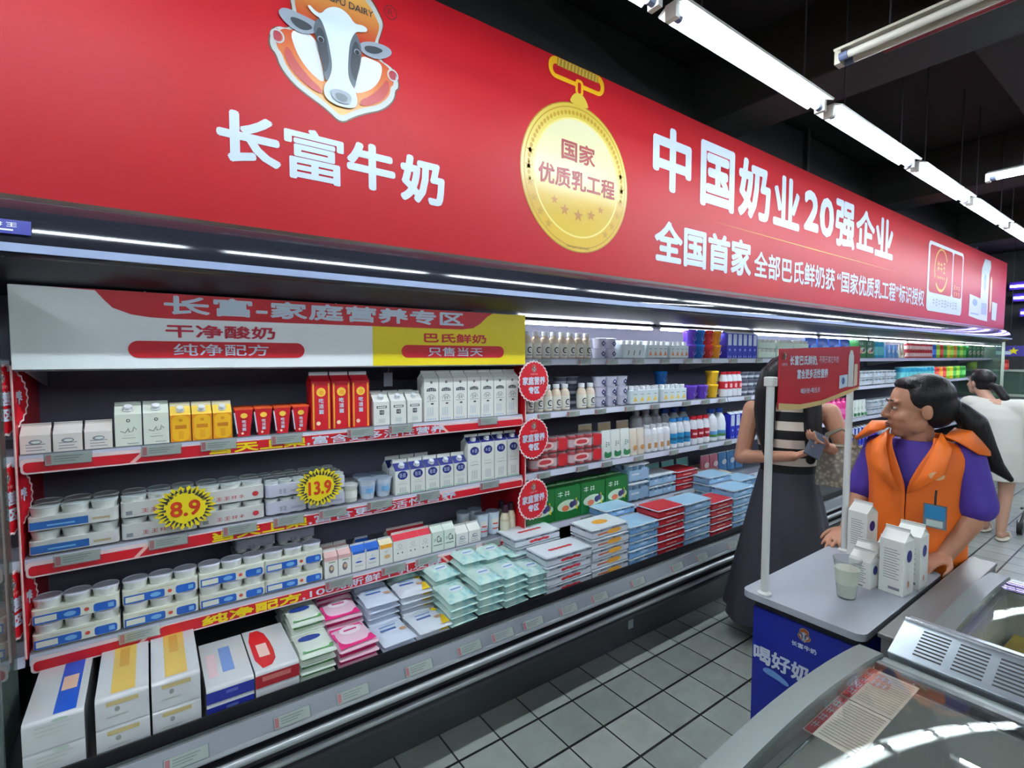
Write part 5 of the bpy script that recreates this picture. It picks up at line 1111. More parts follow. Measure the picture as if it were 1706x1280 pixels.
def gb_yel(b, w, d, h):
    topp(b, [(-w*.22, -d*.46), (w*.24, -d*.46), (w*.24, d*.45), (-w*.22, d*.45)], h, C(222, 186, 92, .2)); topp(b, [(-w*.1, -d*.1), (w*.1, -d*.1), (w*.1, d*.2), (-w*.1, d*.2)], h, C(206, 160, 70, .25), 1)
    b.rect(-w*.3, w*.3, h*.70, h*.85, C(206, 190, 130), -d/2-.0006); b.disc(-w*.1, h*.55, w*.05, h*.09, C(150, 152, 150), -d/2-.0006); b.rect(-w*.3, w*.1, h*.3, h*.34, C(180, 184, 180), -d/2-.0006)
def gb_navy(b, w, d, h):
    b.rect(-w/2, w/2, 0, h-.012, C(36, 48, 146, .3), -d/2-.0006)
    topp(b, [(-w*.1, -d*.25), (w*.16, -d*.25), (w*.16, d*.3), (-w*.1, d*.3)], h, C(120, 150, 206), 0); topp(b, [(-w*.4, -d*.3), (-w*.2, -d*.3), (-w*.2, d*.2), (-w*.4, d*.2)], h, C(226, 196, 200), 0); b.rect(-w*.1, w*.15, h*.4, h*.6, C(90, 104, 176), -d/2-.001)
def gb_red(b, w, d, h):
    b.rect(-w/2, w/2, 0, h-.012, C(164, 30, 44, .3), -d/2-.0006)
    topp(b, chaikin([(-w*.42, -d*.45), (w*.02, -d*.40), (w*.08, 0), (-w*.04, d*.45), (-w*.42, d*.45)], 1), h, C(206, 36, 44, .3)); topp(b, [(-w*.3, -d*.2), (-w*.05, -d*.2), (-w*.05, d*.1), (-w*.3, d*.1)], h, C(240, 200, 190), 1); b.rect(-w*.35, w*.3, h*.35, h*.65, C(196, 110, 100), -d/2-.001)
def gb_pale(b, w, d, h): b.rect(-w*.4, w*.4, h*.3, h*.5, C(200, 190, 190), -d/2-.0006)
GB_BLUE = gift_box('milk_gift_box', .128, .40, .083, M_BOXW, gb_blue); GB_YEL = gift_box('milk_gift_box', .124, .40, .086, M_BOXW, gb_yel)
GB_NAVY = gift_box('milk_gift_box', .135, .30, .049, M_BOXW, gb_navy); GB_RED = gift_box('milk_gift_box', .136, .30, .054, M_BOXW, gb_red); GB_PALE = gift_box('milk_gift_box', .136, .30, .046, M_BOXW, gb_pale)
stack(GB_BLUE, -.432, DYF+.2, z, 2, .0835, 'white box with blue panel', 'behind the end post at the near end', 'milk box', 'blue panel boxes', 0, 0)
stack(GB_BLUE, -.238, DYF+.2, z, 2, .0835, 'white box with blue panel', 'beside the yellow topped boxes', 'milk box', 'blue panel boxes', 0, 0)
stack(GB_YEL, -.089, DYF+.2, z, 2, .0865, 'white box with yellow top', 'beside the blue panel box', 'milk box', 'yellow top boxes', 0, 0)
stack(GB_YEL, .041, DYF+.2, z, 2, .0865, 'white box with yellow top', 'beside the navy fronted box', 'milk box', 'yellow top boxes', 0, 0)
stack(GB_NAVY, .185, DYF+.15, z, 2, .0495, 'navy fronted flat box', 'on the deck', 'milk box', 'navy boxes', 0, 0)
spawn(GB_PALE, (.325, DYF+.15, z), 'pale flat box under the red fronted box on the deck', 'milk box'); spawn(GB_RED, (.325, DYF+.15, z+.0465), 'red fronted flat box with white top on the deck', 'milk box')
def pile(proto, x, rows, desc, group, step, w, t):
    for j, (y, n) in enumerate(rows):
        stack(proto, x+.006*j, y, z+.001, n, step, desc, '%s pile from the front' % ORD[j] if len(rows) > 1 else 'on the deck', 'milk pouch', group, .004, .05)
pile(GRPOUCH, .462, ((1.886, 4), (2.07, 5), (2.25, 6)), 'greenish white flat pouch,', 'greenish white pouches', .0275, .122, .026)
pile(PINKPOUCH, .606, ((1.886, 3), (2.07, 4), (2.25, 5)), 'pink and white flat pouch,', 'pink pouches', .0275, .15, .026)
pile(WBPOUCH, .762, ((1.884, 2), (2.06, 5), (2.24, 6)), 'blue white flat pouch,', 'blue white pouches', .0255, .14, .024)
pile(YPOUCH, .918, ((1.884, 2), (2.06, 5)), 'yellow cornered flat pouch,', 'yellow cornered pouches', .0255, .15, .024)
for i in range(5):
    for j in range(4):
        if i == 4 and j < 2: continue
        n = (4, 5, 5, 6)[j]+(0, 1, 1, 0, 0)[i]
        for k_ in range(n):
            r = spawn(MINT, (1.06+.1365*(i if i < 4 else -1)+.012*j+random.uniform(-.003, .003), 1.892+.166*j+random.uniform(-.003, .003), z+.006+k_*.0325+(i % 2)*.008), 'mint green milk pouch, %s column, %s row, %s layer' % (ORD[i], ORD[j], ORD[k_]), 'milk pouch', 'mint green pouches', random.uniform(-.03, .03))
            r.rotation_euler = (.05, (-.03, .02, -.02, .03, .03)[i], r.rotation_euler[2])
w_ = 'in the stack'
stack(BP_RED, 1.655, 1.885, z, 4, .0475, 'white cup tray with red marks', 'by the mint pouches', 'yogurt pack', 'red marked trays')
stack(BP_RED, 1.60, 2.065, z, 5, .0475, 'white cup tray with red marks', 'in the second stack', 'yogurt pack', 'red marked trays')
stack(BP_ORG, 1.945, 1.885, z, 5, .0525, 'white tray of cups with orange marks', 'in its stack', 'yogurt pack', 'orange marked trays')
stack(BP_BLUE, 2.21, 1.885, z, 5, .0445, 'blue cup tray', 'between orange and red stacks', 'yogurt pack', 'blue trays')
stack(BP_BLUE, 2.21, 2.06, z, 6, .0445, 'blue cup tray', 'of the rear blue stack', 'yogurt pack', 'blue trays')
stack(BP_REDP, 2.455, 1.885, z, 6, .0445, 'red cup tray', 'of the nearer red stack', 'yogurt pack', 'red trays')
stack(BP_SKY, 2.715, 1.885, z, 5, .0525, 'sky blue cup tray', 'between the two red stacks', 'yogurt pack', 'sky blue trays')
stack(BP_REDP, 2.975, 1.885, z, 5, .0445, 'red cup tray', 'of the farther red stack', 'yogurt pack', 'red trays')
stack(BP_SKY, 3.24, 1.885, z, 5, .0525, 'sky blue cup tray', 'beyond the farther red stack', 'yogurt pack', 'sky blue trays')
stack(BP_SKY, 3.24, 2.065, z, 6, .0525, 'sky blue cup tray', 'in the rear stack beyond the red ones', 'yogurt pack', 'sky blue trays')
stack(BP_BLUE, 3.50, 2.0, z, 6, .0445, 'blue cup tray', 'by the dark haired shopper', 'yogurt pack', 'blue trays')
stack(TRAYW, 5.2, 1.90, z, 2, .0755, 'white cup tray', 'on the deck beyond the shopper', 'yogurt pack', 'far white trays')
stack(BP_REDP, 5.55, 1.90, z, 3, .0445, 'red cup tray', 'on the deck beyond the shopper', 'yogurt pack', 'far red trays')
stack(TRAYW, 5.9, 1.90, z, 3, .0755, 'white cup tray', 'on the deck past the far red trays', 'yogurt pack', 'far white trays')
# ------------------------------------------------------------------ promotion counter
M_TABW = mat('counter_top_white', (158, 164, 172), .38); M_PBLUE = mat('counter_blue', (22, 38, 150), .35)
TX0, TX1, TY0, TY1, TZ = 1.655, 2.385, .552, .925, .82
ct = thing('promotion_counter', 'small white topped promotion counter with blue printed front', 'counter', (0, 0, 0))
obj('counter_top', MB().rbox(TX0, TX1, TY0, TY1, TZ-.022, TZ, .03, M_TABW, 5), ct, .003)
body = MB().rbox(TX0+.035, TX1-.035, TY0+.03, TY1-.026, .0, TZ-.06, .004, M_PBLUE, 2); obj('body', body, ct)
obj('top_bracket', MB().rbox(TX0+.045, TX1-.045, TY0+.02, TY1-.015, TZ-.06, TZ-.022, .02, M_BLACKM, 4), ct)
fx = TX0+.034; fo = lambda n: (fx-.0006*n, 0, 0); fu = (0, -1, 0)   # front faces -X, reads from +Y to -Y
b = MB(); emblem(b, (fx-.0006, .728, .73), fu, (0, 0, 1), .085, False); obj('cow_emblem', b, ct)
for t_, xa_, xb_, za_, zb_ in (('长富牛奶', -.767, -.69, .684, .701), ('喝好奶 鲜', -.892, -.62, .572, .632)): obj('lettering', MB().text(t_, xa_, xb_, za_, zb_, M_LETTER, fo(1), fu, bold=.03), ct)
b = MB(); b.poly(chaikin([(-.862, .553), (-.84, .568), (-.80, .560), (-.768, .545), (-.775, .532), (-.81, .540), (-.85, .543)]), C(110, 160, 220), fo(1), fu); obj('brush_mark', b, ct)
# promotion board on two white poles clamped to the counter
bs = thing('promotion_board', 'red board with white lettering held by two white poles on the counter', 'sign', (0, 0, 0))
M_POLE = mat('pole_white', (212, 214, 210), .4)
for px_, py_ in ((1.682, .857), (2.332, .862)):
    obj('pole', MB().lathe([(.0125, TZ+.012), (.0125, 1.56), (.0, 1.561)], 14, M_POLE, px_, py_), bs)
    obj('pole_foot', MB().lathe([(.022, TZ+.0005), (.022, TZ+.006), (.014, TZ+.012), (0, TZ+.012)], 16, M_POLE, px_, py_), bs)
    obj('pole_clip', MB().box(px_-.016, px_+.016, py_-.016, py_+.016, 1.53, 1.562, M_POLE), bs, .003)
outl = [(1.70, 1.655), (2.352, 1.672), (2.352, 1.50), (2.22, 1.478), (2.02, 1.452), (1.85, 1.444), (1.70, 1.452)]
obj('board', MB().prism([(p[0], .838, p[1]) for p in outl], (0, .004, 0), M_DRED), bs)
b = MB(); b.poly([(1.70, 1.452), (1.85, 1.444), (2.02, 1.452), (2.22, 1.478), (2.352, 1.50), (2.352, 1.508), (2.2, 1.492), (2.02, 1.468), (1.85, 1.462), (1.70, 1.474)], C(206, 180, 120), (0, .8374, 0)); obj('gold_edge', b, bs)
b = MB(); by_ = .8368

for t_, xa_, xb_, za_, zb_, bo_ in (('长富巴氏鲜奶,', 1.765, 1.972, 1.598, 1.634, .03), ('不同于其它牛奶', 1.985, 2.15, 1.606, 1.632, 0), ('富含更多活性营养', 1.82, 2.06, 1.551, 1.586, .03), ('喝好奶·喝当天', 1.85, 2.0, 1.499, 1.518, .01)): obj('lettering', MB().text(t_, xa_, xb_, za_, zb_, M_LETTER, (0, by_, 0), bold=bo_), bs)
b = MB(); emblem(b, (1.73, .8366, 1.63), (1, 0, 0), (0, 0, 1), .05, False); b.text('长富牛奶', 1.712, 1.750, 1.598, 1.608, M_LETTER, (0, by_, 0)); obj('cow_emblem', b, bs)
b = MB(); b.poly(rrect(1.835, 2.015, 1.492, 1.524, .015), C(190, 60, 66), (0, by_+.0004, 0)); b.poly(rrect(1.838, 2.012, 1.495, 1.521, .013), M_DRED, (0, by_+.0002, 0)); obj('slogan_frame', b, bs)
b = MB(); b.poly([(2.24, 1.51), (2.29, 1.51), (2.29, 1.63), (2.275, 1.655), (2.255, 1.655), (2.24, 1.63)], C(206, 216, 214), (0, by_, 0)); b.poly([(2.16, 1.505), (2.235, 1.512), (2.235, 1.56), (2.16, 1.556)], C(196, 216, 226), (0, by_-.0003, 0)); b.disc(2.195, 1.535, .014, .014, C(60, 110, 170), by_-.0008); b.poly([(2.295, 1.51), (2.33, 1.515), (2.328, 1.60), (2.298, 1.60)], C(216, 206, 180), (0, by_, 0)); obj('product_picture', b, bs)
# cartons and cup on the counter
tz = TZ+.0005
CT_TBL = carton('milk_carton', .073, .072, .185, .214, .226, M_CREAM, None, M_CREAM, None, lambda b, w, d, hb, hr: (bottom_lines(b, w, d, hb*.28, 12, M_GREYINK, .009), b.rect(-w*.1, w*.36, hb*.08, hb*.13, M_GREYINK, fr(d)), b.poly(circ(0, hb*.72, .018, .021, 18), M_NAVY, (w/2+.0006, 0, 0), (0, 1, 0)), b.poly(circ(0, hb*.2, .006, .012, 12), C(220, 140, 120), (w/2+.0006, 0, 0), (0, 1, 0))))
CT_TBS = carton('milk_carton', .070, .068, .092, .118, .130, M_CREAM, None, M_CREAM, None, lambda b, w, d, hb, hr: (bottom_lines(b, w, d, hb*.2, 8, M_GREYINK, .008), b.rect(-w*.3, w*.2, hb*.04, hb*.10, M_GREYINK, fr(d)), b.poly(circ(0, hb*.68, .014, .016, 18), M_NAVY, (w/2+.0006, 0, 0), (0, 1, 0))))
for pr_, x, y, a, lab in ((CT_TBL, 2.075, .605, -1.68, 'tall milk carton at the front of the group on the counter'), (CT_TBL, 2.335, .80, -1.75, 'tall milk carton by the rear pole on the counter'), (CT_TBL, 2.178, .592, -1.62, 'tall milk carton standing right behind the front tall one on the counter'), (CT_TBS, 2.045, .690, -1.7, 'half size milk carton beside the front tall carton on the counter'), (CT_TBS, 2.15, .715, -1.5, 'half size milk carton in the middle of the counter group'), (CT_TBS, 2.265, .68, -1.6, 'half size milk carton at the back of the counter group')):
    spawn(pr_, (x, y, tz), lab, 'milk carton', 'cartons on the counter', a)
cu = thing('plastic_cup', 'clear plastic cup of milk on the white counter', 'cup', (1.885, .685, tz))
obj('cup', MB().lathe([(.026, 0), (.027, .001), (.041, .128), (.0425, .130), (.0425, .133), (.040, .131), (.0262, .004), (0, .004)], 24, M_CLEAR), cu)
obj('milk', MB().lathe([(.0255, .0045), (.0375, .100), (0, .1005)], 24, mat('milk', (226, 230, 206), .4)), cu)

# ------------------------------------------------------------------ people
def blob(mb, vox, smooth=4, fac=.5, name='body', mats=None):
    me = mb.mesh(name+'_raw', 0); o = bpy.data.objects.new('tmp', me); COL.objects.link(o)
    r = o.modifiers.new('r', 'REMESH'); r.mode = 'VOXEL'; r.voxel_size = vox; r.use_smooth_shade = True
    if smooth: s = o.modifiers.new('s', 'SMOOTH'); s.factor = fac; s.iterations = smooth
    dg = bpy.context.evaluated_depsgraph_get(); out = bpy.data.meshes.new_from_object(o.evaluated_get(dg))
    bpy.data.objects.remove(o); bpy.data.meshes.remove(me)
    out.name = name; out.materials.clear()
    for m in (mats or mb.mats): out.materials.append(m)
    out.polygons.foreach_set('use_smooth', [True]*len(out.polygons)); out.polygons.foreach_set('material_index', [0]*len(out.polygons)); out.update()
    return out
def chain(mb, pts, rad, m, n=12):
    """tapered limb: rounded segments that share their joints"""
    for i in range(len(pts)-1):
        a, b = Vector(pts[i]), Vector(pts[i+1]); ra, rb = rad[i], rad[i+1]
        d = (b-a); L = d.length; d.normalize(); P = []; R = []
        for k in range(4): t = pi/2*k/4; P.append(a-d*ra*math.cos(t)); R.append(max(ra*math.sin(t), .0004))
        P += [a, a+d*L*.5, b]; R += [ra, (ra+rb)/2, rb]
        for k in range(1, 5): t = pi/2*k/4; P.append(b+d*rb*math.sin(t)); R.append(max(rb*math.cos(t), .0004))
        mb.tube(P, R, m, n)
def hand(mb, m, wrist, d, palm_n, side, curl=.4, s=1.0, spread=.10):
    """palm, four unequal fingers bent toward the palm side, thumb from the side of the palm; d: finger direction, palm_n: where the palm faces"""
    d = Vector(d).normalized(); pn = Vector(palm_n); pn = (pn-d*pn.dot(d)).normalized(); sd = d.cross(pn)*side; w = Vector(wrist)
    R = Matrix((sd, d, pn)).transposed()
    mb.ell(w+d*.045*s, (.040*s, .052*s, .015*s), m, 14, 10, R); mb.ell(w+d*.02*s+sd*.02*s+pn*.006*s, (.018*s, .03*s, .015*s), m, 12, 8, R)
    for i, (off, L) in enumerate(((.029, .070), (.0095, .079), (-.0105, .073), (-.029, .058))):
        base = w+d*(.082-.006*abs(i-1.2))*s+sd*off*s; ang = 0; p = base; pts = [base-d*.02*s]; dirv = (d+sd*spread*(1.3-i)*.55).normalized()
        pts.append(base)
        for k, f in enumerate((.42, .33, .25)):
            ang += curl*(.6, .9, .8)[k]; v = dirv*math.cos(ang)+pn*math.sin(ang); p = p+v*L*f*s; pts.append(p)
        chain(mb, pts, [.0095*s, .0092*s, .0086*s, .0078*s, .0066*s], m, 8)
    t0 = w+d*.022*s+sd*.030*s; t1 = t0+(d*.7+sd*.75+pn*.25).normalized()*.034*s; t2 = t1+(d*.92+sd*.35+pn*.35).normalized()*.030*s; t3 = t2+(d*.95+pn*.4).normalized()*.022*s
    chain(mb, [t0, t1, t2, t3], [.0135*s, .0110*s, .0095*s, .0075*s], m, 8)
def head(mb, m, H):
    """skull, jaw, nose, lips, brow, ears in a local frame: -Y is the face, origin at the ear line; H places it"""
    i0 = len(mb.v)
    mb.ell((0, .012, .035), (.074, .094, .088), m, 18, 14); mb.ell((0, -.022, -.03), (.062, .066, .078), m, 16, 12); mb.ell((0, -.052, -.088), (.03, .026, .022), m)
    for s in (-1, 1):
        mb.ell((s*.036, -.052, -.028), (.026, .026, .024), m); mb.ell((s*.046, -.008, -.056), (.016, .034, .032), m)
        mb.ell((s*.076, .014, -.006), (.009, .019, .03), m); mb.ell((s*.030, -.074, .030), (.026, .012, .008), m)
    chain(mb, [(0, -.081, .022), (0, -.092, -.004), (0, -.100, -.022)], [.009, .011, .013], m, 10)
    for s in (-1, 1): mb.ell((s*.012, -.094, -.027), (.009, .011, .008), m)
    mb.ell((0, -.083, -.055), (.024, .012, .008), m); mb.ell((0, -.080, -.066), (.020, .012, .008), m)
    mb.xf(H, i0)
def face_parts(root, H, lipm, skinm):
    out = []
    for s in (-1, 1):
        e = MB(); i0 = 0
        e.ell((s*.031, -.0758, .006), (.0130, .008, .0058), mat('eye_white', (176, 168, 160), .3), 14, 8); e.ell((s*.031, -.0808, .006), (.0062, .0040, .0058), mat('eye_dark', (24, 18, 16), .15), 12, 8); e.xf(H); obj('eye', e, root)
        b = MB(); chain(b, [(s*.014, -.0860, .033), (s*.032, -.0865, .036), (s*.052, -.075, .029)], [.0026, .0030, .0018], mat('hair_black', (22, 19, 20), .5), 6); b.xf(H); obj('eyebrow', b, root)
    l = MB(); l.ell((0, -.0885, -.056), (.021, .0075, .0048), lipm, 14, 8); l.ell((0, -.0875, -.064), (.018, .0075, .0052), lipm, 14, 8); l.xf(H); obj('lips', l, root)
def hair_material(name, col):
    m = mat(name, col, .42, spec=.3); nt = m.node_tree
    if not nt.nodes.get('hb'):
        tc = nt.nodes.new('ShaderNodeTexCoord'); mp = nt.nodes.new('ShaderNodeMapping'); nz = nt.nodes.new('ShaderNodeTexNoise'); bp = nt.nodes.new('ShaderNodeBump'); bp.name = 'hb'
        mp.inputs['Scale'].default_value = (160, 160, 6); nz.inputs['Scale'].default_value = 1.0; bp.inputs['Strength'].default_value = .6; bp.inputs['Distance'].default_value = .004
        nt.links.new(tc.outputs['Object'], mp.inputs['Vector']); nt.links.new(mp.outputs['Vector'], nz.inputs['Vector']); nt.links.new(nz.outputs['Fac'], bp.inputs['Height']); nt.links.new(bp.outputs['Normal'], nt.nodes['Principled BSDF'].inputs['Normal'])
    return m
M_HAIR = hair_material('hair_black_strands', (24, 21, 22))
def skin(name, col):
    m = mat(name, col, .5, var=.06, bscale=14)
    b = m.node_tree.nodes['Principled BSDF']; b.inputs['Subsurface Weight'].default_value = .08; b.inputs['Subsurface Radius'].default_value = (.02, .008, .004); b.inputs['Subsurface Scale'].default_value = .3
    return m
def Hmat(pos, yaw_, pitch_=0.0, roll_=0.0, s=1.0): return Matrix.Translation(pos) @ Matrix.Rotation(yaw_, 4, 'Z') @ Matrix.Rotation(pitch_, 4, 'X') @ Matrix.Rotation(roll_, 4, 'Y') @ Matrix.Scale(s, 4)
def loft(mb, rings, m, n=28):
    """rings: (cx, cy, z, rx, ry, wave)"""
    vs = []
    for (cx, cy, z, rx, ry, wv) in rings:
        for i in range(n):
            a = 2*pi*i/n; k = 1+wv*math.sin(a*7+.6)+wv*.6*math.sin(a*11+2)
            vs.append((cx+rx*k*math.cos(a), cy+ry*k*math.sin(a), z))
    f = [(j*n+i, j*n+(i+1) % n, (j+1)*n+(i+1) % n, (j+1)*n+i) for j in range(len(rings)-1) for i in range(n)]
    f += [tuple(range(n-1, -1, -1)), tuple(range(len(vs)-n, len(vs)))]
    return mb.add(vs, f, m)

# --- shop assistant in orange vest behind the counter, faces -X, head turned to her right
P1 = thing('person', 'shop assistant in orange vest and purple shirt leaning on the white counter', 'person', (2.56, .69, 0), -pi/2)
SK1 = skin('skin_warm', (176, 124, 96)); M_PUR = mat('shirt_purple', (70, 46, 148), .7, bump=.25, bscale=18); M_ORA = mat('vest_orange', (236, 112, 24), .55, bump=.35, bscale=14); M_TROU = mat('trousers_dark', (40, 42, 52), .75)
H1 = Hmat((-.01, -.015, 1.415), -1.02, .02, 0, 1.06)
b = MB(); head(b, SK1, H1)
chain(b, [(.0, .02, 1.20), (-.005, .012, 1.27), (-.01, .0, 1.36)], [.07, .056, .056], SK1)
b.ell((0, .02, 1.12), (.15, .085, .16), SK1); b.ell((0, .02, .90), (.14, .09, .17), SK1)
AR = [(-.15, .03, 1.245), (-.198, .02, 1.03), (-.213, -.10, .875)]; AL = [(.155, .0, 1.262), (.192, .0, 1.03), (.125, -.10, .868)]
for A in (AR, AL): chain(b, A, [.044, .042, .028], SK1); chain(b, [(0, .02, 1.2), A[0]], [.06, .044], SK1)
hand(b, SK1, AR[2], (-.10, -.75, -.20), (0, .1, -1), -1, .28, .95); hand(b, SK1, AL[2], (-.35, -.75, -.22), (0, .1, -1), 1, .30, .95)
for s in (-1, 1): chain(b, [(s*.08, .02, .82), (s*.085, .02, .46), (s*.085, .03, .09)], [.085, .058, .04], SK1); chain(b, [(s*.085, .03, .05), (s*.09, -.10, .03)], [.036, .03], SK1)
obj('body', blob(b, .0048, 3, .5, 'body', [SK1]), P1)
face_parts(P1, H1, C(140, 70, 66, .4), SK1)
sh = MB()
loft(sh, [(0, .02, .72, .145, .11, .01), (0, .02, .85, .15, .118, .012), (0, .015, 1.0, .152, .12, .012), (0, .015, 1.14, .158, .12, .01), (0, .02, 1.23, .148, .098, 0), (0, .02, 1.288, .095, .072, 0)], M_PUR)
for A in (AR, AL): a0, a1 = Vector(A[0])-Vector((0, 0, .008)), Vector(A[1]); chain(sh, [(a0.x*.6, .02, 1.235), a0, a0+(a1-a0)*.5, a0+(a1-a0)*.86], [.054, .053, .061, .068], M_PUR)
obj('shirt', blob(sh, .007, 4, .5, 'shirt', [M_PUR]), P1)
# vest: body with a V opening at the front and cap shoulders
vs_ = MB(); n = 40; rings = [(.66, .165, .140, .0), (.78, .167, .144, .0), (.90, .166, .144, .0), (1.02, .168, .144, .0), (1.08, .172, .143, .0), (1.13, .178, .140, .10), (1.18, .186, .134, .20), (1.225, .192, .122, .30), (1.262, .18, .10, .40), (1.285, .125, .082, .48)]
pts = []
for (zz, rx, ry, op) in rings:
    for i in range(n+1):
        a = -pi/2+op+(2*pi-2*op)*i/n; wv = 1+.012*math.sin(a*9+zz*11)
        pts.append((rx*wv*math.cos(a), .015+ry*wv*math.sin(a), zz-.03*abs(math.cos(a))**4*(zz > 1.15)))
vs_.add(pts, [(j*(n+1)+i, j*(n+1)+i+1, (j+1)*(n+1)+i+1, (j+1)*(n+1)+i) for j in range(len(rings)-1) for i in range(n)], M_ORA)
vo = obj('vest', vs_, P1, 0, (0, 0, .032)); so = vo.modifiers.new('solid', 'SOLIDIFY'); so.thickness = .007; sb = vo.modifiers.new('sub', 'SUBSURF'); sb.levels = 1; sb.render_levels = 1
for s in (-1, 1):   # wide shoulder caps and collar lapels of the vest
    c = MB(); c.add([(s*.10, -.065, 1.262), (s*.145, -.085, 1.25), (s*.204, -.062, 1.208), (s*.220, .01, 1.195), (s*.204, .08, 1.208), (s*.13, .085, 1.262), (s*.10, .05, 1.285), (s*.165, 0, 1.283)], [(0, 1, 7), (1, 2, 7), (2, 3, 7), (3, 4, 7), (4, 5, 7), (5, 6, 7), (6, 0, 7)], M_ORA)
    co = obj('shoulder_cap', c, P1, 0, (0, 0, .062)); q_ = co.modifiers.new('solid', 'SOLIDIFY'); q_.thickness = .008
    c = MB(); c.add([(s*.012, -.142, 1.06), (s*.05, -.143, 1.14), (s*.078, -.115, 1.24), (s*.085, -.055, 1.30), (s*.13, -.10, 1.245), (s*.125, -.140, 1.16), (s*.06, -.152, 1.09)], [(0, 1, 6), (1, 2, 5, 6), (2, 3, 4, 5)], M_ORA)
    co = obj('lapel', c, P1, 0, (0, 0, .032)); q_ = co.modifiers.new('solid', 'SOLIDIFY'); q_.thickness = .007
bd = MB(); bd.rbox(.035, .105, -.153, -.150, .985, 1.075, .004, C(110, 130, 140), 3); bd.rect(.040, .100, 1.02, 1.07, C(40, 130, 180), -.1536); bd.rect(.045, .095, .99, 1.015, C(190, 206, 200), -.1536); bd.v = [(v[0]+.03, v[1]+.004, v[2]-.03) for v in bd.v]
bo = obj('name_badge', bd, P1, 0, (0, 0, .022)); bo['label'] = 'blue name badge on orange vest'
cl = MB().tube([(.10, -.143, 1.10), (.10, -.150, 1.075), (.10, -.150, 1.045)], .004, M_BLACKM, 6); obj('badge_clip', cl, P1, 0, (0, 0, .022))
lg = MB(); lg.disc(0, 0, .024, .016, C(226, 180, 130), 0); lg.xf(Matrix.Translation((.10, -.146, 1.145)) @ Matrix.Rotation(.35, 4, 'Z')); obj('vest_emblem', lg, P1, 0, (0, 0, .032))
tr = MB()
loft(tr, [(0, .02, .86, .16, .11, 0), (0, .02, .74, .17, .12, 0), (0, .02, .68, .168, .118, 0)], M_TROU)
for s in (-1, 1): chain(tr, [(s*.085, .02, .74), (s*.088, .02, .46), (s*.088, .03, .10)], [.098, .075, .06], M_TROU)
obj('trousers', blob(tr, .009, 3, .5, 'trousers', [M_TROU]), P1)
for s in (-1, 1): obj('shoe', MB().ell((s*.088, -.045, .035), (.045, .115, .035), M_BLACKM), P1)
hr = MB(); hr.ell((0, .030, .052), (.084, .094, .088), M_HAIR, 20, 14); hr.ell((0, .062, .012), (.076, .066, .085), M_HAIR); hr.ell((0, -.020, .098), (.064, .050, .028), M_HAIR)
for s in (-1, 1): hr.ell((s*.066, .010, .048), (.016, .045, .045), M_HAIR)
chain(hr, [(0, .10, .02), (.0, .135, .0)], [.03, .028], M_HAIR); chain(hr, [(0, .135, .0), (.01, .172, -.05), (.01, .20, -.13), (.012, .235, -.20), (.02, .28, -.25)], [.032, .044, .040, .028, .010], M_HAIR)
hr.xf(H1); obj('hair', blob(hr, .006, 3, .5, 'hair', [M_HAIR]), P1)
tie = MB(); tie.lathe([(.031, -.006), (.034, 0), (.031, .006)], 16, M_BLACKM); tie.xf(H1 @ Matrix.Translation((0, .122, .006)) @ Matrix.Rotation(1.4, 4, 'X')); obj('hair_tie', tie, P1)

# --- shopper in striped top and long dark dress looking at a phone
P2 = thing('person', 'long haired shopper in striped top and long dark skirt holding a phone', 'person', (2.9, 1.37, 0), math.radians(-63.5))
SK2 = skin('skin_light', (186, 134, 108)); M_SKIRT = mat('skirt_charcoal', (58, 58, 68), .8, bump=.2, bscale=9)
def stripe_material():
    m = bpy.data.materials.new('striped_knit'); m.use_nodes = True; nt = m.node_tree; b = nt.nodes['Principled BSDF']
    tc = nt.nodes.new('ShaderNodeTexCoord'); sp = nt.nodes.new('ShaderNodeSeparateXYZ'); a = nt.nodes.new('ShaderNodeMath'); a.operation = 'MULTIPLY'; a.inputs[1].default_value = 1/.098
    f = nt.nodes.new('ShaderNodeMath'); f.operation = 'FRACT'; g = nt.nodes.new('ShaderNodeMath'); g.operation = 'GREATER_THAN'; g.inputs[1].default_value = .52
    mx = nt.nodes.new('ShaderNodeMix'); mx.data_type = 'RGBA'; mx.inputs[6].default_value = rgb(24, 22, 24); mx.inputs[7].default_value = rgb(220, 206, 190)
    nt.links.new(tc.outputs['Object'], sp.inputs[0]); nt.links.new(sp.outputs[2], a.inputs[0]); nt.links.new(a.outputs[0], f.inputs[0]); nt.links.new(f.outputs[0], g.inputs[0]); nt.links.new(g.outputs[0], mx.inputs[0]); nt.links.new(mx.outputs[2], b.inputs['Base Color'])
    b.inputs['Roughness'].default_value = .8
    return m
M_STRIPE = stripe_material()
H2 = Hmat((.01, -.045, 1.51), .12, -.34, 0, 1.03)
b = MB(); head(b, SK2, H2); chain(b, [(0, .02, 1.30), (.0, .0, 1.36), (.01, -.02, 1.46)], [.06, .05, .05], SK2)
b.ell((0, .02, 1.22), (.145, .08, .16), SK2); b.ell((0, .02, 1.0), (.12, .08, .16), SK2); b.ell((0, .02, .86), (.14, .10, .12), SK2)
AR = [(-.185, .02, 1.325), (-.235, .0, 1.045), (.02, -.215, 1.11)]; AL = [(.195, .02, 1.325), (.285, -.03, 1.09), (.165, -.20, 1.17)]
for A in (AR, AL): chain(b, A, [.052, .042, .027], SK2); chain(b, [(0, .02, 1.31), A[0]], [.06, .05], SK2)
hand(b, SK2, AR[2], (.75, -.25, .35), (.1, -.3, 1), 1, .45, .92); hand(b, SK2, AL[2], (-.6, -.45, .35), (-.2, -.1, 1), -1, .45, .92)
for s in (-1, 1): chain(b, [(s*.085, .02, .86), (s*.085, .02, .48), (s*.08, .03, .09)], [.085, .055, .036], SK2); chain(b, [(s*.08, .035, .055), (s*.085, -.10, .035)], [.033, .026], SK2)
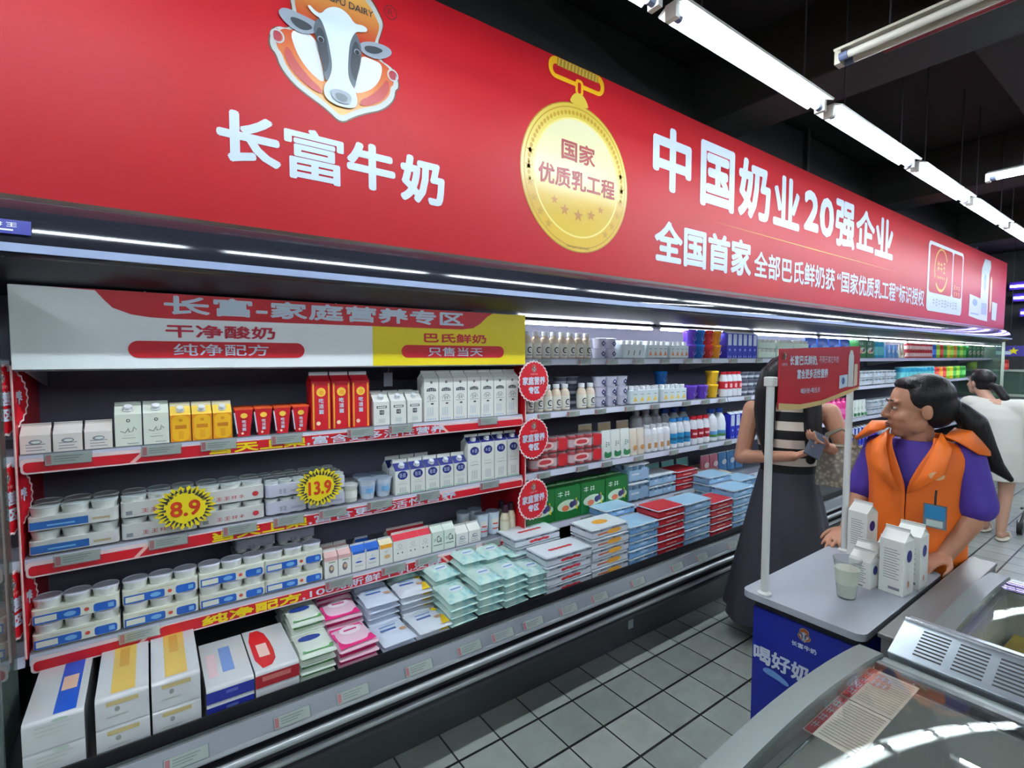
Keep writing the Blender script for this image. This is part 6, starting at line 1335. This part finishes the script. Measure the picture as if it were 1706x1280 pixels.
obj('body', blob(b, .0055, 3, .5, 'body', [SK2]), P2); face_parts(P2, H2, C(176, 84, 84, .4), SK2)
tp = MB(); loft(tp, [(0, .02, .94, .140, .105, 0), (0, .02, 1.0, .138, .102, 0), (0, .015, 1.12, .152, .112, 0), (0, .012, 1.22, .165, .115, 0), (0, .02, 1.30, .150, .09, 0), (0, .02, 1.345, .105, .07, 0)], M_STRIPE)
obj('striped_top', blob(tp, .007, 4, .5, 'striped_top', [M_STRIPE]), P2)
sk = MB(); loft(sk, [(0, .02, .985, .142, .106, 0), (0, .02, .93, .155, .115, .01), (0, .02, .80, .185, .145, .02), (.0, .02, .60, .225, .18, .035), (0, .02, .40, .262, .215, .05), (0, .02, .22, .295, .245, .06), (0, .02, .13, .31, .255, .065)], M_SKIRT, 64)
obj('long_skirt', sk, P2)
for s in (-1, 1):
    e = MB(); e.ell((s*.085, -.05, .022), (.042, .115, .022), C(180, 170, 160)); obj('shoe', e, P2)
hr = MB(); hr.ell((0, .022, .05), (.088, .102, .090), M_HAIR, 20, 14); hr.ell((0, .055, -.02), (.085, .06, .13), M_HAIR)
hr.xf(H2)
chain(hr, [(-.035, -.06, 1.60), (-.095, -.09, 1.53), (-.115, -.10, 1.44), (-.120, -.10, 1.34), (-.112, -.115, 1.22), (-.10, -.13, 1.09)], [.045, .056, .058, .056, .048, .022], M_HAIR)
chain(hr, [(-.06, .04, 1.57), (-.10, .05, 1.48), (-.125, .06, 1.36)], [.06, .065, .04], M_HAIR)
chain(hr, [(.06, -.02, 1.58), (.095, -.05, 1.50), (.105, -.07, 1.40), (.11, -.095, 1.28), (.115, -.115, 1.16), (.105, -.12, 1.08)], [.04, .045, .045, .045, .04, .024], M_HAIR)
chain(hr, [(-.0, .06, 1.52), (.0, .10, 1.36), (.0, .12, 1.20), (.0, .125, 1.08)], [.085, .085, .075, .05], M_HAIR)
obj('hair', blob(hr, .007, 3, .5, 'hair', [M_HAIR]), P2)
# phone and handbag she holds: things of their own, placed in her frame
M2 = Matrix.Translation((2.9, 1.37, 0)) @ Matrix.Rotation(math.radians(-63.5), 4, 'Z')
ph = thing('phone', 'dark phone held up in both hands of the long haired shopper', 'phone', M2 @ Vector((.118, -.268, 1.185)))
ph.rotation_euler = (-.75, .45, math.radians(-63.5))
obj('case_back', MB().rbox(-.037, .037, -.004, .004, -.075, .075, .0035, C(70, 76, 90), 2), ph); obj('screen', MB().rect(-.033, .033, -.07, .07, mat('phone_screen', (90, 120, 150), .1), .0046), ph)
bg = thing('handbag', 'grey patterned handbag hanging from the forearm of the long haired shopper', 'handbag', M2 @ Vector((.235, -.135, .962)), math.radians(-63.5)+.12); bg.scale = (1.12, 1.12, 1.12)
def bag_material():
    m = bpy.data.materials.new('bag_pattern'); m.use_nodes = True; nt = m.node_tree; b = nt.nodes['Principled BSDF']
    v = nt.nodes.new('ShaderNodeTexVoronoi'); v.inputs['Scale'].default_value = 55; r = nt.nodes.new('ShaderNodeValToRGB'); tc = nt.nodes.new('ShaderNodeTexCoord')
    r.color_ramp.elements[0].color = rgb(206, 200, 178); r.color_ramp.elements[1].color = rgb(130, 128, 116); r.color_ramp.elements[1].position = .6
    nt.links.new(tc.outputs['Object'], v.inputs['Vector']); nt.links.new(v.outputs['Distance'], r.inputs[0]); nt.links.new(r.outputs[0], b.inputs['Base Color']); b.inputs['Roughness'].default_value = .6
    return m
M_BAG = bag_material()
bb = MB(); loft(bb, [(0, 0, 0, .095, .045, 0), (0, 0, .01, .10, .05, 0), (0, 0, .12, .092, .042, 0), (0, 0, .185, .085, .03, 0)], M_BAG, 20); obj('bag_body', bb, bg)
obj('bag_trim', MB().tube([(.085*math.cos(2*pi*i/24), .03*math.sin(2*pi*i/24), .186) for i in range(24)], .005, C(150, 140, 116), 6, True), bg)
for s in (-1, 1): obj('bag_handle', MB().tube([(-.06, s*.024, .18), (-.055, s*.02, .235), (0, s*.012, .265), (.055, s*.02, .235), (.06, s*.024, .18)], .0055, C(120, 112, 96), 6), bg)

# --- shopper in white dress, back to us, leaning on a trolley
P3 = thing('person', 'shopper in loose white dress with ponytail seen from behind by the trolley', 'person', (6.2, 1.09, 0), pi/2)
M_WDR = mat('dress_white', (206, 204, 194), .8, bump=.3, bscale=9); SK3 = skin('skin_pale', (190, 146, 122))
H3 = Hmat((.175, -.13, 1.385), .95, -.18, 0, 1.0)
b = MB(); head(b, SK3, H3); chain(b, [(.06, -.03, 1.18), (.11, -.07, 1.25), (.16, -.10, 1.34)], [.06, .05, .05], SK3)
b.ell((.03, 0, 1.08), (.145, .09, .17), SK3); b.ell((0, .02, .85), (.14, .11, .16), SK3)
AR = [(-.125, -.02, 1.175), (-.235, -.08, 1.0), (-.19, -.24, 1.03)]; AL = [(.215, -.05, 1.185), (.27, -.20, 1.03), (.14, -.33, 1.16)]
for A in (AR, AL): chain(b, A, [.05, .04, .027], SK3); chain(b, [(.05, -.02, 1.17), A[0]], [.06, .05], SK3)
hand(b, SK3, AR[2], (.1, -.8, .05), (0, .1, -1), 1, .7, .92); hand(b, SK3, AL[2], (-.2, -.6, .4), (-.6, -.2, -.3), -1, .6, .92)
for s, fy, kx in ((-1, .09, .0), (1, -.10, .02)): chain(b, [(s*.075, .02, .80), (s*.07+kx, fy*.4, .45), (s*.06+kx, fy, .09)], [.085, .054, .036], SK3); chain(b, [(s*.06+kx, fy+.01, .055), (s*.075+kx, fy-.13, .035)], [.033, .026], SK3)
obj('body', blob(b, .006, 3, .5, 'body', [SK3]), P3); face_parts(P3, H3, C(176, 84, 84, .4), SK3)
dr = MB(); loft(dr, [(.0, .03, .535, .185, .165, .03), (.0, .03, .62, .18, .16, .025), (.0, .03, .80, .18, .155, .018), (.015, .015, .95, .185, .15, .012), (.035, 0, 1.08, .195, .14, .01), (.05, -.02, 1.17, .19, .115, 0), (.07, -.04, 1.23, .11, .08, 0)], M_WDR, 48)
for A in (AR, AL): a0, a1 = Vector(A[0]), Vector(A[1]); chain(dr, [(.05, -.02, 1.16), a0, a0+(a1-a0)*.75], [.085, .085, .088], M_WDR)
obj('dress', blob(dr, .010, 3, .5, 'dress', [M_WDR]), P3)
hr = MB(); hr.ell((0, .026, .05), (.084, .098, .088), M_HAIR, 20, 14); hr.ell((0, .055, .0), (.074, .06, .09), M_HAIR); hr.ell((0, -.04, .10), (.06, .045, .025), M_HAIR)
hr.xf(H3); i0 = H3 @ Vector((0, .12, .0))
chain(hr, [i0, i0+Vector((-.05, .03, -.02)), i0+Vector((-.10, .05, -.10)), i0+Vector((-.135, .06, -.20))], [.03, .036, .034, .018], M_HAIR)
obj('hair', blob(hr, .007, 3, .5, 'hair', [M_HAIR]), P3)
for s, fy, kx in ((-1, .09, .0), (1, -.10, .02)):
    e = MB(); e.ell((s*.068+kx, fy-.05, .014), (.045, .13, .014), C(206, 200, 180)); e.tube([(s*.068+kx-.045, fy-.09, .02), (s*.068+kx-.03, fy-.10, .06), (s*.068+kx+.03, fy-.10, .06), (s*.068+kx+.045, fy-.09, .02)], .012, C(206, 200, 180), 6); obj('slipper', e, P3)
# ------------------------------------------------------------------ trolley
tr_ = thing('shopping_trolley', 'wire shopping trolley pushed by the shopper in white dress', 'shopping trolley', (6.50, 1.02, 0))
M_WIRE = mat('trolley_wire', (130, 136, 140), .3, metal=.8)
fb = MB()
for s in (-1, 1):
    fb.tube([(-.05, s*.06, .10), (-.03, s*.10, .30), (.04, s*.19, .42), (.10, s*.21, .55), (-.02, s*.22, .96), (-.10, s*.22, 1.02)], .011, M_WIRE, 8); fb.tube([(-.03, s*.06, .24), (.70, s*.16, .16), (.74, s*.16, .12)], .011, M_WIRE, 8)
obj('frame', fb, tr_)
obj('push_bar', MB().tube([(-.10, -.22, 1.02), (-.10, .22, 1.02)], .015, C(60, 70, 76), 10), tr_)
bk_ = MB()
for i in range(9):
    t = i/8; zz = .52+.38*t; x0, x1 = .08-.08*t, .72+.10*t; w = .19+.05*t
    bk_.tube([(x0, -w, zz), (x1, -w, zz), (x1, w, zz), (x0, w, zz)], .003, M_WIRE, 5, True)
for i in range(13):
    t = i/12
    for s in (-1, 1): bk_.tube([(.08+.64*t, s*.19, .52), (.0+.82*t, s*.24, .90)], .0022, M_WIRE, 5)
    bk_.tube([(.08+.64*t, -.19, .52), (.08+.64*t, .19, .52)], .0022, M_WIRE, 5)
obj('basket', bk_, tr_)
for x in (-.04, .73):
    for s in (-1, 1):
        y = s*(.06 if x < 0 else .16); wv = MB(); 
        wv.tube([(x, y-.018, .055), (x, y+.018, .055)], .055, mat('wheel_black', (30, 32, 34), .5), 20); wv.tube([(x, y-.02, .055), (x, y+.02, .055)], .02, M_GREYP, 12)
        w_o = obj('wheel', wv, tr_); obj('wheel_fork', MB().prism([(x-.02, y-.024, .05), (x+.02, y-.024, .05), (x+.03, y-.024, .13), (x-.03, y-.024, .13)], (0, .004, 0), M_WIRE).prism([(x-.02, y+.02, .05), (x+.02, y+.02, .05), (x+.03, y+.02, .13), (x-.03, y+.02, .13)], (0, .004, 0), M_WIRE), w_o)
# ------------------------------------------------------------------ chest freezers
def arc(x0, x1, zr, zc, n=16, za=None):
    return [(x0+(x1-x0)*i/n, zr+(zc-zr)*math.sin(pi*i/n)**.8) for i in range(n+1)]
M_FRB = mat('freezer_body', (206, 208, 206), .4); M_FRI = mat('freezer_liner', (196, 202, 198), .4); M_FRAME = mat('freezer_frame_grey', (104, 114, 112), .28); M_DKSTRIP = mat('freezer_strip_dark', (52, 56, 58), .35)
def freezer(name, label, x0, x1, y0, y1, zr, zc, tray):
    t = thing(name, label, 'chest freezer', (0, 0, 0))
    b = MB(); wl = .05
    b.box(x0, x1, y0, y1, .06, .34, M_FRB); b.box(x0, x0+wl, y0, y1, .34, zr-.04, M_FRB); b.box(x1-wl, x1, y0, y1, .34, zr-.04, M_FRB); b.box(x0+wl, x1-wl, y1-wl, y1, .34, zr-.04, M_FRB); b.box(x0+wl, x1-wl, y0, y0+wl, .34, zr-.04, M_FRB)
    b.box(x0+wl, x1-wl, y0+wl, y1-wl, .341, .345, M_FRI)
    obj('body', b, t); obj('plinth', MB().box(x0+.03, x1-.03, y0+.03, y1-.03, 0, .06, M_BLACKM), t)
    li = MB(); li.box(x0+wl, x0+wl+.004, y0+wl, y1-wl, .345, zr-.045, M_FRI); li.box(x1-wl-.004, x1-wl, y0+wl, y1-wl, .345, zr-.045, M_FRI); li.box(x0+wl, x1-wl, y1-wl-.004, y1-wl, .345, zr-.045, M_FRI); obj('liner', li, t)
    A = arc(x0, x1, zr, zc)
    for ya, yb_ in ((y1-.05, y1), (y0, y0+.05)):   # arched end frames
        e = MB(); lo = [(p[0], p[1]-.012) for p in A]
        e.prism([(p[0], ya, p[1]) for p in A]+[(p[0], ya, p[1]) for p in reversed(lo)], (0, yb_-ya, 0), M_FRAME); e.prism([(x0, ya+.01, zr-.03)]+[(p[0], ya+.01, p[1]) for p in lo]+[(x1, ya+.01, zr-.03)], (0, yb_-ya-.02, 0), M_FRAME)
        obj('end_frame', e, t, .006)
    for xa, xb in ((x0, x0+.035), (x1-.035, x1)):
        obj('side_rail', MB().box(xa, xb, y0+.05, y1-.05, zr-.045, zr-.006, M_FRAME), t, .005)
    obj('seal_strip', MB().box(x1-.055, x1-.036, y0+.05, y1-.05, zr-.03, zr-.003, M_DKSTRIP), t)
    ym = (y0+y1)/2
    for ya, yb_ in ((y0+.05, ym), (ym, y1-.051)):
        g = MB(); vs = []
        for p in A[1:-1]: vs += [(p[0], ya, p[1]-.008), (p[0], yb_, p[1]-.008)]
        k_ = len(A)-2
        g.add(vs, [(2*i, 2*i+2, 2*i+3, 2*i+1) for i in range(k_-1)], M_GLASS); g.add([(v[0], v[1], v[2]-.005) for v in vs], [(2*i+1, 2*i+3, 2*i+2, 2*i) for i in range(k_-1)], M_GLASS)
        obj('glass_lid', g, t)
    return t
FZ1 = freezer('chest_freezer', 'nearest chest freezer with curved glass lid and grey arched frame', .66, 1.478, -1.75, .500, .885, .918, None)
FZ2 = freezer('chest_freezer', 'second chest freezer behind the slotted grille with yellow packs inside', 1.66, 2.50, -1.9, .44, .838, .862, None)
cpn = thing('freezer_end_counter', 'grey metal end cap between the white counter and second freezer', 'end cap', (0, 0, 0))
obj('cap_top', MB().box(1.66, 2.60, .442, .522, .832, .846, mat('cap_brushed', (116, 114, 112), .4, metal=.4)), cpn, .003); obj('cap_body', MB().box(1.67, 2.59, .445, .515, 0, .831, mat('cap_side_grey', (96, 98, 98), .5)), cpn)
# slotted air grille standing between the two freezers
gr = thing('air_grille', 'slanted metal grille with rows of slots between the two freezers', 'grille', (0, 0, 0))
gy1 = .443; sl = Vector((.12, 0, .045)); g0 = Vector((1.486, 0, .892))
b = MB(); b.prism([(1.484, gy1, .885), (1.484, gy1, .892), (1.606, gy1, .938), (1.65, gy1, .932), (1.655, gy1, .86), (1.50, gy1, .86)], (0, -2.1, 0), mat('grille_metal', (150, 158, 164), .3, metal=.6)); obj('grille_panel', b, gr, .002)
M_SLOT = mat('slot_dark', (28, 32, 34), .6); nrm = Vector((-.352, 0, .936))
for gi in range(8):
    y1_ = gy1-.045-gi*.072; b = MB()
    for k_ in range(8):
        t0 = .13+.095*k_; p0 = g0+sl*t0+nrm*.0012; p1 = g0+sl*(t0+.042)+nrm*.0012
        b.add([(p0.x, y1_, p0.z), (p0.x, y1_-.055, p0.z), (p1.x, y1_-.055, p1.z), (p1.x, y1_, p1.z)], [(0, 1, 2, 3)], M_SLOT)
    obj('slot_group', b, gr)
obj('grille_edge', MB().tube([(1.607, gy1, .937), (1.607, gy1-2.1, .937)], .006, M_STEEL, 8), gr)
# price sheets inside the near freezer just under the glass
M_SHEET = mat('sheet_paper', (232, 214, 200), .5); M_SHR = C(206, 60, 66)
def sheet(x0, x1, y0, y1, zz, label, words):
    t = thing('price_sheet', label, 'price sheet', ((x0+x1)/2, (y0+y1)/2, zz), 0, 'price sheets under the freezer glass'); hx, hy = (x1-x0)/2, (y1-y0)/2
    obj('sheet', MB().box(-hx, hx, -hy, hy, 0, .0015, M_SHEET), t)
    b = MB(); b.poly([(-hx*.98, hy*.96), (-hx*.98, hy*.62), (hx*.98, hy*.62), (hx*.98, hy*.96)], M_SHR, (0, 0, .002), (1, 0, 0), (0, 1, 0))
    if words: b.poly(chaikin([(hx*.05, hy*.7), (hx*.1, -hy*.25), (hx*.7, -hy*.1), (hx*.95, hy*.7)]), C(226, 150, 140), (0, 0, .0022), (1, 0, 0), (0, 1, 0))
    obj('red_print', b, t)
    b = MB()
    b.scrawl(4, -hx*.8, hx*.8, hy*.66, hy*.92, M_LETTER, (0, 0, .0026), (1, 0, 0), (0, 1, 0), .03)
    if words: b.scrawl(2, hx*.1, hx*.8, -hy*.05, hy*.5, M_LETTER, (0, 0, .0028), (1, 0, 0), (0, 1, 0), .04)
    obj('white_lettering', b, t)
    b = MB(); n_ = 15
    for i in range(n_):
        u = -hx*.9+hx*1.8*(i+.5)/n_; b.poly([(u-.0012, -hy*.9), (u+.0012, -hy*.9), (u+.0012, hy*(-.1 if (words and u > 0) else .5)), (u-.0012, hy*.5)], C(140, 140, 116), (0, 0, .0024), (1, 0, 0), (0, 1, 0))
    obj('text_lines', b, t)
sheet(1.232, 1.402, .355, .452, .874, 'price sheet with red splash under the near freezer glass, nearer the frame corner', True)
sheet(1.055, 1.228, .355, .452, .874, 'plain lined price sheet beside the red splashed one under the freezer glass', False)
wr = thing('wire_rest', 'thin wire rest carrying the price sheets in the near freezer', 'wire rest', (0, 0, 0))
wb_ = MB()
for y in (.37, .435): wb_.tube([(.712, y, .868), (1.428, y, .868)], .0025, M_WIRE, 6)
for x in (.712, 1.428): wb_.tube([(x, .37, .868), (x, .435, .868)], .0025, M_WIRE, 6)
obj('wire', wb_, wr)
def ice_pack(name, w, l, h, col, stripe):
    b = MB().rbox(-w/2, w/2, -l/2, l/2, 0, h, .012, mat('pack_'+name, col, .35), 3); p = MB(); p.poly([(-w*.4, -l*.2), (w*.4, -l*.1), (w*.4, l*.15), (-w*.4, l*.1)], mat('stripe_'+name, stripe, .4), (0, 0, h+.0008), (1, 0, 0), (0, 1, 0)); p.poly(circ(0, -l*.3, w*.25, l*.1), C(*stripe), (0, 0, h+.0012), (1, 0, 0), (0, 1, 0))
    return ('frozen_food_pack', [('pack', b.mesh('pack')), ('label', p.mesh('label'))])
IP = [ice_pack('yellow', .18, .24, .05, (226, 190, 40), (236, 226, 180)), ice_pack('caramel', .18, .24, .05, (190, 150, 110), (236, 206, 60)), ice_pack('cream', .18, .24, .05, (226, 214, 196), (206, 90, 60)), ice_pack('red', .18, .24, .05, (186, 60, 60), (236, 220, 200))]
for i in range(4):
    for j in range(5):
        p = IP[(i+2*j) % 4 if (i+j) % 3 else 0]
        for lv in range(6): 
            if lv < 5 and lv != 0 and j > 2: continue
            zz = .346+lv*.0515
            if lv == 5 and j > 2: zz = .346+.0515
            spawn(p, (1.81+.188*i, .245-.25*j, zz), 'frozen pack in the second freezer, %s column, %s row, %s layer' % (ORD[i], ORD[j], ORD[lv]), 'frozen food', 'frozen packs in the second freezer', .03*((i*7+j*3) % 3-1))
for i in range(3):
    for j in range(4):
        spawn(IP[(i*2+j) % 4] if j else IP[3], (.83+.2*i+.06, .20-.27*j, .346), 'frozen pack on the floor of the near freezer, %s column, %s row' % (ORD[i], ORD[j]), 'frozen food', 'frozen packs in the near freezer', .05*((i+j) % 3-1))
# ------------------------------------------------------------------ far end of the shop
M_PURPLE = mat('led_purple', (200, 190, 255), .4, emit=6.0); M_SIGNP = mat('fascia_violet', (70, 50, 150), .4)
for i, (yy, zz) in enumerate(((1.6, 3.02), (1.5, 2.77), (1.35, 2.46), (1.2, 2.33))):
    t = thing('light_strip', '%s violet edged light strip from the top on the far end wall' % ORD[i], 'light strip', (13.9-.25*i, yy, zz), 0, 'violet light strips')
    obj('strip_tube', MB().box(-.01, .02, -2.4, .8, -.02, .02, M_PURPLE), t); obj('strip_backing', MB().box(.021, .05, -2.5, .82, -.07, .09, M_SIGNP), t)
    for y in (-2.2, .6): obj('hanging_rod', MB().tube([(.035, y, .09), (.035, y, ZC-zz)], .006, M_BLACKM, 6), t)
fc = thing('far_cooler', 'low grey green cooler beyond the glass end of the case', 'cooler', (12.3, 2.0, 0))
obj('cooler_body', MB().box(-.4, .4, -1.4, .8, 0, .95, mat('cooler_grey_green', (110, 122, 112), .5)), fc, .02); obj('cooler_top', MB().box(-.42, .42, -1.42, .82, .95, 1.0, mat('cooler_top_pale', (170, 180, 166), .35)), fc, .01)
for s in (-1, 1): obj('glass_guard', MB().box(s*.40-.004, s*.40+.004, -1.4, .8, 1.0, 1.38, M_GLASS2), fc)
pass; obj('cooler_shelf', MB().box(-.42, .42, -1.42, .82, 1.38, 1.41, mat('cooler_top_pale', (170, 180, 166), .35)), fc)
for i in range(5):
    spawn(TIN[('yellow', 'red', 'blue', 'lime', 'orange')[i]], (12.15, 2.55-.42*i, 1.411), '%s canister standing on the far cooler top' % ('yellow', 'red', 'blue', 'lime', 'orange')[i], 'canister', 'canisters on the far cooler')
hs = thing('hanging_price_board', 'small hanging board with yellow star beyond the case end post', 'price board', (11.9, 2.02, 1.73))
obj('card', MB().box(-.004, .004, -.26, .18, -.09, .09, C(70, 60, 150)), hs); sm = MB(); star(sm, .05, 0, .07, M_YEL, (-.006, 0, 0), (0, -1, 0)); obj('star', sm, hs); hm = MB().box(-.006, -.0045, -.02, .17, -.06, .0, M_LETTER); obj('paper_strip', hm, hs); obj('hanging_rod', MB().tube([(0, 0, .09), (0, 0, ZC-1.73)], .004, M_BLACKM, 6), hs)
gs = thing('green_stool', 'low green plastic stool on the floor near the far wall', 'stool', (9.6, .95, 0))
obj('seat', MB().rbox(-.16, .16, -.16, .16, .24, .27, .04, C(30, 130, 70)), gs)
for sx in (-1, 1):
    for sy in (-1, 1): obj('leg', MB().prism([(sx*.13-.02, sy*.13-.02, .24), (sx*.13+.02, sy*.13-.02, .24), (sx*.13+.02, sy*.13+.02, .24), (sx*.13-.02, sy*.13+.02, .24)], (sx*.02, sy*.02, -.24), C(30, 130, 70)), gs)
